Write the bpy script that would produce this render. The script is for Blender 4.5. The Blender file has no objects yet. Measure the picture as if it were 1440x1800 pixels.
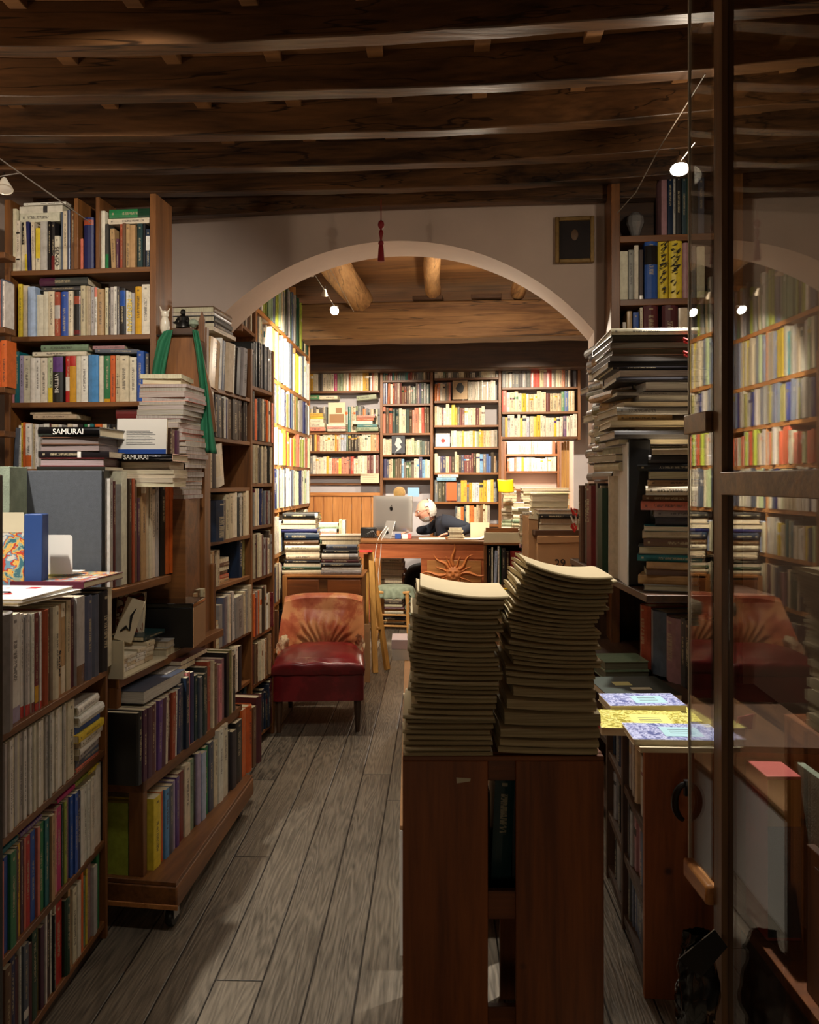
import bpy, bmesh, math, random
from mathutils import Matrix, Vector, noise
SC = bpy.context.scene
COL = SC.collection
F = 1440.0; HZ = 846.0; CX = 720.0; EYE = 1.45
TH = math.atan(.114); CT, ST = math.cos(TH), math.sin(TH)
def W(a, b, z=0.0):
    return Vector((a*CT+b*ST, -a*ST+b*CT, z))
def P(px, py, d):
    return Vector(((px-CX)/F*d, d, EYE-(py-HZ)*d/F))
def lin(c):
    return tuple(((v/255.0)/12.92 if v/255.0 <= .04045 else ((v/255.0+.055)/1.055)**2.4) for v in c)

class Frame:
    """vertical plane through p0 running along u; inward normal n"""
    def __init__(s, x, y, ux, uy):
        l = math.hypot(ux, uy); s.u = Vector((ux/l, uy/l, 0)); s.n = Vector((-s.u.y, s.u.x, 0)); s.p = Vector((x, y, 0))
    def s_(s, px):
        k = (px-CX)/F
        # d*(k,1) = p + t*u
        return (s.p.x-k*s.p.y)/(k*s.u.y-s.u.x)
    def d(s, px):
        return s.p.y+s.s_(px)*s.u.y
    def z(s, px, py):
        return EYE-(py-HZ)*s.d(px)/F
    def pt(s, t, n=0, z=0):
        v = s.p+s.u*t+s.n*n; return Vector((v.x, v.y, z))
    def mat(s, t=0, n=0, z=0):
        m = Matrix.Identity(4)
        for i in range(3):
            m[i][0] = s.u[i]; m[i][1] = s.n[i]
        o = s.pt(t, n, z)
        m[0][3], m[1][3], m[2][3] = o
        return m
def frameW(b, a0=0.0):
    v = W(a0, b); return Frame(v.x, v.y, CT, -ST)

# ---------------------------------------------------------------- materials
def newmat(name):
    m = bpy.data.materials.new(name); m.use_nodes = True
    return m, m.node_tree.nodes, m.node_tree.links, m.node_tree.nodes['Principled BSDF']
def N(ns, t, **kw):
    n = ns.new(t)
    for k, v in kw.items():
        setattr(n, k, v)
    return n
def plain(name, c, rough=.5, metal=0, spec=.5, coat=0, bump=0, bscale=200, var=0, vscale=6, emis=None, estr=0):
    m, ns, L, b = newmat(name)
    c = lin(c)
    b.inputs['Base Color'].default_value = (*c, 1); b.inputs['Roughness'].default_value = rough
    b.inputs['Metallic'].default_value = metal; b.inputs['Specular IOR Level'].default_value = spec
    b.inputs['Coat Weight'].default_value = coat
    tc = N(ns, 'ShaderNodeTexCoord')
    if var:
        t = N(ns, 'ShaderNodeTexNoise'); t.inputs['Scale'].default_value = vscale; t.inputs['Detail'].default_value = 6
        L.new(tc.outputs['Object'], t.inputs['Vector'])
        r = N(ns, 'ShaderNodeValToRGB'); r.color_ramp.elements[0].position = .3; r.color_ramp.elements[1].position = .7
        r.color_ramp.elements[0].color = (*[x*(1-var) for x in c], 1); r.color_ramp.elements[1].color = (*[min(1, x*(1+var)) for x in c], 1)
        L.new(t.outputs['Fac'], r.inputs['Fac']); L.new(r.outputs['Color'], b.inputs['Base Color'])
    if bump:
        t = N(ns, 'ShaderNodeTexNoise'); t.inputs['Scale'].default_value = bscale; t.inputs['Detail'].default_value = 5
        L.new(tc.outputs['Object'], t.inputs['Vector'])
        bp = N(ns, 'ShaderNodeBump'); bp.inputs['Strength'].default_value = bump; bp.inputs['Distance'].default_value = .003
        L.new(t.outputs['Fac'], bp.inputs['Height']); L.new(bp.outputs['Normal'], b.inputs['Normal'])
    if emis:
        b.inputs['Emission Color'].default_value = (*lin(emis), 1); b.inputs['Emission Strength'].default_value = estr
    return m
def wood(name, c1, c2, axis='x', rough=.5, scale=9.0, stretch=14.0, bump=.25, knots=0, cracks=0):
    m, ns, L, b = newmat(name)
    c1, c2 = lin(c1), lin(c2)
    tc = N(ns, 'ShaderNodeTexCoord'); mp = N(ns, 'ShaderNodeMapping')
    sc = [scale]*3; sc['xyz'.index(axis)] = scale/stretch
    mp.inputs['Scale'].default_value = sc
    oi = N(ns, 'ShaderNodeObjectInfo'); vm = N(ns, 'ShaderNodeVectorMath', operation='ADD')
    L.new(tc.outputs['Object'], vm.inputs[0]); 
    mu = N(ns, 'ShaderNodeMath', operation='MULTIPLY'); mu.inputs[1].default_value = 9.0
    L.new(oi.outputs['Random'], mu.inputs[0]); L.new(mu.outputs[0], vm.inputs[1])
    L.new(vm.outputs[0], mp.inputs['Vector'])
    n1 = N(ns, 'ShaderNodeTexNoise'); n1.inputs['Scale'].default_value = 1.0; n1.inputs['Detail'].default_value = 9; n1.inputs['Roughness'].default_value = .62; n1.inputs['Distortion'].default_value = 1.2
    L.new(mp.outputs[0], n1.inputs['Vector'])
    n2 = N(ns, 'ShaderNodeTexNoise'); n2.inputs['Scale'].default_value = 9.0; n2.inputs['Detail'].default_value = 4
    L.new(mp.outputs[0], n2.inputs['Vector'])
    mx = N(ns, 'ShaderNodeMath', operation='MULTIPLY_ADD'); mx.inputs[1].default_value = .35
    L.new(n2.outputs['Fac'], mx.inputs[0]); L.new(n1.outputs['Fac'], mx.inputs[2])
    r = N(ns, 'ShaderNodeValToRGB'); r.color_ramp.elements[0].position = .5; r.color_ramp.elements[1].position = .86
    r.color_ramp.elements[0].color = (*c2, 1); r.color_ramp.elements[1].color = (*c1, 1)
    L.new(mx.outputs[0], r.inputs['Fac'])
    out = r.outputs['Color']; hgt = mx.outputs[0]
    if knots:
        v = N(ns, 'ShaderNodeTexVoronoi'); v.inputs['Scale'].default_value = knots; L.new(vm.outputs[0], v.inputs['Vector'])
        rr = N(ns, 'ShaderNodeValToRGB'); rr.color_ramp.elements[0].position = .035; rr.color_ramp.elements[1].position = .1
        rr.color_ramp.elements[0].color = (.22, .2, .2, 1); rr.color_ramp.elements[1].color = (1, 1, 1, 1)
        L.new(v.outputs['Distance'], rr.inputs['Fac'])
        mm = N(ns, 'ShaderNodeMix', data_type='RGBA', blend_type='MULTIPLY'); mm.inputs[0].default_value = 1
        L.new(out, mm.inputs[6]); L.new(rr.outputs['Color'], mm.inputs[7]); out = mm.outputs[2]
    if cracks:
        mp2 = N(ns, 'ShaderNodeMapping'); s2 = [14.0]*3; s2['xyz'.index(axis)] = .5; mp2.inputs['Scale'].default_value = s2
        L.new(vm.outputs[0], mp2.inputs['Vector'])
        n3 = N(ns, 'ShaderNodeTexNoise'); n3.inputs['Scale'].default_value = 1; n3.inputs['Detail'].default_value = 3; L.new(mp2.outputs[0], n3.inputs['Vector'])
        sb = N(ns, 'ShaderNodeMath', operation='SUBTRACT'); sb.inputs[1].default_value = .5; L.new(n3.outputs['Fac'], sb.inputs[0])
        ab = N(ns, 'ShaderNodeMath', operation='ABSOLUTE'); L.new(sb.outputs[0], ab.inputs[0])
        rr = N(ns, 'ShaderNodeValToRGB'); rr.color_ramp.elements[0].position = .004; rr.color_ramp.elements[1].position = .012
        rr.color_ramp.elements[0].color = (.15, .15, .15, 1); rr.color_ramp.elements[1].color = (1, 1, 1, 1); L.new(ab.outputs[0], rr.inputs['Fac'])
        mm = N(ns, 'ShaderNodeMix', data_type='RGBA', blend_type='MULTIPLY'); mm.inputs[0].default_value = cracks
        L.new(out, mm.inputs[6]); L.new(rr.outputs['Color'], mm.inputs[7]); out = mm.outputs[2]
    L.new(out, b.inputs['Base Color']); b.inputs['Roughness'].default_value = rough
    bp = N(ns, 'ShaderNodeBump'); bp.inputs['Strength'].default_value = bump; bp.inputs['Distance'].default_value = .004
    L.new(hgt, bp.inputs['Height']); L.new(bp.outputs['Normal'], b.inputs['Normal'])
    return m

def book_material():
    m, ns, L, b = newmat('book_cover')
    at = N(ns, 'ShaderNodeAttribute', attribute_name='Col'); uv = N(ns, 'ShaderNodeUVMap', uv_map='UVMap')
    sx = N(ns, 'ShaderNodeSeparateXYZ'); L.new(uv.outputs[0], sx.inputs[0])
    def M(op, a, c, d=None):
        n = N(ns, 'ShaderNodeMath', operation=op)
        for i, v in enumerate((a, c, d)):
            if v is None: continue
            if isinstance(v, (int, float)): n.inputs[i].default_value = v
            else: L.new(v, n.inputs[i])
        return n.outputs[0]
    al = at.outputs['Alpha']
    mu = M('COMPARE', sx.outputs[0], .5, .17)
    vc = M('MULTIPLY_ADD', al, .05, .085)
    mv = M('COMPARE', sx.outputs[1], vc, .05)
    cb = N(ns, 'ShaderNodeCombineXYZ'); L.new(M('MULTIPLY', sx.outputs[1], 330), cb.inputs[0]); L.new(M('MULTIPLY', al, 57), cb.inputs[1]); L.new(M('MULTIPLY', sx.outputs[0], 3), cb.inputs[2])
    nz = N(ns, 'ShaderNodeTexNoise'); nz.inputs['Scale'].default_value = 1; nz.inputs['Detail'].default_value = 1; L.new(cb.outputs[0], nz.inputs['Vector'])
    tx = M('MULTIPLY', M('MULTIPLY', mu, mv), M('GREATER_THAN', nz.outputs['Fac'], .47))
    lo = M('MULTIPLY', M('COMPARE', sx.outputs[0], .5, .14), M('COMPARE', sx.outputs[1], .018, .004))
    tx = M('MAXIMUM', tx, lo)
    tx = M('MULTIPLY', tx, M('GREATER_THAN', M('FRACT', M('MULTIPLY', al, 7.3), 0), .25))
    lum = N(ns, 'ShaderNodeRGBToBW'); L.new(at.outputs['Color'], lum.inputs[0])
    lt = M('GREATER_THAN', lum.outputs[0], .22)
    tc = N(ns, 'ShaderNodeMix', data_type='RGBA'); L.new(lt, tc.inputs[0]); tc.inputs[6].default_value = (.5, .42, .26, 1); tc.inputs[7].default_value = (.05, .04, .04, 1)
    mx = N(ns, 'ShaderNodeMix', data_type='RGBA'); L.new(M('MULTIPLY', tx, .7), mx.inputs[0]); L.new(at.outputs['Color'], mx.inputs[6]); L.new(tc.outputs[2], mx.inputs[7])
    # slight wear
    t = N(ns, 'ShaderNodeTexCoord'); n2 = N(ns, 'ShaderNodeTexNoise'); n2.inputs['Scale'].default_value = 45; n2.inputs['Detail'].default_value = 6; L.new(t.outputs['Object'], n2.inputs['Vector'])
    r = N(ns, 'ShaderNodeValToRGB'); r.color_ramp.elements[0].position = .3; r.color_ramp.elements[0].color = (.8, .79, .77, 1); r.color_ramp.elements[1].position = .6; r.color_ramp.elements[1].color = (1, 1, 1, 1)
    L.new(n2.outputs['Fac'], r.inputs['Fac'])
    mm = N(ns, 'ShaderNodeMix', data_type='RGBA', blend_type='MULTIPLY'); mm.inputs[0].default_value = 1
    L.new(mx.outputs[2], mm.inputs[6]); L.new(r.outputs['Color'], mm.inputs[7])
    L.new(mm.outputs[2], b.inputs['Base Color'])
    L.new(M('MULTIPLY_ADD', al, .35, .25), b.inputs['Roughness'])
    return m
def pages_material():
    m, ns, L, b = newmat('pages')
    at = N(ns, 'ShaderNodeAttribute', attribute_name='Col')
    t = N(ns, 'ShaderNodeTexCoord'); mp = N(ns, 'ShaderNodeMapping'); mp.inputs['Scale'].default_value = (900, 12, 12); L.new(t.outputs['Object'], mp.inputs['Vector'])
    n = N(ns, 'ShaderNodeTexNoise'); n.inputs['Scale'].default_value = 1; n.inputs['Detail'].default_value = 2; L.new(mp.outputs[0], n.inputs['Vector'])
    r = N(ns, 'ShaderNodeValToRGB'); r.color_ramp.elements[0].position = .35; r.color_ramp.elements[0].color = (.7, .68, .64, 1); r.color_ramp.elements[1].position = .6; r.color_ramp.elements[1].color = (1, 1, 1, 1)
    L.new(n.outputs['Fac'], r.inputs['Fac'])
    mm = N(ns, 'ShaderNodeMix', data_type='RGBA', blend_type='MULTIPLY'); mm.inputs[0].default_value = 1
    L.new(at.outputs['Color'], mm.inputs[6]); L.new(r.outputs['Color'], mm.inputs[7]); L.new(mm.outputs[2], b.inputs['Base Color'])
    b.inputs['Roughness'].default_value = .8
    return m
def floor_material():
    m, ns, L, b = newmat('worn_floorboards')
    tc = N(ns, 'ShaderNodeTexCoord'); sx = N(ns, 'ShaderNodeSeparateXYZ'); L.new(tc.outputs['Object'], sx.inputs[0])
    def M(op, a, c=None, d=None):
        n = N(ns, 'ShaderNodeMath', operation=op)
        for i, v in enumerate((a, c, d)):
            if v is None: continue
            if isinstance(v, (int, float)): n.inputs[i].default_value = v
            else: L.new(v, n.inputs[i])
        return n.outputs[0]
    xs = M('DIVIDE', sx.outputs[0], .139); idx = M('FLOOR', xs); fr = M('FRACT', xs)
    wn = N(ns, 'ShaderNodeTexWhiteNoise', noise_dimensions='1D'); L.new(idx, wn.inputs['W'])
    yo = M('MULTIPLY_ADD', wn.outputs['Value'], 7.0, sx.outputs[1])
    ys = M('DIVIDE', yo, 2.6); yi = M('FLOOR', ys); yf = M('FRACT', ys)
    wn2 = N(ns, 'ShaderNodeTexWhiteNoise', noise_dimensions='2D'); cb0 = N(ns, 'ShaderNodeCombineXYZ'); L.new(idx, cb0.inputs[0]); L.new(yi, cb0.inputs[1]); L.new(cb0.outputs[0], wn2.inputs['Vector'])
    # wavy boundaries
    cb = N(ns, 'ShaderNodeCombineXYZ'); L.new(M('MULTIPLY', sx.outputs[0], 16), cb.inputs[0]); L.new(M('MULTIPLY_ADD', sx.outputs[1], 1.3, M('MULTIPLY', wn2.outputs['Value'], 40)), cb.inputs[1]); L.new(M('MULTIPLY', wn2.outputs['Value'], 30), cb.inputs[2])
    n0 = N(ns, 'ShaderNodeTexNoise'); n0.inputs['Scale'].default_value = .9; n0.inputs['Detail'].default_value = 1.5; L.new(cb.outputs[0], n0.inputs['Vector'])
    ring = M('SINE', M('MULTIPLY', n0.outputs['Fac'], 95))
    nf = N(ns, 'ShaderNodeTexNoise'); nf.inputs['Scale'].default_value = 9; nf.inputs['Detail'].default_value = 6; L.new(cb.outputs[0], nf.inputs['Vector'])
    big = N(ns, 'ShaderNodeTexNoise'); big.inputs['Scale'].default_value = 1.7; big.inputs['Detail'].default_value = 4; L.new(tc.outputs['Object'], big.inputs['Vector'])
    g = M('MULTIPLY_ADD', ring, .09, M('MULTIPLY_ADD', nf.outputs['Fac'], .6, M('MULTIPLY_ADD', wn2.outputs['Value'], .22, M('MULTIPLY', big.outputs['Fac'], .35))))
    r = N(ns, 'ShaderNodeValToRGB'); e = r.color_ramp.elements
    e[0].position = .3; e[0].color = (*lin((58, 53, 46)), 1); e[1].position = .85; e[1].color = (*lin((140, 129, 112)), 1)
    L.new(g, r.inputs['Fac'])
    gap = M('MINIMUM', M('MINIMUM', fr, M('SUBTRACT', 1.0, fr)), M('MULTIPLY', M('MINIMUM', yf, M('SUBTRACT', 1.0, yf)), 18.0))
    gm = N(ns, 'ShaderNodeMapRange'); gm.inputs['From Min'].default_value = .008; gm.inputs['From Max'].default_value = .03; L.new(gap, gm.inputs['Value'])
    mm = N(ns, 'ShaderNodeMix', data_type='RGBA', blend_type='MIX'); L.new(gm.outputs[0], mm.inputs[0]); mm.inputs[6].default_value = (*lin((18, 15, 12)), 1); L.new(r.outputs['Color'], mm.inputs[7])
    L.new(mm.outputs[2], b.inputs['Base Color'])
    L.new(M('MULTIPLY_ADD', nf.outputs['Fac'], .3, .3), b.inputs['Roughness'])
    bp = N(ns, 'ShaderNodeBump'); bp.inputs['Strength'].default_value = .5; bp.inputs['Distance'].default_value = .004
    L.new(M('MULTIPLY_ADD', ring, .12, M('ADD', gm.outputs[0], nf.outputs['Fac'])), bp.inputs['Height']); L.new(bp.outputs['Normal'], b.inputs['Normal'])
    return m
def leather_material(name, c1, c2, c3, rough=.35, worn=.5):
    m, ns, L, b = newmat(name)
    tc = N(ns, 'ShaderNodeTexCoord')
    n = N(ns, 'ShaderNodeTexNoise'); n.inputs['Scale'].default_value = 6; n.inputs['Detail'].default_value = 8; n.inputs['Roughness'].default_value = .65; L.new(tc.outputs['Object'], n.inputs['Vector'])
    r = N(ns, 'ShaderNodeValToRGB'); e = r.color_ramp.elements
    e[0].position = .35; e[0].color = (*lin(c1), 1); e[1].position = .56; e[1].color = (*lin(c2), 1)
    x = e.new(worn); x.color = (*lin(c3), 1)
    L.new(n.outputs['Fac'], r.inputs['Fac']); L.new(r.outputs['Color'], b.inputs['Base Color'])
    v = N(ns, 'ShaderNodeTexVoronoi'); v.inputs['Scale'].default_value = 260; L.new(tc.outputs['Object'], v.inputs['Vector'])
    bp = N(ns, 'ShaderNodeBump'); bp.inputs['Strength'].default_value = .12; bp.inputs['Distance'].default_value = .001; L.new(v.outputs['Distance'], bp.inputs['Height']); L.new(bp.outputs['Normal'], b.inputs['Normal'])
    b.inputs['Roughness'].default_value = rough
    return m
def glass_material():
    m = bpy.data.materials.new('door_glass'); m.use_nodes = True; ns = m.node_tree.nodes; L = m.node_tree.links; ns.clear()
    o = N(ns, 'ShaderNodeOutputMaterial'); t = N(ns, 'ShaderNodeBsdfTransparent'); g = N(ns, 'ShaderNodeBsdfGlossy'); g.inputs['Roughness'].default_value = .0
    t.inputs['Color'].default_value = (.84, .85, .84, 1); g.inputs['Color'].default_value = (.95, .93, .9, 1)
    lw = N(ns, 'ShaderNodeLayerWeight'); lw.inputs['Blend'].default_value = .5
    pw = N(ns, 'ShaderNodeMath', operation='POWER'); pw.inputs[1].default_value = 5; L.new(lw.outputs['Facing'], pw.inputs[0])
    ma = N(ns, 'ShaderNodeMath', operation='MULTIPLY_ADD'); ma.inputs[1].default_value = .90; ma.inputs[2].default_value = .09; L.new(pw.outputs[0], ma.inputs[0])
    mx = N(ns, 'ShaderNodeMixShader'); L.new(ma.outputs[0], mx.inputs[0]); L.new(t.outputs[0], mx.inputs[1]); L.new(g.outputs[0], mx.inputs[2]); L.new(mx.outputs[0], o.inputs[0])
    return m
M = {}
M['cover'] = book_material(); M['pages'] = pages_material(); M['floor'] = floor_material(); M['glass'] = glass_material()
for ax in 'xyz':
    M['shelf_'+ax] = wood('shelf_wood_'+ax, (138, 88, 42), (84, 50, 22), ax, .45)
    M['pine_'+ax] = wood('pine_'+ax, (200, 140, 78), (150, 92, 44), ax, .45)
    M['dark_'+ax] = wood('dark_wood_'+ax, (84, 56, 34), (44, 28, 18), ax, .5)
    M['beam_'+ax] = wood('beam_wood_'+ax, (112, 76, 44), (42, 27, 16), ax, .40, scale=7, stretch=10, bump=.7, cracks=.9)
M['crate'] = wood('crate_wood', (158, 88, 34), (108, 56, 18), 'z', .5, knots=7)
M['crate_x'] = wood('crate_rail_wood', (144, 80, 32), (98, 52, 18), 'x', .5)
M['log'] = wood('log_wood', (196, 152, 98), (128, 88, 52), 'y', .6, scale=8, stretch=8, bump=.8, cracks=.6)
M['boards'] = wood('ceiling_board_wood', (150, 104, 58), (92, 60, 34), 'x', .6, scale=6, stretch=12, bump=.4)
M['yellowwood'] = wood('yellow_wood', (206, 158, 84), (160, 112, 50), 'z', .45)
M['doorwood'] = wood('door_wood', (120, 86, 54), (72, 48, 28), 'z', .4)
M['doorwood_x'] = wood('door_rail_wood', (136, 98, 62), (84, 56, 34), 'x', .4)
M['plaster'] = plain('plaster', (212, 190, 174), .85, bump=.25, bscale=40, var=.07, vscale=3)
M['greywall'] = plain('grey_wall', (176, 172, 176), .85, bump=.2, bscale=40, var=.05)
M['darkwall'] = plain('dark_wall', (96, 82, 68), .9, bump=.2, bscale=30, var=.15)
M['white'] = plain('white_card', (226, 222, 212), .6, var=.03)
M['cream'] = plain('cream_card', (208, 196, 164), .7, var=.05)
M['paper'] = plain('aged_paper', (214, 200, 168), .85, var=.06, vscale=20)
M['black'] = plain('black_plastic', (16, 15, 15), .35)
M['blackgloss'] = plain('black_gloss', (10, 10, 11), .12, coat=.6)
M['greycloth'] = plain('grey_binding_cloth', (74, 78, 84), .8, bump=.5, bscale=700, var=.1, vscale=60)
M['card'] = plain('brown_cardboard', (168, 128, 88), .8, var=.08, bump=.1)
M['metal'] = plain('brushed_metal', (190, 190, 188), .3, metal=1)
M['alu'] = plain('aluminium', (196, 194, 190), .35, metal=.75)
M['darkmetal'] = plain('dark_metal', (50, 48, 46), .35, metal=.9)
M['gold'] = plain('gilt_frame', (142, 112, 62), .5, metal=.3, bump=.4, bscale=120, var=.2, vscale=40)
M['painting'] = plain('dark_portrait', (30, 18, 15), .7, var=.3, vscale=12)
M['face'] = plain('portrait_face', (110, 84, 62), .6)
M['tassel'] = plain('crimson_silk', (140, 14, 26), .5, bump=.5, bscale=400)
M['scarf'] = plain('green_scarf', (22, 98, 64), .75, bump=.3, bscale=300, var=.15, vscale=14)
M['terracotta'] = plain('terracotta_sun', (198, 120, 62), .6, var=.12, vscale=20)
M['skin'] = plain('skin', (206, 150, 128), .55, var=.06, vscale=30)
M['hair'] = plain('grey_hair', (196, 190, 182), .7, bump=.8, bscale=300, var=.12, vscale=60)
M['sweater'] = plain('navy_sweater', (26, 32, 46), .85, bump=.6, bscale=400)
M['trousers'] = plain('black_trousers', (14, 14, 16), .85)
M['cushion'] = plain('green_cushion', (128, 138, 118), .9, bump=.5, bscale=200, var=.2, vscale=25)
M['straw'] = plain('stool_wood', (190, 140, 78), .6, var=.1)
M['cable'] = plain('grey_cable', (120, 110, 98), .5)
M['whitecable'] = plain('white_cable', (222, 216, 206), .5)
M['bulb'] = plain('lit_bulb', (255, 250, 240), .3, emis=(255, 246, 230), estr=60)
M['bulbdim'] = plain('unlit_bulb', (220, 210, 195), .3)
M['lampglass'] = plain('lamp_glass', (210, 200, 180), .2)
M['red'] = plain('red_card', (196, 40, 36), .5)
M['yellow'] = plain('yellow_plastic', (236, 190, 20), .45)
M['blue'] = plain('blue_card', (36, 74, 150), .45)
M['pinkbox'] = plain('pink_box', (196, 96, 90), .5, var=.1, vscale=10)
M['leather_seat'] = leather_material('crimson_leather', (98, 18, 24), (124, 28, 34), (106, 22, 28), .28)
M['leather_back'] = leather_material('worn_tan_leather', (160, 74, 50), (206, 144, 96), (184, 104, 70), .36, .48)
M['leather_torn'] = leather_material('torn_leather', (190, 170, 130), (120, 70, 40), (216, 200, 165), .7, .45)

# ---------------------------------------------------------------- mesh helpers
class MB:
    def __init__(s): s.v = []; s.f = []; s.m = []
    def add(s, vs, fs, mi=0):
        o = len(s.v); s.v += [tuple(v) for v in vs]; s.f += [tuple(i+o for i in f) for f in fs]; s.m += [mi]*len(fs)
    def box(s, x0, x1, y0, y1, z0, z1, mi=0, mat=None):
        vs = [Vector((x, y, z)) for z in (z0, z1) for y in (y0, y1) for x in (x0, x1)]
        if mat: vs = [mat @ v for v in vs]
        s.add(vs, [(0, 2, 3, 1), (4, 5, 7, 6), (0, 1, 5, 4), (2, 6, 7, 3), (0, 4, 6, 2), (1, 3, 7, 5)], mi)
    def tube(s, pts, r, n=8, mi=0, cap=True):
        pts = [Vector(p) for p in pts]; rs = r if isinstance(r, (list, tuple)) else [r]*len(pts)
        rings = []; up = None
        for i, p in enumerate(pts):
            t = (pts[min(i+1, len(pts)-1)]-pts[max(i-1, 0)]).normalized()
            if up is None: up = t.orthogonal().normalized()
            up = (up-t*up.dot(t)).normalized(); w = t.cross(up)
            rings.append([p+up*rs[i]*math.cos(2*math.pi*k/n)+w*rs[i]*math.sin(2*math.pi*k/n) for k in range(n)])
        vs = [v for rg in rings for v in rg]
        fs = [(i*n+k, i*n+(k+1) % n, (i+1)*n+(k+1) % n, (i+1)*n+k) for i in range(len(pts)-1) for k in range(n)]
        if cap: fs += [tuple(range(n))[::-1], tuple((len(pts)-1)*n+k for k in range(n))]
        s.add(vs, fs, mi)
    def lathe(s, prof, c=(0, 0, 0), n=20, mi=0, mat=None):
        vs = [Vector((c[0]+r*math.cos(2*math.pi*k/n), c[1]+r*math.sin(2*math.pi*k/n), c[2]+z)) for r, z in prof for k in range(n)]
        if mat: vs = [mat @ v for v in vs]
        fs = [(i*n+k, i*n+(k+1) % n, (i+1)*n+(k+1) % n, (i+1)*n+k) for i in range(len(prof)-1) for k in range(n)]
        fs += [tuple(range(n))[::-1], tuple((len(prof)-1)*n+k for k in range(n))]
        s.add(vs, fs, mi)
    def grid(s, fn, nu, nv, mi=0):
        vs = [fn(i/nu, j/nv) for j in range(nv+1) for i in range(nu+1)]
        fs = [(j*(nu+1)+i, j*(nu+1)+i+1, (j+1)*(nu+1)+i+1, (j+1)*(nu+1)+i) for j in range(nv) for i in range(nu)]
        s.add(vs, fs, mi)
    def prism(s, poly, y0, y1, mi=0, mat=None):
        """polygon in x,z extruded along y"""
        n = len(poly); vs = [Vector((x, y0, z)) for x, z in poly]+[Vector((x, y1, z)) for x, z in poly]
        if mat: vs = [mat @ v for v in vs]
        s.add(vs, [tuple(range(n)), tuple(range(2*n-1, n-1, -1))]+[(i, i+n, (i+1) % n+n, (i+1) % n) for i in range(n)], mi)
    def build(s, name, mats, parent=None, mw=None, bevel=0, smooth=True, ang=35, solid=0, sub=0):
        me = bpy.data.meshes.new(name); me.from_pydata(s.v, [], s.f)
        if not isinstance(mats, (list, tuple)): mats = [mats]
        for m in mats: me.materials.append(m)
        if len(mats) > 1: me.polygons.foreach_set('material_index', s.m)
        bm = bmesh.new(); bm.from_mesh(me); bmesh.ops.recalc_face_normals(bm, faces=bm.faces); bm.to_mesh(me); bm.free()
        if smooth:
            me.polygons.foreach_set('use_smooth', [True]*len(me.polygons)); me.set_sharp_from_angle(angle=math.radians(ang))
        me.update()
        o = bpy.data.objects.new(name, me); COL.objects.link(o)
        if mw is not None: o.matrix_world = mw
        if parent is not None:
            o.parent = parent
        if solid:
            k = o.modifiers.new('Solidify', 'SOLIDIFY'); k.thickness = solid; k.offset = 0
        if bevel:
            k = o.modifiers.new('Bevel', 'BEVEL'); k.width = bevel; k.segments = 2; k.limit_method = 'ANGLE'; k.angle_limit = math.radians(40)
        if sub:
            k = o.modifiers.new('Subdivision', 'SUBSURF'); k.levels = sub; k.render_levels = sub
        return o
def boxobj(name, mat, x0, x1, y0, y1, z0, z1, parent=None, mw=None, bevel=.002):
    b = MB(); b.box(x0, x1, y0, y1, z0, z1); return b.build(name, mat, parent, mw, bevel)
def tag(o, label, cat=None, group=None):
    o['label'] = label
    if cat: o['category'] = cat
    if group: o['group'] = group
    return o
def thing(name, label, cat, mw=None, group=None, loc=None):
    o = bpy.data.objects.new(name, None); COL.objects.link(o); o.empty_display_size = .05
    if mw is not None: o.matrix_world = mw
    if loc is not None: o.location = loc
    return tag(o, label, cat, group)
def struct(o): o['kind'] = 'structure'; return o
def txt(name, body, size, mat, parent, mw, extrude=.0006, alignx='LEFT'):
    cu = bpy.data.curves.new(name, 'FONT'); cu.body = body; cu.size = size; cu.extrude = extrude; cu.align_x = alignx; cu.align_y = 'CENTER'
    ob = bpy.data.objects.new(name, cu); COL.objects.link(ob)
    dg = bpy.context.evaluated_depsgraph_get(); dg.update(); me = bpy.data.meshes.new_from_object(ob.evaluated_get(dg)); me.name = name
    bpy.data.objects.remove(ob); me.materials.clear(); me.materials.append(mat)
    o = bpy.data.objects.new(name, me); COL.objects.link(o); o.parent = parent
    if parent is not None: o.matrix_parent_inverse = Matrix.Identity(4); o.matrix_local = mw
    else: o.matrix_world = mw
    return o
# ---------------------------------------------------------------- books
CN = {'white': (232, 228, 218), 'cream': (222, 210, 180), 'ivory': (226, 218, 196), 'beige': (196, 180, 148), 'tan': (186, 150, 104), 'grey': (140, 136, 132),
      'pale grey': (184, 180, 174), 'dark grey': (66, 64, 64), 'black': (24, 22, 22), 'brown': (104, 74, 50), 'dark brown': (58, 40, 30), 'olive': (112, 108, 56),
      'yellow': (230, 204, 60), 'mustard': (214, 160, 32), 'orange': (216, 104, 40), 'terracotta': (168, 78, 52), 'red': (190, 38, 34), 'dark red': (112, 26, 28),
      'maroon': (84, 28, 36), 'pink': (216, 140, 142), 'salmon': (216, 122, 100), 'magenta': (190, 30, 110), 'mauve': (158, 118, 122), 'purple': (96, 60, 130), 'lilac': (172, 160, 190),
      'plum': (84, 44, 66), 'navy': (26, 34, 86), 'dark blue': (24, 40, 64), 'blue': (40, 84, 168), 'sky blue': (84, 148, 206), 'pale blue': (176, 192, 222), 'slate': (84, 92, 108),
      'teal': (20, 104, 112), 'dark teal': (28, 56, 58), 'green': (36, 122, 70), 'dark green': (28, 62, 42), 'sage green': (128, 152, 122), 'pale green': (192, 204, 160), 'lime': (156, 168, 60)}
def C(c):
    return CN[c] if isinstance(c, str) else c
def cname(c):
    if isinstance(c, str): return c
    return min(CN, key=lambda k: sum((a-b)**2 for a, b in zip(CN[k], c)))
rng = random.Random(7)
def jit(c, j=8):
    g = rng.uniform(-j, j); return tuple(max(8, min(245, v+g+rng.uniform(-3, 3))) for v in C(c))
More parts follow.
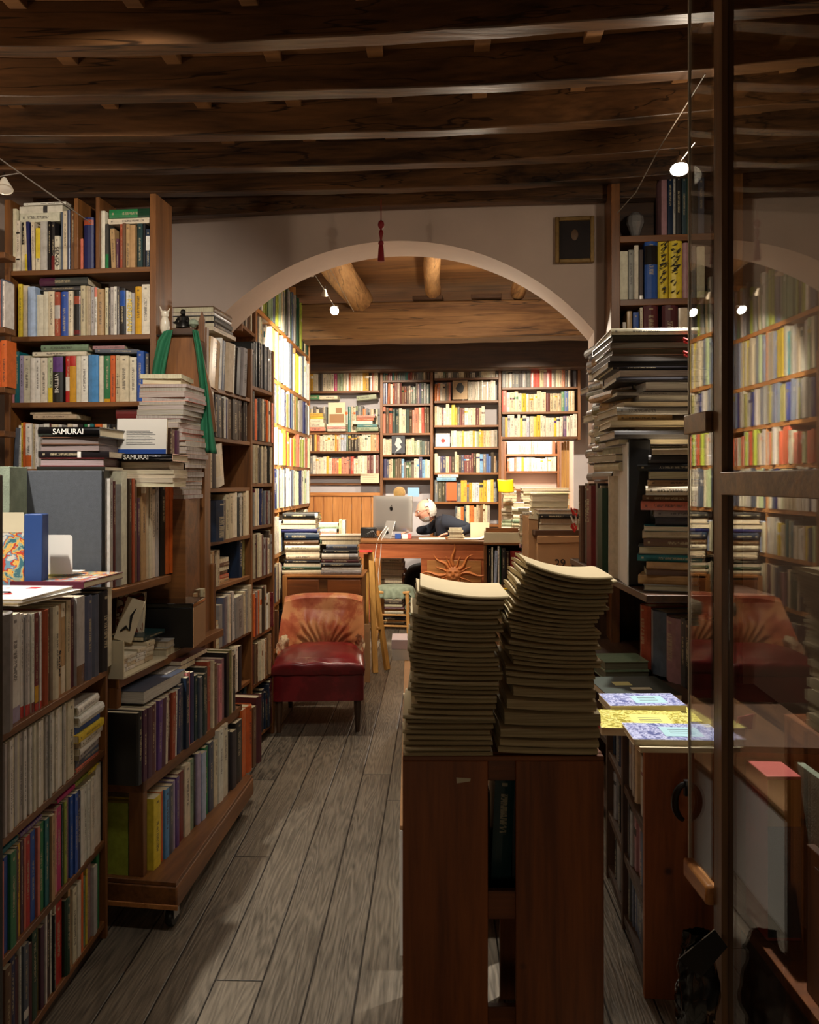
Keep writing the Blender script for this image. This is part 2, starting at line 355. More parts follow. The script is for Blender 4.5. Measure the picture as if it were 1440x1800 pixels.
REG = []
ORD = 'first second third fourth fifth sixth seventh eighth ninth tenth eleventh twelfth thirteenth fourteenth fifteenth sixteenth seventeenth eighteenth nineteenth twentieth'.split()
TENS = ['', '', 'twenty', 'thirty', 'forty', 'fifty']
def ordw(i):
    if i < 20: return ORD[i]
    n = i+1; t, r = divmod(n, 10)
    return (TENS[t][:-1]+'ieth') if r == 0 else TENS[t]+'-'+ORD[r-1]
def book_geo(t, h, w, col, bands=None, hard=False, pg=(214, 202, 172), bulge=None):
    """thickness x, depth y (spine at y=0), height z.  returns list of (verts, rgba, uvs, mat, part)"""
    rnd = rng.random(); fc = []
    c = min(.003 if hard else .0012, t*.2); o = min(.004, h*.02) if hard else .0004
    cl = (*lin(jit(col, 5)), rnd); pc = (*lin(jit(pg, 8)), rnd)
    def quad(a, b, c_, d, colr, uv, mi): fc.append(((a, b, c_, d), colr, uv, mi))
    NU = ((-1, 0),)*4
    def bx(x0, x1, y0, y1, z0, z1, colr, mi):
        v = [(x, y, z) for z in (z0, z1) for y in (y0, y1) for x in (x0, x1)]
        for f in ((0, 2, 3, 1), (4, 5, 7, 6), (0, 1, 5, 4), (2, 6, 7, 3), (0, 4, 6, 2), (1, 3, 7, 5)):
            quad(*[v[i] for i in f], colr, NU, mi)
    bx(0, c, 0, w, 0, h, cl, 0); bx(t-c, t, 0, w, 0, h, cl, 0)
    bx(c, t-c, .001, w-o, o, h-o, pc, 1)
    bl = (t*.22 if hard else t*.05) if bulge is None else bulge
    xs = [0, .18, .5, .82, 1.0]; ys = [-bl*(1-(2*x-1)**2) for x in xs]
    zz = [0]; cc = []
    bands = sorted(bands or [], key=lambda b: b[0])
    for b0, b1, bc in bands:
        if b0*h > zz[-1]+1e-5: zz.append(b0*h); cc.append(cl)
        zz.append(b1*h); cc.append((*lin(C(bc)), 0.02))
    if zz[-1] < h-1e-5: zz.append(h); cc.append(cl)
    for j in range(len(zz)-1):
        for i in range(4):
            x0, x1 = xs[i]*t, xs[i+1]*t
            quad((x0, ys[i], zz[j]), (x1, ys[i+1], zz[j]), (x1, ys[i+1], zz[j+1]), (x0, ys[i], zz[j+1]), cc[j],
                 ((xs[i], h-zz[j]), (xs[i+1], h-zz[j]), (xs[i+1], h-zz[j+1]), (xs[i], h-zz[j+1])), 0)
    if bl > .0005:
        for z in (0, h):
            pts = [(x*t, y, z) for x, y in zip(xs, ys)]
            if z: pts = pts[::-1]
            for k in range(1, 4): quad(pts[0], pts[k], pts[k+1], pts[k+1], cl, NU, 0)
    return fc
def geo_mesh(name, parts):
    vs = []; fs = []; cols = []; uvs = []; mi = []
    for M_, fc in parts:
        for q, c, uv, m in fc:
            o = len(vs); pts = [Vector(p) for p in q]; uvq = list(uv)
            if (pts[2]-pts[3]).length < 1e-9: pts = pts[:3]; uvq = uvq[:3]
            if M_ is not None: pts = [M_ @ p for p in pts]
            vs += [tuple(p) for p in pts]; fs.append(tuple(range(o, o+len(pts)))); cols += [c]*len(pts); uvs += uvq; mi.append(m)
    me = bpy.data.meshes.new(name); me.from_pydata(vs, [], fs)
    ca = me.color_attributes.new('Col', 'FLOAT_COLOR', 'CORNER'); ca.data.foreach_set('color', [x for c in cols for x in c])
    ul = me.uv_layers.new(name='UVMap'); ul.data.foreach_set('uv', [float(x) for u in uvs for x in u])
    return me, mi
def finish_mesh(me, mi, mats):
    for m in mats: me.materials.append(m)
    if len(mats) > 1: me.polygons.foreach_set('material_index', mi)
    me.update()
def project(p):
    return (CX+F*p.x/p.y, HZ-F*(p.z-EYE)/p.y)
def reg(M_, t, h, w, col, where, seq, bands=None, hard=False, pg=(214, 202, 172), mode='row', noun='book', face='spine', extra=None, hidden=False, title=None, minor=False):
    name_c = cname(col); pc_ = M_ @ Vector((0, 0, 0)); gc = col
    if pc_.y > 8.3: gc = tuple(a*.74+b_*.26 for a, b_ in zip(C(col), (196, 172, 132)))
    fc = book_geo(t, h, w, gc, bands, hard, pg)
    ys = 0 if face == 'spine' else w
    q = [project(M_ @ Vector(v)) for v in ((0, ys, 0), (t, ys, 0), (t, ys, h), (0, ys, h))]
    a = abs(sum(q[i][0]*q[(i+1) % 4][1]-q[(i+1) % 4][0]*q[i][1] for i in range(4)))/2
    cx = sum(p[0] for p in q)/4; cy = sum(p[1] for p in q)/4
    if not (-12 < cx < 1452 and -20 < cy < 1820): a = 0
    if hidden: a = 0
    if minor: a *= .35
    REG.append(dict(fc=fc, M=M_, col=name_c, where=where, seq=seq, mode=mode, noun=noun, area=a, extra=extra, title=title, t=t, h=h, w=w, hard=hard))
    return REG[-1]
def lean_m(a):  # lean about local y
    return Matrix.Rotation(a, 4, 'Y')
def row_px(fr, z, specs, where, depth=.145, n0=.015, minor=False, hid=()):
    """specs: (px0, px1, ytop, colour, opts)"""
    for i, sp in enumerate(specs):
        x0, x1, yt, c = sp[:4]; op = sp[4] if len(sp) > 4 else {}
        s0, s1 = fr.s_(x0), fr.s_(x1); t = max(.003, (s1-s0)-.0006)
        h = fr.z((x0+x1)/2, yt)-z if yt > 5 else yt
        h = max(.03, h*(1+.0))
        dn = n0+rng.uniform(-.006, .006)+op.get('dn', 0)
        Mx = fr.mat(s0, dn, z)
        if 'lean' in op: Mx = Mx @ lean_m(math.radians(op['lean']))
        reg(Mx, t, h, op.get('w', depth), c, where, i, op.get('bands'), op.get('hard', False), title=op.get('title'), minor=minor, hidden=i in hid)
def rand_row(fr, z, s0, s1, hr, tr, pal, where, depth=.15, n0=.02, minor=False, lean=.06, hardp=.35):
    s = s0; i = 0
    while s < s1-tr[0]:
        t = min(rng.uniform(*tr), s1-s); h = rng.uniform(*hr)
        if i and rng.random() < .55: h = hl*rng.uniform(.97, 1.03)
        h = max(hr[0]*.95, min(h, hr[1])); hl = h
        c = rng.choice(pal)
        if i and rng.random() < .22: c = cl
        cl = c
        Mx = fr.mat(s, n0+rng.uniform(-.01, .008), z)
        if rng.random() < lean and s+t+.02 < s1:
            Mx = Mx @ lean_m(rng.uniform(-.02, .05)); s += .006
        b = None
        if rng.random() < .25: q = rng.uniform(.6, .8); b = [(q, q+rng.uniform(.05, .15), rng.choice(pal))]
        reg(Mx, t-.0006, h, depth*rng.uniform(.85, 1), c, where, i, b, rng.random() < hardp, minor=minor)
        s += t; i += 1
def flat(cx, cy, z, t, L, Wd, ang, col, where, seq, face='spine', hard=False, bands=None, pg=(214, 202, 172), noun='book', extra=None, tilt=0, title=None, hidden=False, minor=False):
    """book lying flat, centre cx,cy; ang = world heading (deg) of inward direction from the side facing the viewer"""
    a = math.radians(ang); v = Vector((math.sin(a), math.cos(a), 0))
    f = v if face == 'spine' else -v
    e = Vector((0, 0, 1)).cross(f)
    Mx = Matrix.Identity(4)
    for i in range(3): Mx[i][0] = (0, 0, 1)[i]; Mx[i][1] = f[i]; Mx[i][2] = e[i]
    o = Vector((cx, cy, z))-f*Wd/2-e*L/2
    Mx[0][3], Mx[1][3], Mx[2][3] = o
    if tilt: Mx = Matrix.Translation(o) @ Matrix.Rotation(tilt, 4, v) @ Matrix.Translation(-o) @ Mx
    return reg(Mx, t, L, Wd, col, where, seq, bands, hard, pg, 'pile', noun, face, extra, title=title, hidden=hidden, minor=minor)
def pile(cx, cy, z, items, where, ang=0, jitter=.008, ja=3, minor=False, noun='book'):
    """items bottom->top: (t, L, W, colour, face, opts); returns top z"""
    n = len(items)
    for i, it in enumerate(items):
        t, L, Wd, c = it[:4]; face = it[4] if len(it) > 4 else 'spine'; op = it[5] if len(it) > 5 else {}
        flat(cx+rng.uniform(-jitter, jitter)+op.get('dx', 0), cy+rng.uniform(-jitter, jitter)+op.get('dy', 0), z, t-.0005, L, Wd, ang+rng.uniform(-ja, ja)+op.get('da', 0), c, where, n-1-i, face,
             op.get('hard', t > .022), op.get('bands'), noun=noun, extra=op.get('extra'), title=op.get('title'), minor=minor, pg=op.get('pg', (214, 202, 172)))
        z += t
    return z
def rand_items(n, tr, Lr, Wr, pal, faces=('spine', 'pages')):
    return [(rng.uniform(*tr), rng.uniform(*Lr), rng.uniform(*Wr), rng.choice(pal), rng.choice(faces)) for _ in range(n)]
def bookcase(fr, s0, s1, depth, z0, z1, shelves, label, post=.028, th=.022, mat='shelf', back=True, name='bookcase', cat='bookcase', dividers=(), lip=0, posts=(1, 1), group=None, bmat=None):
    t = thing(name, label, cat, fr.mat(s0, 0, z0), group); Lg = s1-s0
    mx, mz = M[mat+'_x'], M[mat+'_z']
    if posts[0]: boxobj('side_panel', mz, -post, 0, -.004, depth, 0, z1-z0, t)
    if posts[1]: boxobj('side_panel', mz, Lg, Lg+post, -.004, depth, 0, z1-z0, t)
    for z in shelves: boxobj('shelf', mx, 0, Lg, -lip, depth-.012, z-z0-th, z-z0, t)
    for a, za, zb in dividers: boxobj('divider', mz, a-s0-.009, a-s0+.009, .002, depth-.012, za-z0, zb-z0, t)
    if back: boxobj('back_panel', bmat or M['dark_x'], 0, Lg, depth-.012, depth, 0, z1-z0, t, bevel=0)
    return t
# ---------------------------------------------------------------- room shell
def wbox(name, mat, a0, a1, b0, b1, z0, z1, bevel=0):
    return boxobj(name, mat, a0, a1, b0, b1, z0, z1, None, frameW(0).mat(), bevel)
AL, AR = -2.45, 1.62
fl = MB(); fl.box(-3.2, 3.6, -1.6, 12.2, -.05, 0)
fo = fl.build('floor', M['floor'], None, Matrix.Translation((-.2265, 0, 0)) @ Matrix.Rotation(-math.atan(.033), 4, 'Z')); struct(fo)
struct(wbox('wall_left', M['plaster'], AL-.1, AL, -.9, 9.6, 0, 3.1))
struct(wbox('wall_right', M['plaster'], AR, AR+.1, -.9, 9.6, 0, 3.1))
struct(wbox('wall_front', M['darkwall'], AL, AR, -1.0, -.9, 0, 3.1))
struct(wbox('ceiling', M['boards'], AL, AR, -.9, 4.18, 2.955, 3.0))
struct(wbox('ceiling', M['boards'], AL, AR, 4.46, 9.6, 3.04, 3.1))
# arch wall
AC, AH, ZS, ZT = -.566, 1.02, 2.2, 2.685
R_ = (AH*AH+(ZT-ZS)**2)/(2*(ZT-ZS)); ZC = ZT-R_
def archz(a): return ZC+math.sqrt(max(0, R_*R_-(a-AC)**2))
mb = MB(); b0, b1 = 4.173, 4.463
mb.box(AL, AC-AH, b0, b1, 0, 3.1); mb.box(AC+AH, AR, b0, b1, 0, 3.1)
nA = 48; xs = [AC-AH+2*AH*i/nA for i in range(nA+1)]
vs = []; fs = []
for x in xs:
    z = archz(x); vs += [(x, b0, z), (x, b0, 3.1), (x, b1, z), (x, b1, 3.1)]
for i in range(nA):
    o = 4*i; fs += [(o, o+4, o+5, o+1), (o+2, o+3, o+7, o+6), (o, o+2, o+6, o+4), (o+1, o+5, o+7, o+3)]
mb.add(vs, fs)
struct(mb.build('wall_arch', M['plaster'], None, frameW(0).mat()))
# far wall with opening at the right
mb = MB(); mb.box(AL, -.03, 9.45, 9.55, 0, 3.1); mb.box(-.03, .80, 9.45, 9.55, 1.97, 3.1); mb.box(.80, AR, 9.45, 9.55, 0, 3.1)
struct(mb.build('wall_back', M['greywall'], None, frameW(0).mat()))
mb = MB(); mb.box(-.6, -.5, 9.55, 11.9, 0, 2.5); mb.box(1.2, 1.3, 9.55, 11.9, 0, 2.5); mb.box(-.6, 1.3, 11.9, 12, 0, 2.5); mb.box(-.6, 1.3, 9.55, 12, 2.5, 2.6)
struct(mb.build('wall_alcove', M['plaster'], None, frameW(0).mat()))
# ceiling joists, bent like old timber
for k, d0 in enumerate([.75, 1.15, 1.5, 1.83, 2.17, 2.51, 2.855, 3.2, 3.54, 3.83]+[4.075]):
    mb = MB(); rr = random.Random(k+3); wdt = .068
    nx = 28; prof = [(0, 2.82), (wdt, 2.82), (wdt+.004, 2.956), (-.004, 2.956)]
    ph = rr.uniform(0, 6)
    vs = []
    for i in range(nx+1):
        X = -2.75+i*(5.0/nx)
        off = -.105*X-.045*X*X if d0 < 4 else -.115*X
        for j, (dy, z) in enumerate(prof):
            wz = .006*math.sin(X*2.3+ph)+.005*noise.noise(Vector((X*5, k*3.1, j))) if j < 2 else 0
            wy = .006*noise.noise(Vector((X*4, k*2.7, j+5)))
            vs.append((X, d0+off+dy+wy, z+wz))
    fs = [(i*4+j, i*4+(j+1) % 4, (i+1)*4+(j+1) % 4, (i+1)*4+j) for i in range(nx) for j in range(4)]+[(0, 1, 2, 3), tuple(nx*4+j for j in (3, 2, 1, 0))]
    mb.add(vs, fs)
    o = mb.build('ceiling_joist', M['beam_x'], bevel=.004, ang=50)
    nm = ['directly overhead', 'second', 'third', 'fourth', 'nearest the camera, partly above the picture', 'at the top edge of the picture', 'second below the top of the picture', 'third below the top of the picture', 'fourth below the top of the picture', 'fifth below the top, just over the left bookcase', 'farthest, resting against the arch wall'][k]
    tag(o, 'dark old timber ceiling joist, '+nm, 'beam', 'timber ceiling joists of the front room')
# battens between joists
for i, X in enumerate([-2.1, -1.72, -1.35, -.98, -.62, -.26, .11, .48, .85, 1.22]):
    mb = MB(); mb.box(-.028, .028, -.6, 3.2, 2.93, 2.96)
    o = mb.build('ceiling_batten', M['boards'], None, Matrix.Translation((X, .5, 0)) @ Matrix.Rotation(-.06, 4, 'Z'), bevel=.003)
    tag(o, 'short square batten under the ceiling boards, %s from the left' % ordw(i), 'batten', 'ceiling battens')
# inner room: main cross beam, lintel, log rafters
def rough_beam(name, mat, x0, x1, y0, y1, z0, z1, mw, n=30, amp=.012):
    mb = MB(); prof = [(y0, z0), (y1, z0), (y1, z1), ((y0), z1)]
    vs = []
    for i in range(n+1):
        X = x0+(x1-x0)*i/n
        for j, (y, z) in enumerate(prof):
            q = Vector((X*3, j*7, x0)); vs.append((X, y+amp*noise.noise(q), z+amp*noise.noise(q+Vector((0, 0, 9)))))
    fs = [(i*4+j, i*4+(j+1) % 4, (i+1)*4+(j+1) % 4, (i+1)*4+j) for i in range(n) for j in range(4)]+[(0, 1, 2, 3), tuple(n*4+j for j in (3, 2, 1, 0))]
    mb.add(vs, fs); return mb.build(name, mat, None, mw, bevel=.012, ang=50)
M['main'] = wood('main_beam_wood', (158, 118, 74), (98, 66, 38), 'x', .6, scale=5, stretch=9, bump=.9, cracks=.8)
tag(rough_beam('main_beam', M['main'], AL, AR, 6.557, 6.84, 2.602, 2.9, frameW(0).mat()), 'thick rough timber cross beam spanning the inner room', 'beam')
tag(rough_beam('lintel_beam', M['dark_x'], AL+.1, AR, 8.86, 9.1, 2.665, 3.04, frameW(0).mat(), amp=.006), 'dark lintel beam above the far wall of bookshelves', 'beam')
logs = [(-1.62, 5.35, -1.13, 6.75, .085, 'leftmost, beside the wall shelves'), (-.62, 4.6, -.38, 6.7, .105, 'thick one left of centre'), (.14, 4.5, .20, 6.65, .062, 'middle of the three over the beam'), (.80, 4.5, .86, 6.6, .06, 'right, near the arch'), (-2.2, 4.6, -1.95, 6.7, .07, 'at far left corner'), (1.45, 4.5, 1.5, 6.6, .06, 'at far right corner')]
for k, (x0, y0, x1, y1, r, ph) in enumerate(logs):
    mb = MB(); pts = []; rs = []
    for i in range(13):
        t = i/12; pts.append((x0+(x1-x0)*t+.02*math.sin(t*4+k), y0+(y1-y0)*t, 3.028-r+.008*math.sin(t*7+k))); rs.append(r*(1+.1*noise.noise(Vector((t*5, k, 0)))))
    mb.tube(pts, rs, 9)
    tag(mb.build('log_rafter', M['log'], ang=60), 'rough log rafter under the inner ceiling, '+ph, 'rafter', 'log rafters of the inner room')
for k, (px, w) in enumerate([(752, 54), (855, 50)]):
    f = frameW(6.55); s = f.s_(px)
    tag(boxobj('wedge_board', M['dark_x'], s-.12, s+.12, -.03, .12, 2.905, 2.935, None, f.mat()), 'short dark wedge board on the main beam under the %s log' % ('middle' if k == 0 else 'right'), 'board', 'wedge boards on the main beam')
# left door frame edge
jb = boxobj('trim_1', M['darkmetal'], -.70, -.615, 1.18, 1.24, 0, 1.46); struct(jb)

# ---------------------------------------------------------------- right glass door
ang = math.atan(.008); mw = Matrix.Translation((.742, 2.0, 0)) @ Matrix.Rotation(-ang, 4, 'Z')   # local -y runs to the hinge
dr = bpy.data.objects.new('door_1', None); COL.objects.link(dr); dr.matrix_world = mw; struct(dr); dr['label'] = 'open wood-framed glass door at the right edge, reflecting the shelves'; dr['category'] = 'door'
boxobj('stile', M['doorwood'], .0, .03, -.055, .0, .02, 2.9, dr)
boxobj('stile', M['doorwood'], .0, .045, -.93, -.87, .02, 2.9, dr)
boxobj('mid_rail', M['doorwood_x'], -.004, .03, -.87, -.055, 1.418, 1.472, dr)
boxobj('bottom_rail', M['doorwood_x'], .0, .045, -.87, -.055, .02, .14, dr)
boxobj('glass_pane', M['glass'], .014, .018, -.87, -.055, 1.472, 2.9, dr, bevel=0)
boxobj('glass_pane', M['glass'], .014, .018, -.87, -.055, .14, 1.418, dr, bevel=0)
ang2 = math.atan(.015)
mw = Matrix.Translation((.738, 2.004, 0)) @ Matrix.Rotation(.03, 4, 'Z')
dw = bpy.data.objects.new('window_1', None); COL.objects.link(dw); dw.matrix_world = mw; struct(dw); dw['label'] = 'narrow glass leaf left of the door post with a slanted-looking wooden bottom edge'; dw['category'] = 'window'
boxobj('glass_pane', M['glass'], .0, .004, 0, .145, .46, 2.9, dw, bevel=0)
boxobj('bottom_rail', M['pine_y'], -.014, .016, -.005, .155, .412, .462, dw, bevel=.008)
boxobj('mid_rail', M['doorwood_x'], -.014, .016, 0, .145, 1.572, 1.622, dw)
boxobj('edge_strip', M['lampglass'], -.002, .006, .145, .148, .46, 2.9, dw, bevel=0)
mb = MB(); pts = []
for i in range(11):
    t = i/10; a_ = math.radians(100+150*t); pts.append((.735+.034*math.cos(a_)-.0, 2.165, .602+.05*math.sin(a_)))
mb.tube(pts, [.006+.004*math.sin(math.pi*i/10) for i in range(11)], 10)
mb.box(.726, .74, 2.158, 2.172, .62, .66)
ho = mb.build('door_handle', M['darkmetal']); ho.parent = dw; ho.matrix_parent_inverse = dw.matrix_basis.inverted()

# ---------------------------------------------------------------- arch wall items
fA = frameW(4.16)
def wall_at(fr, px, py): return fr.pt(fr.s_(px), 0, fr.z(px, py))
t = thing('framed_portrait', 'small dark portrait in a gilt frame on the wall right of the arch', 'picture', fA.mat(fA.s_(1010), -.012, fA.z(1010, 423)))
mb = MB(); w, h, b = .096, .115, .02
for q in ((-w, -w+b, -h, h), (w-b, w, -h, h), (-w+b, w-b, h-b, h), (-w+b, w-b, -h, -h+b)): mb.box(q[0], q[1], -.012, .01, q[2], q[3])
mb.build('frame', M['gold'], t, bevel=.004)
boxobj('canvas', M['painting'], -w+b, w-b, 0, .006, -h+b, h-b, t, bevel=0)
mb = MB(); mb.lathe([(0.001, -.001), (.016, 0), (.014, .002), (.001, .003)], n=20, mat=Matrix.Translation((0.0, -.001, .025)) @ Matrix.Rotation(math.pi/2, 4, 'X') @ Matrix.Diagonal((1.1, 1.7, 1, 1))); mb.build('face_patch', M['face'], t)
# tassel
X, Y = P(670, 400, 3.98).x, 3.98; z1 = 2.82; z0 = EYE-(459-HZ)*Y/F
mb = MB(); mb.tube([(X, Y, z1), (X, Y, z0+.15)], .0022, 6)
t = thing('hanging_tassel', 'crimson silk tassel hanging from the last joist before the arch', 'tassel', loc=(X, Y, z1))
o = mb.build('cord', M['tassel'], t); o.matrix_parent_inverse = Matrix.Translation((-X, -Y, -z1))
mb = MB(); mb.lathe([(.002, .2), (.013, .19), (.016, .175), (.012, .162), (.004, .155), (.01, .145), (.012, .135), (.008, .12), (.005, .1), (.012, .095), (.014, .085), (.010, .076), (.012, .07), (.017, 0), (.012, -.002)], (X, Y, z0), 14)
o = mb.build('knot_and_fringe', M['tassel'], t); o.matrix_parent_inverse = Matrix.Translation((-X, -Y, -z1))

# ---------------------------------------------------------------- cable lights
def lamp(px, py, d, aim, lit, label, size=.026, faim=None):
    p = P(px, py, d); dirv = (Vector(aim)-p).normalized()
    q = (dirv if faim is None else (Vector(faim)-p).normalized()).to_track_quat('-Z', 'Y').to_matrix().to_4x4()
    t = thing('spotlight', label, 'lamp', Matrix.Translation(p) @ q, 'halogen spots on ceiling cables')
    mb = MB(); mb.lathe([(size*.25, size*1.7), (size*.35, size*1.5), (size, 0), (size*.94, 0), (size*.3, size*1.3), (size*.2, size*1.3)], n=20); mb.build('shade', M['lampglass'] if not lit else M['metal'], t)
    mb = MB(); mb.lathe([(size*.2, size*.35), (size*.86, size*.06), (size*.9, 0.002), (size*.01, .0)], n=18); mb.build('bulb', M['bulb'] if lit else M['bulbdim'], t)
    mb = MB(); mb.tube([(0, 0, size*1.6), (0, 0, size*2.6)], .002, 6); mb.build('stem', M['darkmetal'], t)
    return p, dirv
def cable(pts, label, r=.0022, mat='cable', grp='ceiling lamp cables'):
    mb = MB(); mb.tube(pts, r, 6); return tag(mb.build('lamp_cable', M[mat]), label, 'cable', grp)
LAMPS = []
LAMPS.append(lamp(588, 546, 5.0, (-.95, 6.1, 1.8), True, 'lit halogen spot shining at the inner left shelves', .03, faim=(-.75, 4.2, 1.9)))
lamp(545, 485, 4.75, (-.75, 5.3, 1.5), False, 'unlit conical spot, upper one on the inner room cable', .024)
lamp(570, 519, 4.88, (-.75, 5.6, 1.5), False, 'unlit conical spot, middle one on the inner room cable', .022)
LAMPS.append(lamp(1195, 298, 2.9, (.72, 2.15, .8), True, 'lit halogen spot above the right counter', .034))
lamp(8, 333, 3.0, (-1.2, 2.5, 1.2), False, 'unlit spot at the left edge below the joists', .03)
cable([P(545, 470, 4.7), P(592, 545, 5.0)], 'thin cable carrying the three inner room spots')
cable([P(572, 458, 5.0), P(622, 548, 5.9)], 'thin parallel cable right of the inner room spots')
cable([P(1085, 375, 3.6), P(1118, 338, 3.4), P(1162, 256, 3.05), P(1240, 130, 2.6)], 'thin cable rising under the joists at upper right')
cable([P(1195, 285, 2.9), P(1222, 250, 2.7)], 'short cable holding the lit right spot')
cable([P(-10, 272, 2.9), P(35, 304, 3.05), P(105, 352, 3.3)], 'thin cable crossing in front of the left bookcase, upper')
cable([P(0, 310, 3.0), P(35, 304, 3.05), P(160, 392, 3.42)], 'thin cable crossing in front of the left bookcase, lower')

# ---------------------------------------------------------------- left wall bookcase (D)
fD = frameW(3.42)
zD = [fD.z(140, y) for y in (472.5, 589.5, 706.5, 824)]
sl, sr = fD.s_(19), fD.s_(264)
bookcase(fD, sl, sr, .17, 0, fD.z(140, 346), zD, 'tall brown bookcase against the left wall with four rows of paperbacks', dividers=[(fD.s_(133), zD[0], 2.7), (fD.s_(171), zD[0], 2.7)])
def S(lst, sc, ox, oy):
    out = []
    for q in lst:
        out.append((ox+q[0]/sc, ox+q[1]/sc, oy+q[2]/sc, q[3])+tuple(q[4:]))
    return out
W1 = 'top shelf of the left wall bookcase'; W2 = 'second shelf of the left wall bookcase'; W3 = 'third shelf of the left wall bookcase'; W4 = 'fourth shelf of the left wall bookcase'
row_px(fD, zD[0], S([(98, 128, 125, 'cream'), (130, 162, 230, 'ivory', dict(bands=[(.22, .25, 'black'), (.74, .77, 'black')])), (165, 197, 240, 'black', dict(bands=[(0, .55, 'cream')])), (200, 222, 236, 'yellow', dict(bands=[(.35, 1, 'cream')], lean=-1.5)), (224, 250, 236, 'navy', dict(lean=-2)),
    (256, 286, 236, 'cream', dict(lean=-1.5)), (290, 335, 290, 'cream', dict(bands=[(.3, 1, 'yellow')])), (343, 400, 236, 'pale grey'), (408, 430, 236, 'black'), (432, 462, 236, 'black', dict(bands=[(0, .3, 'dark red')])), (466, 508, 365, 'ivory', dict(title='black')), (512, 534, 150, 'slate'),
    (537, 574, 145, 'cream'), (578, 602, 140, 'slate', dict(hard=True)), (606, 640, 142, 'brown'), (684, 706, 385, 'salmon'), (712, 800, 200, 'navy', dict(hard=True, bands=[(.85, .95, 'terracotta')])), (864, 900, 140, 'ivory'),
    (912, 940, 260, 'dark grey', dict(bands=[(0, .32, 'green')])), (962, 1000, 300, 'tan', dict(lean=-2)), (1006, 1026, 390, 'plum'), (1030, 1054, 255, 'terracotta'), (1060, 1084, 250, 'brown'), (1087, 1120, 260, 'tan'), (1124, 1170, 270, 'tan'), (1186, 1232, 255, 'dark teal'),
    (1234, 1254, 250, 'black'), (1257, 1298, 300, 'dark blue', dict(bands=[(.45, .82, 'white')]))], 4.966, 0, 340), W1)
row_px(fD, zD[1], S([(143, 177, 785, 'yellow'), (181, 228, 795, 'cream'), (231, 296, 808, 'pale blue'), (300, 361, 875, 'ivory'), (365, 408, 850, 'ivory'), (411, 464, 850, 'cream'), (468, 513, 855, 'terracotta', dict(bands=[(.4, .7, 'pale grey')])), (516, 582, 852, 'blue', dict(hard=True)), (585, 625, 845, 'cream'),
    (628, 690, 842, 'black', dict(hard=True, bands=[(.03, .13, 'dark red'), (.7, .88, 'terracotta')])), (693, 734, 800, 'beige'), (736, 758, 800, 'beige'), (760, 781, 805, 'beige'), (783, 810, 810, 'pale grey'), (813, 837, 815, 'white', dict(bands=[(.8, 1, 'salmon')])), (840, 898, 830, 'tan'), (903, 929, 815, 'cream'), (931, 949, 820, 'dark grey'), (951, 980, 808, 'pale grey'),
    (981, 1004, 805, 'white'), (1006, 1030, 805, 'dark grey'), (1033, 1082, 822, 'black', dict(hard=True, bands=[(.62, .95, 'blue')])), (1085, 1105, 840, 'white'), (1107, 1130, 855, 'ivory'), (1132, 1158, 860, 'pale grey'), (1163, 1226, 805, 'mustard', dict(hard=True)), (1231, 1300, 790, 'ivory')], 4.966, 0, 340), W2)
row_px(fD, zD[2], S([(50, 84, 150, 'pale blue'), (86, 110, 140, 'pink'), (112, 150, 135, 'teal'), (152, 188, 168, 'lilac'), (190, 248, 170, 'ivory'), (252, 292, 190, 'white'), (294, 336, 190, 'white'), (339, 398, 190, 'ivory'), (401, 448, 186, 'pale green', dict(bands=[(0, .33, 'yellow')])), (450, 541, 172, 'black', dict(hard=True, bands=[(.65, .97, 'purple')])),
    (552, 592, 172, 'red', dict(bands=[(.25, .55, 'white')])), (594, 648, 172, 'mustard', dict(bands=[(.78, 1, 'red')])), (651, 690, 172, 'ivory'), (695, 754, 172, 'white'), (760, 848, 165, 'sky blue', dict(hard=True)), (854, 889, 172, 'ivory'), (893, 945, 170, 'green', dict(bands=[(0, .07, 'mustard')])), (949, 989, 168, 'orange'), (993, 1025, 165, 'beige', dict(bands=[(.3, .31, 'black'), (.55, .56, 'black')])),
    (1028, 1108, 170, 'cream'), (1114, 1175, 182, 'ivory'), (1186, 1246, 130, 'blue', dict(hard=True)), (1252, 1282, 150, 'dark grey')], 4.966, 0, 590), W3)
row_px(fD, zD[3], S([(100, 135, 800, 'slate', dict(lean=4)), (140, 162, 780, 'white'), (164, 184, 760, 'yellow'), (187, 210, 755, 'orange'), (213, 264, 765, 'white', dict(bands=[(.05, .3, 'orange')])), (268, 294, 768, 'beige'), (297, 320, 772, 'white'), (322, 355, 770, 'pale grey'), (358, 412, 766, 'white'), (414, 437, 766, 'maroon'), (440, 494, 772, 'cream'),
    (498, 527, 775, 'white'), (530, 576, 780, 'grey'), (580, 617, 768, 'cream'), (620, 665, 770, 'white'), (668, 714, 770, 'black'), (717, 744, 770, 'green'), (746, 774, 770, 'white'), (776, 810, 768, 'teal'), (815, 875, 768, 'orange'), (877, 916, 768, 'cream'), (921, 948, 768, 'dark grey'), (951, 1008, 770, 'black')], 4.966, 0, 590), W4, hid=range(9, 16))
def front_flat(fr, px0, px1, y0, y1, col, where, seq, depth=.14, n=.1, **k):
    pc = (px0+px1)/2; s0, s1 = fr.s_(px0), fr.s_(px1); p = fr.pt((s0+s1)/2, n, 0); z0, z1 = fr.z(pc, y1), fr.z(pc, y0)
    hd = math.degrees(math.atan2(fr.n.x, fr.n.y))
    return flat(p.x, p.y, z0, z1-z0, s1-s0, depth, hd, col, where, seq, **k)
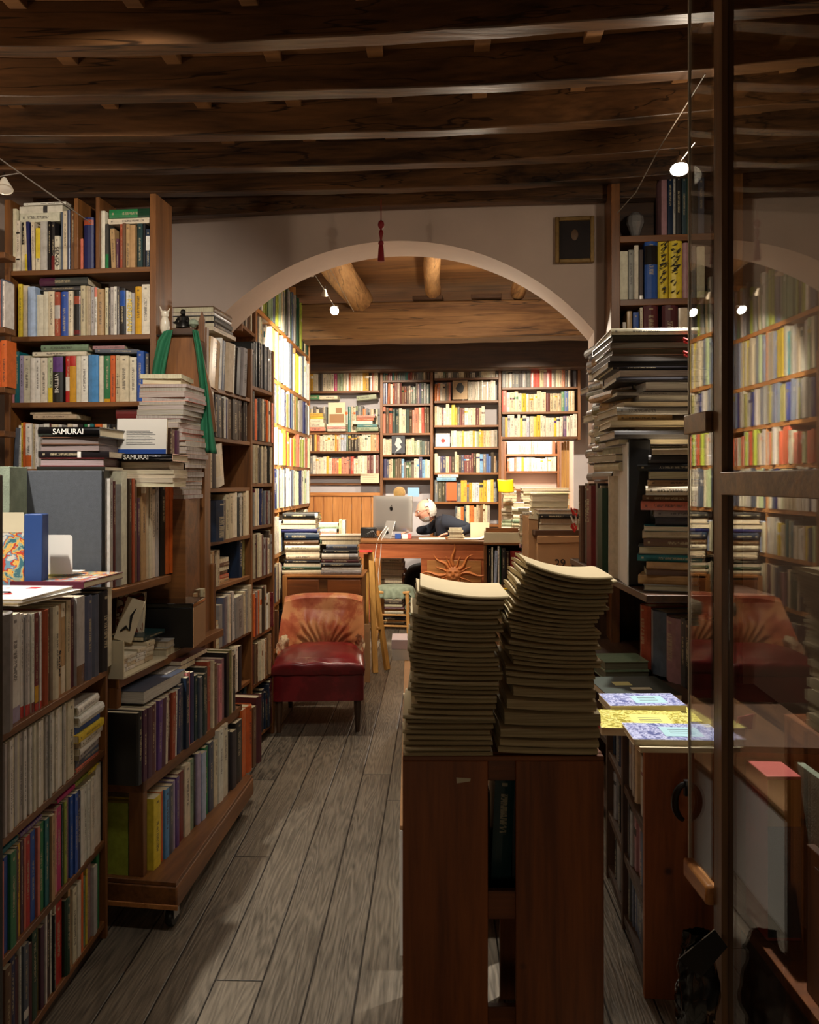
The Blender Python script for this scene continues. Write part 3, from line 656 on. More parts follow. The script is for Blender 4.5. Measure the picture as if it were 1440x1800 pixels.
for q in [((172, 545, 58, 80), 'white', 'topmost flat on the top row of the left wall bookcase', dict()), ((138, 515, 90, 150), 'ivory', 'upper flat one above the top row of the left wall bookcase', dict(bands=[(.35, .45, 'dark grey')])), ((142, 490, 151, 230), 'ivory', 'lower flat one above the top row of the left wall bookcase', dict()),
          ((925, 1285, 118, 192), 'green', 'lying above the top row right end', dict(bands=[(.0, .3, 'dark green')])), ((915, 1278, 198, 246), 'cream', 'lying under the green one at the top row right end', dict()),
          ((318, 740, 720, 790), 'dark grey', 'lying flat above the second row of the left wall bookcase', dict(bands=[(.68, 1, 'plum')], hard=True)), ((330, 690, 800, 832), 'dark grey', 'thin, lying under the plum and grey one', dict())]:
    (a, b_, c, d_), col, wh, kw = q
    front_flat(fD, a/4.966, b_/4.966, 340+c/4.966, 340+d_/4.966, col, wh, 0, n=.1, **kw)
for q in [((330, 745, 68, 126), 'sage green', 'lying above the third row of the left wall bookcase', dict(hard=True)), ((250, 725, 131, 166), 'ivory', 'lying under the sage green one', dict()), ((780, 1060, 78, 108), 'mauve', 'lying above the third row beside the sage green one', dict()), ((800, 1180, 115, 150), 'slate', 'thin, lying under the mauve one', dict(tilt=.04)),
          ((255, 640, 685, 722), 'beige', 'lying on the fourth row of the left wall bookcase', dict()), ((230, 590, 664, 683), 'beige', 'thin, topmost on the fourth row of the left wall bookcase', dict()), ((985, 1215, 635, 718), 'dark red', 'lying right end above the fourth row', dict())]:
    (a, b_, c, d_), col, wh, kw = q
    front_flat(fD, a/4.966, b_/4.966, 590+c/4.966, 590+d_/4.966, col, wh, 0, n=.1, **kw)
# titles that can be read
M['ink_white'] = plain('title_white', (236, 232, 222), .5); M['ink_gold'] = plain('title_gold', (226, 196, 50), .4); M['ink_black'] = plain('title_black', (24, 22, 22), .6)
def upright_title(fr, z, px, py, body, size, mat, name='book_title', down=True):
    return None
TITLES = [('black', W3, 'VITTIME', .019, 'ink_white', .42), ('ivory', W2, 'MERIDIANI', .016, 'ink_gold', .5)]

# left end: neighbouring case edge with its own books
fL = frameW(3.25)
t = thing('wooden_shelf_end', 'brown side boards of another shelf at the far left edge', 'shelf', fL.mat(fL.s_(-30), 0, 0))
w_ = fL.s_(8)-fL.s_(-30)
for y in (443, 575, 680, 757): boxobj('shelf', M['shelf_x'], -.2, w_, 0, .08, fL.z(0, y)-.025, fL.z(0, y), t)
row_px(fL, fL.z(0, 575), [(-30, -18, 490, 'white'), (-17, -8, 488, 'pink'), (-7, 0, 492, 'salmon'), (1, 5, 490, 'slate'), (5.5, 9, 494, 'white')], 'shelf at the far left edge of the picture', depth=.07, n0=.0)
row_px(fL, fL.z(0, 680), [(-30, -16, 600, 'cream'), (-15, 0, 600, 'orange'), (1, 11, 598, 'orange')], 'low shelf at the far left edge of the picture', depth=.07, n0=.0)
# ---------------------------------------------------------------- near left bookcase (A)
fA_ = Frame(-.966, 1.55, 0, 1)
zA = [.853, .60, .313, .058]
t = bookcase(fA_, 0, 1.045, .21, 0, .853, zA[1:], 'low brown bookcase at the left front with four rows of books facing the aisle', th=.02, post=.018)
boxobj('top_board', M['shelf_x'], -.018, 1.063, -.004, .21, .833, .853, t); boxobj('plinth', M['dark_x'], 0, 1.045, .015, .03, 0, .036, t)
A1, A2, A3, A4 = 'top of the near left bookcase', 'second row of the near left bookcase', 'third row of the near left bookcase', 'bottom row of the near left bookcase'
def S6(l, oy): return S(l, 6.0, 0, oy)
def rowA(z, l, oy, where, hh=None, w=.19):
    sp = S6(l, oy)
    if hh: sp = [(a, b, min(hh*(1+rng.uniform(-.03, .03)), 4) if c == 0 else c, d, *r) for a, b, c, d, *r in sp]
    row_px(fA_, z, sp, where, depth=w, n0=.012)
row_px(fA_, zA[0], S6([(-60, 145, 475, 'grey', dict(w=.2, hard=True)), (147, 262, 478, 'white', dict(w=.2, bands=[(.0, .14, 'lilac')])), (265, 300, 470, 'white', dict(bands=[(0, .11, 'red')])), (301, 330, 476, 'pale grey', dict(bands=[(0, .11, 'red')])), (331, 360, 474, 'white', dict(bands=[(0, .1, 'red')])), (361, 390, 470, 'white', dict(bands=[(0, .1, 'dark red')])),
    (392, 434, 462, 'dark red', dict(bands=[(0, .07, 'red'), (.08, .25, 'mustard')])), (436, 455, 452, 'white', dict(bands=[(0, .08, 'red')])), (457, 474, 448, 'black'), (477, 536, 430, 'terracotta', dict(hard=True)), (538, 582, 420, 'brown'), (584, 640, 395, 'cream', dict(hard=True)), (642, 690, 380, 'tan'), (692, 733, 362, 'cream', dict(bands=[(.3, .85, 'tan')])), (735, 780, 330, 'beige'),
    (784, 820, 300, 'maroon'), (822, 904, 290, 'pale grey', dict(bands=[(0, .22, 'brown')])), (907, 974, 282, 'slate', dict(hard=True)), (975, 1040, 275, 'slate', dict(hard=True)), (1042, 1138, 240, 'black', dict(hard=True)), (1150, 1195, 200, 'cream')], 1000), A1, depth=.2, n0=.008)
wh = []
x = 42
while x < 716:
    wd = 33-8*x/716
    wh.append((x, x+wd-1, 0, rng.choice(['white', 'white', 'ivory', 'pale grey'])if x < 690 else 'cream')); x += wd
wh = [(a, b, .222, c) for a, b, _, c in wh]
sp = [(a/6, b/6, h, c) for a, b, h, c in wh]+[(122.6, 134.5, .22, 'cream')]
row_px(fA_, zA[1], sp, A2, depth=.18, n0=.004)
p = fA_.pt(fA_.s_(156), .10)
pile(p.x-.0, p.y, zA[1], [(.012, .17, .19, 'salmon'), (.022, .16, .19, 'slate'), (.02, .165, .2, 'pale grey'), (.018, .18, .21, 'white'), (.02, .18, .21, 'ivory'), (.022, .19, .215, 'yellow'), (.02, .17, .2, 'blue'), (.03, .18, .21, 'white'), (.028, .17, .2, 'white')], 'pile ending the second row of the near left bookcase', ang=-90, jitter=.004)
c3 = [(10, 44, 'salmon'), (45, 74, 'pink'), (75, 119, 'blue'), (121, 184, 'green'), (187, 218, 'maroon'), (221, 258, 'mustard'), (261, 289, 'plum'), (291, 309, 'salmon'), (311, 358, 'red'), (361, 414, 'blue'), (416, 444, 'salmon'), (446, 499, 'green'), (501, 545, 'teal'), (547, 585, 'tan'), (587, 606, 'plum'), (608, 630, 'pink'), (632, 684, 'magenta'),
      (688, 706, 'dark green'), (708, 735, 'lime'), (737, 762, 'mauve'), (764, 797, 'blue'), (799, 829, 'blue'), (831, 860, 'navy'), (862, 898, 'white'), (900, 932, 'white'), (934, 965, 'white'), (967, 1000, 'ivory'), (1002, 1040, 'white'), (1042, 1096, 'ivory'), (1098, 1113, 'black'), (1115, 1138, 'white')]
row_px(fA_, zA[2], [(a/6, b/6, .232*(1 if a < 860 else .97) if a < 1040 else .25, c) for a, b, c in c3], A3, depth=.17, n0=.006)
for k, (px, c, L) in enumerate([(22, 'teal', .1), (62, 'purple', .12), (123, 'magenta', .12), (150, 'lime', .1), (170, 'yellow', .09)]):
    p = fA_.pt(fA_.s_(px), .095)
    flat(p.x, p.y, zA[2]+.2425, .011, L, .17, -90, c, 'lying on top of the third row of the near left bookcase', k, tilt=0)
c4 = [(62, 128, 'brown'), (134, 186, 'navy'), (188, 234, 'maroon'), (236, 254, 'white'), (257, 310, 'slate', dict(bands=[(.17, .27, 'white')])), (312, 354, 'maroon'), (358, 413, 'dark green'), (416, 446, 'olive'), (448, 488, 'plum'), (491, 508, 'white'), (510, 522, 'pale grey'), (524, 560, 'dark brown'), (562, 580, 'white'), (582, 598, 'black'), (600, 614, 'ivory'), (616, 690, 'red'), (692, 744, 'dark green', dict(hard=True)),
      (748, 770, 'tan', dict(lean=-3)), (785, 826, 'cream'), (828, 864, 'ivory'), (866, 890, 'orange'), (892, 925, 'sage green'), (927, 940, 'yellow'), (942, 990, 'mauve'), (992, 1030, 'pale grey'), (1032, 1062, 'green')]
row_px(fA_, zA[3], [(q[0]/6, q[1]/6, .222*(1+.06*math.sin(i*2.3)), q[2])+tuple(q[3:]) for i, q in enumerate(c4)], A4, depth=.17, n0=.006)
def flatbook(name, label, cat, cx, cy, z, L, Wd, T, yaw, cover, art=None, group=None, pg='paper', spine=None):
    """art book lying flat; local x = length along viewer, y = depth"""
    t = thing(name, label, cat, Matrix.Translation((cx, cy, z)) @ Matrix.Rotation(math.radians(yaw), 4, 'Z'), group)
    boxobj('pages', M[pg], -L/2+.002, L/2-.002, -Wd/2+.002, Wd/2-.002, .002, T-.002, t, bevel=0)
    b = MB(); b.box(-L/2, L/2, -Wd/2, Wd/2, 0, .002); b.box(-L/2, L/2, -Wd/2, Wd/2, T-.002, T); b.box(-L/2, L/2, -Wd/2, -Wd/2+.002, .002, T-.002) if spine else None
    b.build('cover', cover, t)
    if art: art(t, L, Wd, T)
    return t
def mottled(name, cols, scale):
    m, ns, L, b = newmat(name)
    tc = N(ns, 'ShaderNodeTexCoord'); n = N(ns, 'ShaderNodeTexNoise'); n.inputs['Scale'].default_value = scale; n.inputs['Detail'].default_value = 5; n.inputs['Distortion'].default_value = 1; L.new(tc.outputs['Object'], n.inputs['Vector'])
    r = N(ns, 'ShaderNodeValToRGB'); r.color_ramp.interpolation = 'CONSTANT'; e = r.color_ramp.elements
    e[0].color = (*lin(cols[0]), 1); e[0].position = 0; e[1].color = (*lin(cols[1]), 1); e[1].position = .4
    for i, c in enumerate(cols[2:]): x = e.new(.4+.5*(i+1)/len(cols)*.6); x.color = (*lin(c), 1)
    L.new(n.outputs['Fac'], r.inputs['Fac']); L.new(r.outputs['Color'], b.inputs['Base Color']); b.inputs['Roughness'].default_value = .35
    return m
M['art1'] = mottled('painted_cover', [(60, 110, 120), (150, 170, 150), (226, 180, 90), (190, 70, 50), (110, 150, 170), (214, 206, 190)], 22)
M['cat_cover'] = plain('pale_yellow_cover', (222, 214, 140), .4)
M['magwhite'] = plain('glossy_white_cover', (232, 228, 226), .3)
# white magazine and art book lying on the near left bookcase
zt = 1.128
def mag_art(t, L, Wd, T):
    b = MB(); b.box(.05, .08, .07, .1, T, T+.0006); b.build('red_stamp', M['red'], t, bevel=0)
    b = MB(); b.tube([(-.10, -.02, T+.0005), (-.04, .012, T+.0005), (.02, -.01, T+.0005), (.06, -.03, T+.0005)], [.001, .003, .003, .006], 6); b.build('brush_stroke', M['greycloth'], t)
    b = MB(); b.lathe([(.001, .0012), (.012, .001), (.013, 0)], (.06, -.04, T), 12); b.lathe([(.001, .0012), (.006, .001), (.007, 0)], (-.02, .06, T), 10); b.lathe([(.001, .0012), (.005, .001), (.006, 0)], (-.005, .075, T), 10); b.build('red_flower', M['red'], t)
flatbook('magazine', 'white glossy magazine with red flower art lying on the near left bookcase', 'magazine', -1.135, 2.24, zt+.012, .31, .27, .008, -4, M['magwhite'], mag_art, 'magazines on the near left bookcase')
flatbook('magazine', 'magazine directly under the white one with the red flower', 'magazine', -1.125, 2.26, zt+.002, .31, .27, .009, -12, M['white'], None, 'magazines on the near left bookcase')
def art_art(t, L, Wd, T):
    boxobj('cover_picture', M['art1'], -L/2+.08, L/2-.004, -Wd/2+.012, Wd/2-.004, T, T+.0006, t, bevel=0)
    boxobj('yellow_panel', M['cat_cover'], -L/2+.004, -L/2+.08, -Wd/2+.012, Wd/2-.004, T, T+.0006, t, bevel=0)
flatbook('art_book', 'colourful painted-cover art book lying at the far end of the near left bookcase', 'book', -1.075, 2.575, zt+.003, .24, .27, .02, -5, plain('plum_spine', (92, 30, 50), .5), art_art, spine=True)

# ---------------------------------------------------------------- book trolley (T)
fT = Frame(-.865, 2.66, .144, .99)
LT = .93
t = thing('book_trolley', 'wooden shelf trolley on castors behind the near left bookcase', 'trolley', fT.mat())
b = MB()
def trap(b, x0, x1, ya, yb, y1, z0, z1): b.add([(x0, ya, z0), (x1, yb, z0), (x1, y1, z0), (x0, y1, z0), (x0, ya, z1), (x1, yb, z1), (x1, y1, z1), (x0, y1, z1)], [(0, 1, 2, 3), (4, 5, 6, 7), (0, 1, 5, 4), (1, 2, 6, 5), (2, 3, 7, 6), (3, 0, 4, 7)])
trap(b, -.02, LT+.02, -.125, -.045, .32, .078, .15); b.build('base', M['shelf_x'], t, bevel=.006)
boxobj('base_lip', M['pine_x'], -.024, -.018, -.128, .32, .076, .092, t, bevel=.002)
b = MB(); trap(b, -.018, LT+.018, -.121, -.041, .315, .15, .164); b.build('base_top', M['shelf_x'], t, bevel=.002)
boxobj('lower_post', M['shelf_z'], -.0, .028, .0, .05, .164, .475, t); boxobj('lower_post', M['shelf_z'], LT-.028, LT, .0, .05, .164, .475, t)
boxobj('upper_post', M['shelf_z'], .0, .028, .09, .135, .475, .804, t); boxobj('upper_post', M['shelf_z'], LT-.03, LT, .12, .31, .475, 1.09, t)
boxobj('shelf', M['shelf_x'], 0, LT, .0, .31, .435, .475, t); boxobj('shelf', M['shelf_x'], 0, LT, .085, .31, .772, .804, t); boxobj('shelf', M['shelf_x'], -.03, .5, .13, .31, 1.06, 1.088, t)
boxobj('back_panel', M['dark_x'], 0, LT, .31, .32, .164, 1.09, t, bevel=0); boxobj('upper_post', M['shelf_z'], 0, .02, .19, .31, .804, 1.06, t)
for a, b_ in ((.03, -.085), (LT-.05, -.0), (.03, .28), (LT-.05, .28)):
    mb = MB(); mb.lathe([(.012, -.012), (.03, -.012), (.034, -.006), (.034, .006), (.03, .012), (.012, .012)], n=22, mat=Matrix.Translation((a, b_, .034)) @ Matrix.Rotation(math.pi/2, 4, 'X')); w = mb.build('castor', M['black'], t)
    mb = MB(); mb.box(-.02, .02, -.017, -.014, .03, .078); mb.box(-.02, .02, .014, .017, .03, .078); mb.box(-.025, .025, -.02, .02, .072, .078)
    o = mb.build('castor_fork', M['metal'], w); o.location = (a, b_, 0)
T1, T2 = 'lower shelf of the wooden trolley', 'middle shelf of the wooden trolley'
row_px(fT, .164, [(264, 276.5, .235, 'yellow'), (277, 282.5, .237, 'orange', dict(w=.19)), (283, 290.5, .235, 'sky blue'), (291, 297.5, .235, 'slate'), (298, 302.5, .24, 'lilac'), (303, 308.5, .245, 'purple'), (309, 319.5, .247, 'dark red'), (320, 329.5, .258, 'cream'), (330, 337.5, .26, 'sage green'), (338, 341, .27, 'black'), (341.5, 348, .265, 'lilac'), (348.5, 355.5, .255, 'pale blue'),
    (356, 362.5, .262, 'green'), (363, 370.5, .268, 'slate'), (371, 377.5, .26, 'cream'), (378, 386.5, .29, 'white', dict(w=.24)), (387, 396, .292, 'ivory', dict(w=.24)), (396.5, 401, .25, 'black'), (402, 409.5, .24, 'dark grey'), (410, 421.5, .26, 'black'), (422, 429.5, .29, 'orange'), (430, 438.5, .29, 'orange', dict(hard=True)), (439, 445, .27, 'brown'), (446, 454, .3, 'maroon', dict(hard=True))], T1, depth=.2, n0=-.012)
p = fT.pt(.028, .07); Mx = fT.mat(.004, .055, .164)
reg(Mx, .022, .235, .2, 'lime', T1+', left of the post', 0, pg=(200, 190, 60))
cols2 = ['black', 'plum', 'plum', 'maroon', 'cream', 'purple', 'plum', 'ivory', 'maroon', 'terracotta', 'white', 'navy', 'slate', 'dark blue', 'pink', 'navy', 'dark teal', 'slate', 'dark teal', 'dark grey', 'terracotta', 'cream', 'brown', 'mauve', 'pink', 'mauve', 'black', 'olive', 'cream', 'black']
sp = []; x = 241
for i, c in enumerate(cols2):
    w_ = 7.2 if c not in ('cream', 'white', 'ivory') else 4.5
    if i == 0: w_ = 9
    w_ *= (1.05-.38*(x-241)/170)
    sp.append((x, x+w_-.3, (.232 if i < 12 else .25+.02*math.sin(i)), c, dict(lean=2.0 if 4 < i < 12 else 0, w=.22, hard=i == 0))); x += w_
row_px(fT, .475, sp, T2, depth=.2, n0=.0)
t = thing('barcode_label', 'white barcode sticker on the black book at the trolley end', 'label', fT.mat(-.0, .035, .50)); boxobj('label', M['white'], -.0012, -.0004, 0, .045, 0, .03, t, bevel=0)
b = MB()
for k in range(9): b.box(-.0016, -.0012, .006+k*.004, .0075+k*.004+(k % 3)*.0006, .007, .024)
b.build('bars', M['ink_black'], t, bevel=0)
p = fT.pt(.20, .11); flat(p.x, p.y, .7165, .04, .33, .19, math.degrees(math.atan2(fT.n.x, fT.n.y)), 'slate', 'large, lying on the books of the trolley middle shelf', 0, pg=(200, 196, 186), face='pages')
for k, (s, z_, c) in enumerate([(.40, .756-.03, 'pale grey'), (.52, .745, 'maroon')]):
    p = fT.pt(s, .14); flat(p.x, p.y, z_+.015, .018, .25, .19, math.degrees(math.atan2(fT.n.x, fT.n.y)), c, 'lying on the books behind the big slate one on the trolley', k, face='pages')
# items on the trolley's upper shelf
t = thing('magazine_file', 'pale open-topped cardboard tray at the end of the trolley upper shelf', 'file', fT.mat(.0, .068, .804))
b = MB(); b.box(0, .005, 0, .17, 0, .125); b.build('end_wall', M['cream'], t); b = MB(); b.box(.005, .33, .165, .17, 0, .1); b.build('back_wall', M['cream'], t); b = MB(); b.box(.005, .33, 0, .165, 0, .006); b.build('bottom', M['cream'], t)
b = MB(); b.lathe([(.001, 0), (.005, .001), (.005, .002)], n=12, mat=Matrix.Translation((-.001, .07, .085)) @ Matrix.Rotation(-math.pi/2, 4, 'Y')); b.build('finger_hole', M['black'], t)
bh = math.degrees(math.atan2(fT.n.x, fT.n.y))
for k in range(4):
    s = .05+.066*k; hgt = [.06, .055, .06, .07][k]; p = fT.pt(s, .145); zz = .811; nbl = 4
    for j in range(nbl):
        flat(p.x+.002*j-.02, p.y+rng.uniform(-.004, .004), zz, hgt/nbl-.001, .064, .13, bh, rng.choice(['cream', 'ivory', 'white', 'beige']), ['in the nearest heap in the pale tray', 'in the second heap in the pale tray', 'in the third heap in the pale tray', 'in the farthest heap in the pale tray'][k], nbl-1-j, noun='booklet', tilt=.02, minor=True)
        zz += hgt/nbl
p = fT.pt(.30, .17); flat(p.x, p.y, .886, .014, .17, .13, bh, 'dark teal', 'lying across the booklets in the pale tray', 0)
p = fT.pt(.42, .16); pile(p.x, p.y, .804, [(.03, .14, .14, 'cream', 'pages'), (.026, .13, .14, 'pale grey', 'pages')], 'small pile beside the pale tray on the trolley', ang=bh)
t = thing('storage_box', 'black lidded box on the trolley upper shelf', 'box', Matrix.Translation(P(299, 1060, 3.12)+Vector((0, .06, -.165))) )
boxobj('body', M['black'], -.098, .095, -.09, .09, 0, .15, t, bevel=.003); boxobj('lid', M['blackgloss'], -.1, .097, -.092, .092, .15, .168, t, bevel=.003); boxobj('edge_strip', M['card'], .095, .098, -.09, .09, 0, .15, t, bevel=0)
row_px(Frame(*P(340, 1100, 3.3).xy, .144, .99), .804, [(344, 349, .19, 'tan'), (349.5, 354, .2, 'brown'), (354.5, 360, .2, 'beige')], 'right end of the trolley upper shelf', depth=.12, n0=.0)
t = thing('binder', 'large dark maroon and black upright binder beyond the black box', 'binder', fT.mat(.68, .15, .804)); boxobj('cover', plain('maroon_board', (60, 22, 24), .6), 0, .03, 0, .15, 0, .33, t); boxobj('spine_board', M['black'], .03, .06, 0, .15, 0, .32, t)
# picture cards
M['cardpic'] = mottled('printed_picture', [(196, 184, 160), (196, 184, 160), (120, 60, 40), (60, 44, 36), (200, 190, 170)], 16)
t = thing('picture_card', 'pale framed print leaning in the trolley, red-brown figure on it', 'print', Matrix.Translation(P(228, 1118, 2.98)) @ Matrix.Rotation(math.radians(-10), 4, 'X')); boxobj('print', M['cardpic'], -.052, .045, 0, .004, -.01, .155, t, bevel=0); boxobj('mount', M['cream'], -.056, .05, .004, .008, -.015, .16, t, bevel=0)
t = thing('picture_card', 'small white card with ink drawing leaning on the print in the trolley', 'print', Matrix.Translation(P(218, 1122, 2.86)) @ Matrix.Rotation(math.radians(-10), 4, 'X') @ Matrix.Rotation(math.radians(16), 4, 'Y')); boxobj('card', M['paper'], -.035, .03, 0, .002, -.01, .14, t, bevel=0)
b = MB(); b.tube([(-.02, -.001, .02), (-.005, -.001, .04), (.01, -.001, .03), (.0, -.001, .08), (.008, -.001, .11)], [.003, .006, .003, .005, .001], 5); b.build('ink_drawing', M['ink_black'], t)

# row G: tall books on the trolley's top board
G = 'top shelf of the wooden trolley'
fG = Frame(-1.0, 2.70, .144, .99)
t = thing('large_binder', 'huge grey cloth binder standing cover-out on the trolley top shelf', 'binder', Matrix.Translation(P(113, 1010, 2.74)+Vector((0, 0, .0))))
z0g = 1.09; zb = EYE-(827-HZ)*2.74/F; cz = t.location.z
boxobj('front_cover', M['greycloth'], -.128, .125, 0, .004, z0g-cz, zb-cz, t); boxobj('back_cover', M['greycloth'], -.128, .125, .05, .054, z0g-cz, zb-cz, t); boxobj('spine', M['black'], .125, .132, 0, .054, z0g-cz, zb-cz, t); boxobj('leaves', M['paper'], -.125, .125, .004, .05, z0g+.004-cz, zb-.006-cz, t, bevel=0)
def SG(l): return S(l, 4.285, 180, 620)
row_px(fG, z0g, [(200, 205.5, .37, 'pale grey'), (206, 209.5, .36, 'maroon'), (210, 221, .35, 'grey', dict(hard=True)), (222, 232, .395, 'ivory', dict(w=.26)), (233, 237.5, .37, 'dark brown'), (238, 242, .37, 'terracotta'), (242.5, 247, .365, 'brown'), (247.5, 252.5, .3, 'plum'), (253, 262, .34, 'tan', dict(bands=[(.93, 1, 'ivory')])), (262.5, 267.5, .36, 'beige'),
    (268, 273, .37, 'cream'), (273.5, 278.5, .33, 'cream'), (279, 284.5, .35, 'pale grey'), (285, 296.5, .35, 'black', dict(hard=True)), (297, 303.5, .385, 'orange', dict(hard=True)), (304, 313, .385, 'orange', dict(hard=True)), (318, 324, .3, 'dark grey'), (325, 329, .33, 'beige'), (330, 334.5, .34, 'pale grey')], G, depth=.24, n0=.015)
# left end: illustrated book, white bookend, open pale box
t = thing('art_book', 'upright illustrated book with a blue spine at the far left edge', 'book', Matrix.Translation(P(42, 1030, 2.45)))
boxobj('cover', M['art1'], -.085, .0, .0, .003, -.02, .22, t); boxobj('cover_band', M['cream'], -.085, .0, -.0005, 0, .16, .22, t, bevel=0); boxobj('spine', plain('deep_blue', (40, 70, 128), .5), .0, .055, 0, .045, -.02, .215, t, bevel=.003)
t = thing('bookend', 'white metal bookend beside the grey binder', 'bookend', Matrix.Translation(P(100, 1008, 2.55)))
b = MB(); pl = [(-.06, 0), (.048, 0), (.048, .1)]+[(.038+.01*math.cos(a*math.pi/8), .11+.01*math.sin(a*math.pi/8)) for a in range(0, 5)]+[(-.06, .12)]
b.prism(pl, 0, .002); b.box(-.06, .048, .0, .1, -.002, 0); b.build('plate', M['white'], t, bevel=0)
boxobj('body', M['cushion'], -.13, -.02, 0, .12, -.1, .1, tag_parent := thing('box', 'pale green-grey open box behind the illustrated book at left', 'box', Matrix.Translation(P(28, 875, 2.62))))

# ---------------------------------------------------------------- piles on the trolley
drk = ['dark grey', 'brown', 'grey', 'dark brown', 'slate', 'olive', 'black']
p = P(122, 823, 2.76)
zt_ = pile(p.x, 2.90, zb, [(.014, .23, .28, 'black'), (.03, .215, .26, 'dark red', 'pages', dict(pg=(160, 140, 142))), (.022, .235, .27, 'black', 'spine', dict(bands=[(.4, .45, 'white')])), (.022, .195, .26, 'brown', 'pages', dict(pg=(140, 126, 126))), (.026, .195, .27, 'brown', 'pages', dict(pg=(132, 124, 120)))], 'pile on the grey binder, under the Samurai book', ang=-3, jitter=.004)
def titled_book(label, cx, cy, z, L, Wd, T, yaw, title, size, tx=0, cat='book'):
    t = thing('hardback_book', label, cat, Matrix.Translation((cx, cy, z)) @ Matrix.Rotation(math.radians(yaw), 4, 'Z'))
    boxobj('pages', M['paper'], -L/2+.004, L/2-.005, -Wd/2+.004, Wd/2-.006, .003, T-.003, t, bevel=0)
    b = MB(); b.box(-L/2, L/2, -Wd/2+.002, Wd/2, 0, .003); b.box(-L/2, L/2, -Wd/2+.002, Wd/2, T-.003, T)
    pr = [(-Wd/2+.004-.007*math.sin(math.pi*i/8), T*i/8) for i in range(9)]
    b.add([(x, y, zz) for x in (-L/2, L/2) for y, zz in pr]+[(x, -Wd/2+.005, zz) for x in (-L/2, L/2) for zz in (0, T)], [(i, i+1, i+10, i+9) for i in range(8)]+[tuple(range(9)), tuple(range(17, 8, -1))])
    b.build('cover', M['blackgloss'], t)
    txt('title', title, size, M['ink_white'], t, Matrix.Translation((tx, -Wd/2-.0042, T/2)) @ Matrix.Rotation(math.pi/2, 4, 'X'), alignx='CENTER')
    return t
titled_book('black Samurai hardback on top of the pile on the grey binder', p.x+.005, 2.90, zt_, .212, .28, .033, -3, 'SAMURAI', .026, -.0)
p2 = P(262, 800, 3.02)
zz = pile(p2.x+.01, 3.04, 1.43, [(.016, .19, .2, 'cream', 'pages'), (.016, .19, .2, 'ivory', 'pages'), (.014, .2, .2, 'cream', 'pages'), (.016, .2, .2, 'cream', 'pages'), (.03, .18, .19, 'brown', 'pages')], 'short cream pile between the samurai and tall piles', ang=-2, jitter=.004)
titled_book('second black samurai hardback, half hidden, under the blue-bottomed white book', p2.x+.02, 3.02, zz, .2, .2, .026, -2, 'SAMURAI', .022, -.03)
t = thing('paperback_book', 'white paperback with a blue lower band standing cover-out beside the tall pile', 'book', Matrix.Translation((P(251, 800, 2.98).x, 2.96, zz+.026)) @ Matrix.Rotation(math.radians(-6), 4, 'X'))
boxobj('cover', M['white'], -.09, .09, 0, .004, 0, .13, t, bevel=0); boxobj('blue_band', M['blue'], -.09, .09, -.0006, 0, .0, .018, t, bevel=0); boxobj('pages', M['paper'], -.088, .088, .004, .02, .001, .129, t, bevel=0)
b = MB()
for k in range(9): b.box(-.055, .05-(k % 3)*.01, -.0005, 0, .035+k*.006, .037+k*.006)
b.build('printed_lines', M['greycloth'], t, bevel=0)
row_px(Frame(*P(298, 790, 3.02).xy, .144, .99), zz+.001, [(299, 303, .125, 'dark brown'), (304, 310, .12, 'brown'), (311, 316, .118, 'plum')], 'beside the white blue-banded book', depth=.13, n0=0)
it = []
pal3 = ['mauve', 'beige', 'grey', 'cream', 'salmon', 'pale grey', 'terracotta', 'beige', 'ivory']
it = [(.0175+.004*math.sin(i*1.7), .19 if i > 15 else .14, .2, pal3[i % 9], 'pages', dict(dx=(-.0 if i > 15 else .028)-.012*math.sin(i*.5), pg=(176, 166, 158))) for i in range(26)]
zz = pile(-.968, 3.33, 1.38, it, 'tall leaning pile left of the green scarf', ang=8, jitter=.006)
pile(-.985, 3.33, zz, [(.022, .15, .17, 'terracotta', 'pages'), (.018, .165, .18, 'ivory', 'pages')], 'top two of the tall pile beside the green scarf', ang=-2, jitter=.002)
0 and pile(-1.055, 3.3, 1.62, [(.02, .16, .2, pal3[(i*4) % 9], 'pages') for i in range(10)], 'shorter pile left of the tall pile by the scarf', ang=2, jitter=.008)
t = thing('crate_box', 'plain brown box carrying the tall leaning pile', 'box', Matrix.Translation((-.98, 3.33, 0))); boxobj('body', M['shelf_x'], -.12, .1, -.11, .11, 0, 1.38, t)

# ---------------------------------------------------------------- wooden stand with green scarf and figurines
Ys = 3.47
def q(px, py, y=Ys): v = P(px, py, y); return (v.x, v.z)
t = thing('wooden_stand', 'brown tapered wooden stand draped with a green scarf, before the arch', 'stand', loc=(0, Ys, 0))
pl = [q(262, 760), q(268, 700), q(284, 640), q(300, 600), q(306, 586), q(340, 584), q(350, 600), q(362, 650), q(374, 700), q(380, 760)]
b = MB(); b.prism(pl, 0, .02); b.build('board', M['shelf_z'], t, bevel=.003)
b = MB(); b.prism([q(303, 590), q(307, 578), q(343, 577), q(347, 590)], -.02, .035); b.build('cap', M['dark_x'], t, bevel=.003)
b = MB(); b.prism([q(335, 590), q(345, 565), q(352, 544), q(357, 560), q(356, 600)], .025, .04); b.build('pointed_board', M['shelf_z'], t, bevel=.002)
b = MB(); b.box(q(280, 0)[0], q(360, 0)[0], .0, .1, 0, q(0, 760)[1]); b.build('post', M['shelf_z'], t)
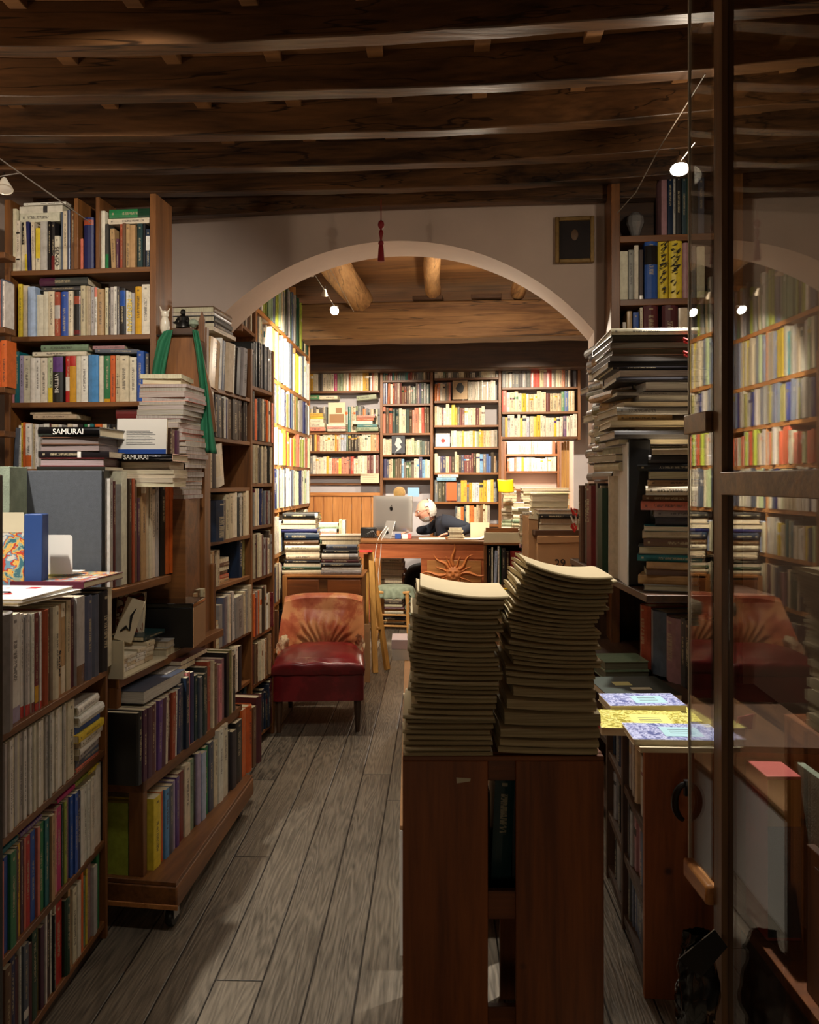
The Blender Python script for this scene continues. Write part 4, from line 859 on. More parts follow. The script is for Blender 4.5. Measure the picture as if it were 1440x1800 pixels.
def cloth(name, pathL, pathR, thick, label, y0):
    # strip between two pixel polylines
    b = MB(); n = 26
    def samp(path, v):
        f = v*(len(path)-1); i = min(int(f), len(path)-2); g = f-i; a, c = path[i], path[i+1]; return (a[0]+(c[0]-a[0])*g, a[1]+(c[1]-a[1])*g)
    def fn(u, v):
        l, r = samp(pathL, v), samp(pathR, v); x = l[0]+(r[0]-l[0])*u; y = l[1]+(r[1]-l[1])*u
        X, Z = q(x, y); return (X, y0+.012*math.sin(u*11+v*2)*(.4+v*.6)+.01*(u-.5)**2, Z)
    b.grid(fn, 14, n); return b.build(name, M['scarf'], solid=thick, ang=80)
s1 = cloth('scarf', [(292, 584), (280, 600), (272, 640), (266, 690)], [(308, 582), (302, 610), (296, 640), (288, 690)], .004, '', Ys-.03)
tag(s1, 'green scarf end hanging at the left of the wooden stand', 'scarf')
s2 = cloth('scarf', [(342, 582), (348, 620), (354, 680), (352, 740), (350, 795)], [(352, 584), (360, 620), (370, 690), (377, 750), (384, 798)], .004, '', Ys-.035)
tag(s2, 'long green scarf end hanging at the right of the wooden stand', 'scarf')
X, Z = q(290, 585); t = thing('owl_figurine', 'small silvery owl figurine at the top left of the wooden stand', 'figurine', loc=(X, Ys-.0, q(0, 578)[1]))
b = MB(); b.lathe([(.001, -.03), (.014, -.02), (.02, 0), (.019, .03), (.012, .05)], n=14); b.build('body', M['lampglass'], t)
b = MB(); b.lathe([(.001, .045), (.014, .05), (.017, .06), (.014, .072), (.004, .078)], n=14); b.tube([(-.012, 0, .07), (-.022, 0, .095)], [.005, .001], 6); b.tube([(.012, 0, .07), (.022, 0, .088)], [.005, .001], 6); b.build('head', M['lampglass'], t)
b = MB(); b.box(-.03, .03, -.02, .02, -.035, -.028); b.build('foot', M['darkmetal'], t)
X, Z = q(322, 577); t = thing('dark_figurine', 'dark seated figurine on top of the wooden stand', 'figurine', loc=(X, Ys+.0, Z))
b = MB(); b.lathe([(.03, 0), (.028, .012), (.018, .03), (.02, .045), (.008, .056)], n=14); b.tube([(-.018, 0, .045), (-.03, -.01, .02), (-.01, -.02, .01)], .006, 6); b.tube([(.018, 0, .045), (.03, -.01, .02), (.01, -.02, .01)], .006, 6); b.build('body', M['darkmetal'], t)
b = MB(); b.lathe([(.003, .052), (.011, .06), (.012, .07), (.006, .08)], n=12); b.build('head', M['darkmetal'], t)
X, Z = q(340, 577); t = thing('shell_ornament', 'pale round shell ornament beside the dark figurine', 'ornament', loc=(X, Ys, Z)); b = MB(); b.lathe([(.004, 0), (.022, .015), (.02, .03), (.004, .04)], n=14); b.build('shell', M['cushion'], t)
# ---------------------------------------------------------------- receding shelving beyond the trolley (L)
PDARK = ['black', 'dark grey', 'dark brown', 'plum', 'navy', 'slate', 'grey', 'beige', 'beige', 'pale grey', 'brown', 'cream', 'mauve', 'dark blue', 'maroon', 'dark green', 'grey']
PLITE = ['white', 'ivory', 'cream', 'white', 'pale grey', 'pale green', 'yellow', 'slate', 'pale blue', 'cream', 'ivory', 'teal']
PFAR = ['cream', 'ivory', 'beige', 'white', 'cream', 'pale grey', 'tan', 'brown', 'dark red', 'orange', 'mustard', 'navy', 'dark green', 'grey', 'terracotta', 'black', 'dark brown', 'sage green', 'beige', 'cream', 'slate', 'salmon', 'dark teal', 'ivory', 'white']
fP = Frame(-.95, 3.55, .14, .99)
zP = [.13, .405, .666, .955, 1.17, 1.418, 1.658, 1.888]
sP0, sP1 = fP.s_(366), fP.s_(440); sQ0, sQ1 = fP.s_(443), fP.s_(479)
bookcase(fP, sP0, sP1, .23, 0, 2.15, zP, 'dark wooden bookcase running under the left side of the arch', th=.02)
zQ = [.07, .36, .62, .93, 1.21, 1.44, 1.67, 1.96]
bookcase(fP, sQ0, sQ1, .23, 0, 2.2, zQ, 'narrow dark bookcase between the arch and the red armchair', th=.02, posts=(0, 1))
names = ['bottom', 'second lowest', 'third lowest', 'fourth', 'fifth', 'sixth', 'seventh', 'top']
def RP(i, cols, tr, hr, x0=366, x1=440, lean=.06, d=.19, hardp=.4):
    rand_row(fP, zP[i], fP.s_(x0), fP.s_(x1), hr, tr, cols, names[i]+' shelf of the bookcase under the arch', depth=d, lean=lean, hardp=hardp)
row_px(fP, zP[7], [(366, 383, .235, 'tan', dict(lean=7, w=.2)), (387, 389.5, .25, 'white', dict(lean=5)), (390, 394, .24, 'slate', dict(lean=5)), (394.5, 408, .24, 'beige', dict(lean=5, hard=True)), (408.5, 411, .245, 'ivory', dict(lean=5)), (411.5, 421, .235, 'black', dict(lean=5, hard=True)), (421.5, 432, .25, 'grey', dict(lean=5, hard=True))], names[7]+' shelf of the bookcase under the arch', depth=.2, n0=.0)
p = fP.pt(fP.s_(400), .12); pile(p.x, p.y, zP[7]+.27, [(.02, .3, .2, 'beige', 'spine'), (.025, .28, .2, 'dark grey'), (.03, .27, .2, 'black'), (.015, .26, .2, 'pale grey'), (.03, .25, .2, 'brown')], 'lying on top of the bookcase under the arch', ang=-82)
row_px(fP, zP[6], [(369, 373, .21, 'cream'), (373.5, 376.5, .21, 'ivory'), (377, 381, .2, 'black'), (381.5, 389, .2, 'dark grey'), (389.5, 393, .19, 'black'), (393.5, 396, .2, 'white'), (396.5, 399, .19, 'navy'), (399.5, 402, .2, 'pale grey'), (402.5, 408, .195, 'brown'), (408.5, 417, .2, 'dark brown')], names[6]+' shelf of the bookcase under the arch', n0=.0)
rand_row(fP, zP[6], fP.s_(420), fP.s_(440), (.2, .22), (.012, .025), ['dark brown', 'black'], names[6]+' shelf end of the bookcase under the arch')
row_px(fP, zP[5], [(367, 371, .19, 'cream'), (371.5, 379, .17, 'black'), (380, 394, .2, 'ivory', dict(lean=-10, w=.03, bands=[(.25, .75, 'cream')]))], names[5]+' shelf of the bookcase under the arch', n0=.0)
row_px(fP, zP[4], [(366.5, 390, .19, 'dark blue', dict(w=.15, hard=True)), (391, 398, .19, 'dark brown'), (398.5, 404, .215, 'beige'), (404.5, 410, .22, 'beige'), (410.5, 414, .22, 'cream'), (414.5, 418, .225, 'ivory'), (418.5, 421, .2, 'dark grey'), (421.5, 425, .22, 'pale grey'), (425.5, 428, .2, 'black'), (428.5, 432, .22, 'beige'), (432.5, 438, .23, 'cream')], names[4]+' shelf of the bookcase under the arch', depth=.17, n0=.0)
row_px(fP, zP[3], [(366, 371, .16, 'beige'), (371.5, 375, .17, 'tan'), (375.5, 380, .17, 'brown'), (380.5, 385, .17, 'beige')], names[3]+' shelf of the bookcase under the arch', n0=.0)
p = fP.pt(fP.s_(400), .1); pile(p.x, p.y, zP[3], [(.02, .14, .15, c, f) for c, f in [('tan', 'spine'), ('terracotta', 'spine'), ('brown', 'spine'), ('cream', 'pages'), ('brown', 'spine'), ('ivory', 'pages')]], 'small pile on the fourth shelf under the arch', ang=-82)
row_px(fP, zP[3], [(424, 432, .2, 'dark blue', dict(hard=True)), (433, 439, .2, 'olive')], 'right end of the fourth shelf under the arch', n0=.02)
p = fP.pt(fP.s_(371), .06); pile(p.x, p.y, zP[1]+.0, [(.022, .1, .16, rng.choice(['beige', 'cream', 'tan']), 'pages') for _ in range(18)], 'slim pile at the left end of the shelving under the arch', ang=-82, jitter=.003, minor=True)
row_px(fP, zP[2], [(381, 387, .2, 'grey'), (387.5, 393, .23, 'slate'), (393.5, 397, .23, 'grey'), (397.5, 401, .235, 'cream'), (401.5, 404, .24, 'dark grey'), (404.5, 409, .24, 'pale grey', dict(lean=-3)), (411, 424, .205, 'grey', dict(lean=-3)), (424.5, 428, .22, 'beige', dict(lean=-3)), (428.5, 432, .225, 'grey'), (432.5, 439, .24, 'beige', dict(hard=True))], names[2]+' shelf of the bookcase under the arch', n0=-.01)
row_px(fP, zP[1], [(384, 389, .19, 'dark green'), (389.5, 394, .2, 'black'), (394.5, 399, .2, 'beige'), (399.5, 403, .22, 'dark grey'), (403.5, 407, .23, 'cream'), (407.5, 412, .225, 'ivory'), (412.5, 418, .22, 'black')], names[1]+' shelf of the bookcase under the arch', n0=-.02)
RP(0, ['black', 'dark blue', 'maroon', 'dark grey', 'dark teal'], (.02, .035), (.19, .25), 395, 440)
for i, hr in enumerate([(.2, .26), (.19, .23), (.18, .25), (.2, .25), (.17, .2), (.19, .21), (.22, .26), (.22, .25)]):
    pal = [['black', 'dark blue', 'maroon'], ['beige', 'brown', 'maroon', 'cream', 'tan'], ['beige', 'grey', 'cream', 'orange', 'dark brown', 'white', 'dark red', 'beige'], ['dark brown', 'beige', 'cream', 'slate', 'ivory', 'grey', 'maroon'], PDARK, ['dark grey', 'black', 'beige', 'dark brown', 'grey', 'dark red', 'beige'], ['black', 'dark grey', 'black', 'beige', 'yellow', 'salmon', 'orange'], ['black', 'dark grey', 'black', 'grey']][i]
    rand_row(fP, zQ[i], sQ0+.01, sQ1, hr, (.012, .03), pal, names[i]+' shelf of the narrow bookcase behind the armchair', depth=.19, n0=.0, lean=.02)
# inner left wall shelving, strongly lit
fR = Frame(-.95, 4.65, .03, 1)
zR = [.3, .62, .95, 1.262, 1.565, 1.85, 2.15, 2.525]
bookcase(fR, .38, 2.5, .28, 0, 3.0, zR, 'tall pine shelving on the inner left wall, brightly lit by the spot', mat='pine', th=.03, dividers=[(1.1, 0, 2.98), (1.8, 0, 2.98)])
bookcase(fR, .0, .33, .2, 2.3, 2.95, [2.345], 'small hanging shelf high inside the arch at left', mat='shelf', th=.02, name='hanging_shelf', cat='shelf')
rand_row(fR, 2.345, .02, .32, (.24, .3), (.015, .03), ['black', 'white', 'dark grey', 'grey', 'brown', 'ivory', 'dark red'], 'small hanging shelf inside the arch')
wr = 'of the bright inner left shelving'
for i, (hr, pal) in enumerate([((.2, .26), PDARK), ((.2, .26), PDARK), ((.2, .26), PLITE), ((.26, .285), ['slate', 'ivory', 'white', 'cream', 'pale green', 'navy', 'white', 'ivory']), ((.21, .26), ['lime', 'pale green', 'beige', 'salmon', 'terracotta', 'white', 'white', 'ivory']), ((.24, .27), ['olive', 'white', 'slate', 'navy', 'white', 'ivory', 'grey']),
        ((.28, .345), ['ivory', 'pale green', 'cream', 'yellow', 'teal', 'slate', 'white', 'white']), ((.3, .4), ['beige', 'grey', 'lime', 'sage green', 'dark grey', 'slate', 'white', 'dark green'])]):
    for a, b_ in ((.4, 1.09), (1.12, 1.79), (1.82, 2.48)):
        rand_row(fR, zR[i], a, b_, hr, (.016, .045), pal, names[i]+' shelf '+wr, depth=.2, n0=.0, lean=.03, minor=i < 2)

# ---------------------------------------------------------------- far wall bookcases
fF = frameW(9.1)
WZ = lambda y, px=700: fF.z(px, y)
def farcase(pxa, pxb, ys, ytop, zb, label, **k):
    z = [fF.z((pxa+pxb)/2, y) for y in ys]
    bookcase(fF, fF.s_(pxa), fF.s_(pxb), .24, zb, WZ(ytop), z, label, mat='shelf', th=.024, post=.03, **k)
    return z
zL = farcase(528, 667, [687, 759.5, 793, 833], 646, WZ(836), 'far bookcase at the left of the back wall above the pine panelling', posts=(1, 0), bmat=M['greywall'])
zM1 = farcase(673, 756.5, [668, 709.5, 761, 799, 840], 646, 0, 'narrow far bookcase behind the computer', bmat=M['greywall'])
zM2 = farcase(763.5, 876.5, [664, 704, 747, 785.5, 830.5, 882, 922], 646, 0, 'far bookcase on the back wall right of the seated man', posts=(0, 1), bmat=M['greywall'])
zRr = farcase(883, 1016, [680.5, 723.5, 767.5], 646, WZ(775), 'far shelves above the opening at the right of the back wall', posts=(0, 1), bmat=M['greywall'])
def FR(z, x0, x1, h0, h1, tr, pal, where, lean=.04, hp=.3, n0=.02):
    k = 9.1/F; rand_row(fF, z, fF.s_(x0), fF.s_(x1), (h0*k, h1*k), (tr[0]*k, tr[1]*k), pal, where, depth=.15, lean=lean, n0=n0, hardp=hp)
FB = 'far left bookcase'; 
FR(zL[0], 529, 667, 31, 37, (3.5, 7), ['ivory', 'cream', 'cream', 'cream', 'beige', 'magenta', 'orange', 'cream', 'sage green', 'black', 'salmon', 'mustard', 'ivory', 'terracotta', 'pale grey'], 'top shelf of the '+FB)
FR(zL[1], 528, 667, 40, 48, (3.5, 6), ['slate', 'beige', 'cream', 'orange', 'dark grey', 'black', 'sage green', 'cream', 'pale grey', 'lilac', 'teal'], 'second shelf of the '+FB, n0=.1)
FR(zL[2], 536, 667, 27, 34, (3, 6), ['cream', 'cream', 'tan', 'mustard', 'ivory', 'pale blue', 'tan', 'black', 'dark green', 'cream', 'mustard', 'terracotta'], 'third shelf of the '+FB)
FR(zL[3], 540, 667, 27, 34, (3, 6), ['red', 'salmon', 'slate', 'white', 'ivory', 'maroon', 'yellow', 'white', 'mustard', 'orange', 'slate', 'ivory', 'salmon'], 'bottom shelf of the '+FB)
MB_ = 'narrow far bookcase'
FR(zM1[0], 673, 756, 16, 20, (3, 5), ['cream', 'dark red', 'dark brown', 'tan', 'teal', 'dark teal', 'slate', 'brown'], 'top shelf of the '+MB_)
FR(zM1[1], 673, 756, 29, 37, (3, 5.5), ['tan', 'terracotta', 'dark green', 'black', 'navy', 'maroon', 'ivory', 'brown', 'dark grey', 'dark teal'], 'second shelf of the '+MB_)
FR(zM1[2], 673, 756, 38, 47, (4, 7), ['cream', 'yellow', 'black', 'dark brown', 'terracotta', 'red', 'dark teal', 'pale grey', 'dark brown', 'salmon'], 'third shelf of the '+MB_, hp=.7)
FR(zM1[3], 673, 689, 27, 29, (4, 6), ['cream', 'ivory'], 'fourth shelf left of the grey cover on the '+MB_)
FR(zM1[3], 713, 755, 24, 30, (3.5, 6), ['dark teal', 'dark grey', 'sage green', 'cream', 'beige', 'beige'], 'fourth shelf right of the grey cover on the '+MB_)
FR(zM1[4], 674, 756, 28, 38, (3, 6), ['dark green', 'dark grey', 'ivory', 'beige', 'cream', 'lilac', 'navy', 'sky blue', 'pale grey', 'dark brown'], 'fifth shelf of the '+MB_)
MC = 'far bookcase right of the man'
FR(zM2[0], 764, 876, 14, 18, (3, 6), ['white', 'ivory', 'dark brown', 'black', 'cream', 'dark green', 'grey'], 'top shelf of the '+MC)
FR(zM2[1], 764, 795, 27, 34, (3, 6), ['brown', 'orange', 'salmon', 'dark grey', 'ivory'], 'second shelf left of the brown cover, '+MC)
FR(zM2[1], 823, 871, 32, 35, (3.5, 5), ['pale grey', 'pale grey', 'grey', 'white'], 'second shelf right of the brown cover, '+MC, hp=0)
FR(zM2[2], 764, 852, 28, 38, (3.5, 6), ['maroon', 'beige', 'yellow', 'mustard', 'slate', 'pale grey', 'white', 'cream', 'beige'], 'third shelf of the '+MC)
FR(zM2[3], 793, 876, 26, 33, (3.5, 6), ['beige', 'pale grey', 'cream', 'sage green', 'mustard', 'mustard', 'grey', 'ivory', 'white'], 'fourth shelf of the '+MC)
FR(zM2[4], 764, 874, 28, 38, (3.5, 6), ['maroon', 'ivory', 'slate', 'navy', 'black', 'brown', 'sky blue', 'blue', 'cream', 'beige'], 'fifth shelf of the '+MC)
FR(zM2[5], 764, 872, 32, 40, (4, 7), ['black', 'dark grey', 'orange', 'ivory', 'slate', 'white', 'pale blue', 'salmon', 'mustard', 'pale grey'], 'sixth shelf of the '+MC)
FR(zM2[6], 800, 862, 30, 38, (3.5, 6), ['orange', 'cream', 'dark blue', 'beige', 'brown', 'grey'], 'lowest shelf of the '+MC)
MR = 'far shelves above the opening'
FR(zRr[0], 883, 1006, 30, 36, (4, 8), ['olive', 'grey', 'ivory', 'black', 'cream', 'cream', 'white', 'red', 'mauve', 'slate', 'red', 'salmon'], 'top shelf of the '+MR)
FR(zRr[1], 883, 1014, 30, 38, (4, 8), ['cream', 'beige', 'maroon', 'blue', 'green', 'ivory', 'white', 'yellow', 'mustard', 'tan', 'red', 'orange'], 'middle shelf of the '+MR)
FR(zRr[2], 883, 1016, 32, 40, (4, 8), ['slate', 'purple', 'white', 'white', 'pale blue', 'white', 'mustard', 'white', 'purple', 'yellow'], 'bottom shelf of the '+MR)
# flats and face-out books on far shelves
def far_face(px0, px1, y0, y1, mat, label, n=-.01, name='face_out_book', th=.02, art=None):
    s0, s1 = fF.s_(px0), fF.s_(px1); z0, z1 = fF.z((px0+px1)/2, y1), fF.z((px0+px1)/2, y0)
    t = thing(name, label, 'book', fF.mat((s0+s1)/2, n, z0)); w = (s1-s0)/2; h = z1-z0
    boxobj('cover', mat, -w, w, 0, .003, 0, h, t, bevel=0); boxobj('pages', M['paper'], -w+.002, w-.002, .003, th, .002, h-.002, t, bevel=0)
    if art:
        b = MB(); art(b, w, h); b.build('cover_picture', art.m, t, bevel=0)
    return t
def A_(m):
    def d(f): f.m = m; return f
    return d
@A_(plain('ochre_print', (150, 110, 70), .5))
def art_a(b, w, h): b.box(-w*.85, w*.85, -.001, 0, h*.05, h*.45); b.box(-w*.1, w*.6, -.001, 0, h*.5, h*.75)
@A_(plain('pale_figure', (190, 188, 184), .5))
def art_b(b, w, h): b.prism([(-w*.5, h*.05), (-w*.1, h*.3), (-w*.55, h*.5), (-w*.2, h*.9), (w*.3, h*.85), (w*.6, h*.6), (w*.2, h*.55), (w*.5, h*.35), (w*.1, h*.2)], -.001, 0)
@A_(M['black'])
def art_c(b, w, h): b.prism([(-w*.6, h*.55), (-w*.3, h*.85), (w*.2, h*.88), (w*.55, h*.65), (w*.4, h*.4), (w*.1, h*.3), (-w*.3, h*.4)], -.001, 0)
@A_(M['red'])
def art_d(b, w, h): b.lathe([(w*.3, 0), (w*.29, .0012)], n=16, mat=Matrix.Translation((w*.05, 0, h*.45)) @ Matrix.Rotation(math.pi/2, 4, 'X'))
far_face(578, 608, 708, 745, M['cream'], 'cream illustrated book facing out on the far left bookcase', n=-.03, art=art_a)
far_face(689, 712, 766, 797, M['greycloth'], 'dark grey book with a pale figure facing out behind the computer', art=art_b)
far_face(796, 822, 669, 702, plain('brown_jacket', (176, 148, 110), .5), 'brown book with a black shape facing out on the far bookcase', art=art_c)
far_face(766, 791, 762, 785, M['white'], 'white book with a red dot facing out on the far bookcase', art=art_d)
far_face(785, 803, 848, 880, plain('orange_jacket', (216, 92, 44), .5), 'plain orange book facing out on the far bookcase right of the man')
far_face(717, 737, 857, 873, plain('blue_print', (130, 170, 206), .3), 'pale blue patterned booklet standing behind the computer', name='booklet')
hd = math.degrees(math.atan2(fF.n.x, fF.n.y))
def ffl(x0, x1, y0, y1, col, where, k, **kw):
    front_flat(fF, x0, x1, y0, y1, col, where, k, depth=.15, n=kw.pop('n', .06), **kw)
for k, (x0, x1, y0, y1, c) in enumerate([(537, 569, 727, 733, 'mustard'), (537, 570, 733.5, 737, 'yellow'), (537, 570, 737.5, 744, 'ivory'), (538, 572, 744.5, 751, 'ivory'), (538, 573, 751.5, 758, 'salmon')]):
    ffl(x0, x1, y0, y1, c, 'pile at the left on the second shelf of the far left bookcase', k, n=.03)
for k, (x0, x1, y0, y1, c) in enumerate([(576, 609, 745.5, 750, 'white'), (576, 609, 750.5, 754, 'pink'), (577, 609, 754.5, 758.5, 'pale grey')]):
    ffl(x0, x1, y0, y1, c, 'pile under the cream facing-out book', k, n=.03)
for k, (x0, x1, y0, y1, c) in enumerate([(628, 660, 731, 735, 'salmon'), (628, 658, 735.5, 740, 'terracotta'), (621, 656, 740.5, 746, 'white'), (629, 664, 746.5, 751, 'teal'), (628, 666, 751.5, 758, 'sage green')]):
    ffl(x0, x1, y0, y1, c, 'pile at the right on the second shelf of the far left bookcase', k, n=.03)
ffl(626, 661, 692, 700, 'sage green', 'lying high on the second shelf of the far left bookcase', 0, tilt=-.1, n=.12); ffl(534, 560, 694, 701, 'green', 'lying at the left, high on the second shelf of the far left bookcase', 0, n=.12); ffl(560, 592, 695, 701, 'cream', 'lying beside the green one high on the far left bookcase', 0, n=.12)
ffl(770, 806, 834, 839, 'white', 'upper one lying on the sixth shelf of the far bookcase right of the man', 0); ffl(768, 802, 839.5, 845, 'sky blue', 'lower one lying on the sixth shelf of the far bookcase right of the man', 0)
# wall strip, note, panelling below the left far case
t = thing('wall_panelling', 'orange pine panelling under the far left bookcase', 'panelling', fF.mat(fF.s_(516), 0, 0)); w_ = fF.s_(668)-fF.s_(516)
for k in range(9): boxobj('board', M['pine_z'], w_*k/9+.002, w_*(k+1)/9-.002, .05, .07, 0, WZ(872), t, bevel=.003)
boxobj('top_rail', M['pine_x'], 0, w_, .03, .075, WZ(872), WZ(866), t)
boxobj('grey_strip', M['greywall'], .03, w_, .16, .18, WZ(866), WZ(838), t, bevel=0); boxobj('picture_rail', M['shelf_x'], .03, w_, .13, .165, WZ(853), WZ(849), t)
boxobj('post', M['pine_z'], .0, .035, -.02, .2, 0, WZ(570), t)
t = thing('note', 'cream handwritten note pinned under the far left bookcase', 'note', fF.mat(fF.s_(650), .0, WZ(841))); boxobj('paper', M['cream'], -.105, .105, 0, .002, -.05, .055, t, bevel=0)
b = MB()
for k in range(4): b.box(-.08, .08-.03*(k % 2), -.001, 0, -.03+k*.02, -.028+k*.02)
b.build('faint_writing', M['greycloth'], t, bevel=0)
t = thing('round_plate', 'small round ochre picture plate behind the computer', 'plate', fF.mat(fF.s_(702), .02, WZ(866))); b = MB(); b.lathe([(.001, -.004), (.062, -.004), (.066, 0), (.066, .006)], n=30, mat=Matrix.Rotation(math.pi/2, 4, 'X')); b.build('disc', M['art1'], t)
b = MB(); b.lathe([(.06, -.001), (.068, -.005), (.068, .005), (.06, .007)], n=30, mat=Matrix.Rotation(math.pi/2, 4, 'X')); b.build('rim', M['gold'], t)
# ---------------------------------------------------------------- alcove beyond
fK = frameW(11.6); zK = [fK.z(940, 798), fK.z(940, 828)]
bookcase(fK, fK.s_(890), fK.s_(980), .24, 0, fK.z(940, 760), zK+[fK.z(940, 860)], 'dark red-brown bookcase seen through the opening in the back wall', th=.03, bmat=M['plaster'])
for i, z in enumerate(zK):
    kk = 11.6/F; rand_row(fK, z, fK.s_(892), fK.s_(978), (21*kk, 25*kk), (3*kk, 6*kk), ['white', 'pale blue', 'white', 'pale grey', 'terracotta', 'mustard', 'white'], 'bookcase through the back opening', depth=.15)
f9 = frameW(9.35)
t = thing('door_curtain_boards', 'yellow-brown upright boards at the right jamb of the back opening', 'boards', f9.mat(f9.s_(987), 0, 0))
for k in range(3): boxobj('board', M['yellowwood'], .03*k, .03*k+.026, 0, .03, 0, f9.z(990, 778-k*2), t)
# ---------------------------------------------------------------- desk
hdF = math.degrees(TH)
fDk = Frame(-.49, 7.86, CT, -ST)
sA, sB = fDk.s_(632), fDk.s_(858); LD = sB-sA
t = thing('desk', 'orange wooden writing desk with a carved sun on its front', 'desk', fDk.mat(sA, 0, 0))
boxobj('desktop', M['shelf_x'], -.01, LD+.01, -.02, .66, .86, .885, t, bevel=.004)
M['desk_x'] = wood('desk_wood_x', (190, 108, 62), (150, 76, 40), 'x', .4)
boxobj('apron', M['desk_x'], 0, LD, 0, .02, .715, .86, t)
boxobj('pedestal', M['desk_x'], fDk.s_(740)-sA, LD, 0.005, .6, .06, .715, t)
boxobj('front_panel', M['pine_x'], fDk.s_(751)-sA, fDk.s_(846)-sA, -.006, .005, .12, .70, t)
boxobj('left_leg', M['pine_z'], fDk.s_(664)-sA, fDk.s_(669)-sA, .0, .05, 0, .715, t); boxobj('leg', M['desk_x'], 0, .05, .55, .6, 0, .715, t)
s = fDk.s_(797); t = thing('sun_carving', 'carved terracotta sun face with flame rays on the desk front', 'carving', fDk.mat(s, -.006, fDk.z(797, 1009)))
R = .078
b = MB()
def sunface(u, v):
    r = R*v; a = 2*math.pi*u; x, z = r*math.cos(a), r*math.sin(a); y = -.035*math.sqrt(max(0, 1-v*v))
    fx, fz = x/R, z/R
    y -= .022*math.exp(-(fx/.13)**2-((fz+.02)/.3)**2)          # nose
    y += .012*(math.exp(-((abs(fx)-.35)/.16)**2-((fz-.15)/.1)**2)); y -= .008*math.exp(-((abs(fx)-.35)/.14)**2-((fz-.1)/.06)**2)
    y -= .009*math.exp(-(fx/.28)**2-((fz+.48)/.06)**2); y -= .008*math.exp(-(fx/.28)**2-((fz+.6)/.06)**2); y -= .008*math.exp(-((abs(fx)-.38)/.25)**2-((fz-.36)/.07)**2); y -= .01*math.exp(-((abs(fx)-.5)/.2)**2-((fz+.25)/.2)**2)
    return (x, y, z)
b.grid(sunface, 40, 22); b.build('face', M['terracotta'], t, ang=80)
b = MB()
for k in range(16):
    a = math.pi/2+k*2*math.pi/16; big = k % 2 == 0; Lr = (.25 if k % 4 == 0 else .20) if big else .12; wv = .016 if big else .003
    for sg in (1,):
        prev = None; n = 9; vs = []
        for i in range(n+1):
            f = i/n; r = R*.8+Lr*f; w = (.024 if big else .014)*(1-f)**.8; off = wv*math.sin(f*math.pi*2)*(1 if k % 4 == 0 else -1)
            c, s_ = math.cos(a), math.sin(a)
            for q_, dy in ((-w, -.002), (0, -.018*(1-f)-.003), (w, -.002)):
                vs.append((c*r-s_*(off+q_), dy, s_*r+c*(off+q_)))
        b.add(vs, [(i*3+j, i*3+j+1, (i+1)*3+j+1, (i+1)*3+j) for i in range(n) for j in range(2)])
b.build('rays', M['terracotta'], t, solid=.003)

# computer
pm = P(691, 945, 8.2)
mwm = Matrix.Translation((pm.x, pm.y, .885)) @ Matrix.Rotation(math.radians(-33), 4, 'Z')
t = thing('desktop_computer', 'silver all-in-one computer seen from behind on the desk', 'computer', mwm)
b = MB(); w, h0, h1 = .235, .065, .42
def shell(u, v):
    x = (u-.5)*2*w; z = h0+(h1-h0)*v; e = max(abs(u-.5)*2, abs(v-.5)*2); return (x, -.012-.018*math.sqrt(max(0, 1-e**4)), z)
b.grid(shell, 18, 14); b.box(-w, w, -.013, .0, h0, h1); b.build('back_shell', M['alu'], t, bevel=.002)
boxobj('screen', M['blackgloss'], -w+.004, w-.004, 0, .002, h0+.05, h1-.006, t, bevel=0)
b = MB(); b.prism([(-.06, 0), (.06, 0), (.055, .19), (-.055, .19)], -.003, .003, mat=Matrix.Translation((0, -.125, .0)) @ Matrix.Rotation(math.radians(-28), 4, 'X')); b.box(-.06, .06, -.13, .05, 0, .006); b.build('stand', M['alu'], t, bevel=.002)
b = MB(); b.lathe([(.017, -.001), (.017, .001)], n=20, mat=Matrix.Translation((0, -.105, .058)) @ Matrix.Rotation(math.radians(62), 4, 'X')); b.build('cable_hole', M['darkmetal'], t)
b = MB(); ap = [(0, -.016), (.008, -.018), (.015, -.008), (.018, .004), (.014, .008), (.013, .014), (.017, .018), (.009, .023), (0, .020), (-.009, .023), (-.017, .017), (-.018, .002), (-.012, -.012), (-.006, -.018)]
b.prism(ap, -.0335, -.029, mat=Matrix.Translation((0, 0, .29))); b.prism([(0, .026), (.001, .034), (.008, .04), (.009, .032)], -.0335, -.029, mat=Matrix.Translation((0, 0, .29))); b.build('apple_logo', M['black'], t, bevel=0)
def pz(px, py, y): v = P(px, py, y); return (v.x, v.y, v.z)
b = MB(); b.tube([pz(680, 925, 7.95), pz(670, 938, 7.85), pz(665, 948, 7.84), pz(661, 965, 7.82), pz(657, 1000, 7.8), pz(664, 1040, 7.82)], .0035, 8); tag(b.build('computer_cable', M['whitecable']), 'thick pale cable hanging from the computer over the desk edge', 'cable', 'computer cables')
b = MB(); b.tube([pz(683, 928, 7.95), pz(676, 940, 7.85), pz(671, 948, 7.84), pz(669, 975, 7.82), pz(665, 1010, 7.8), pz(668, 1044, 7.82)], .003, 8); tag(b.build('computer_cable', M['whitecable']), 'second pale cable right of the first below the computer', 'cable', 'computer cables')
b = MB()
for k in range(5): b.tube([pz(640+k*4, 946, 8.0), pz(645+k*3, 938-k, 8.0), pz(655+k*2, 932+k*2, 8.02), pz(662-k, 943, 8.0), pz(668, 947, 8.0)], .003, 6)
tag(b.build('tangled_wires', M['black']), 'tangle of black wires on the desk left of the computer', 'wires')
t = thing('desk_device', 'small black device on the desk left of the computer', 'device', Matrix.Translation((P(646, 935, 8.15).x, 8.15, .885))); boxobj('body', M['black'], -.07, .09, 0, .08, 0, .105, t, bevel=.01)
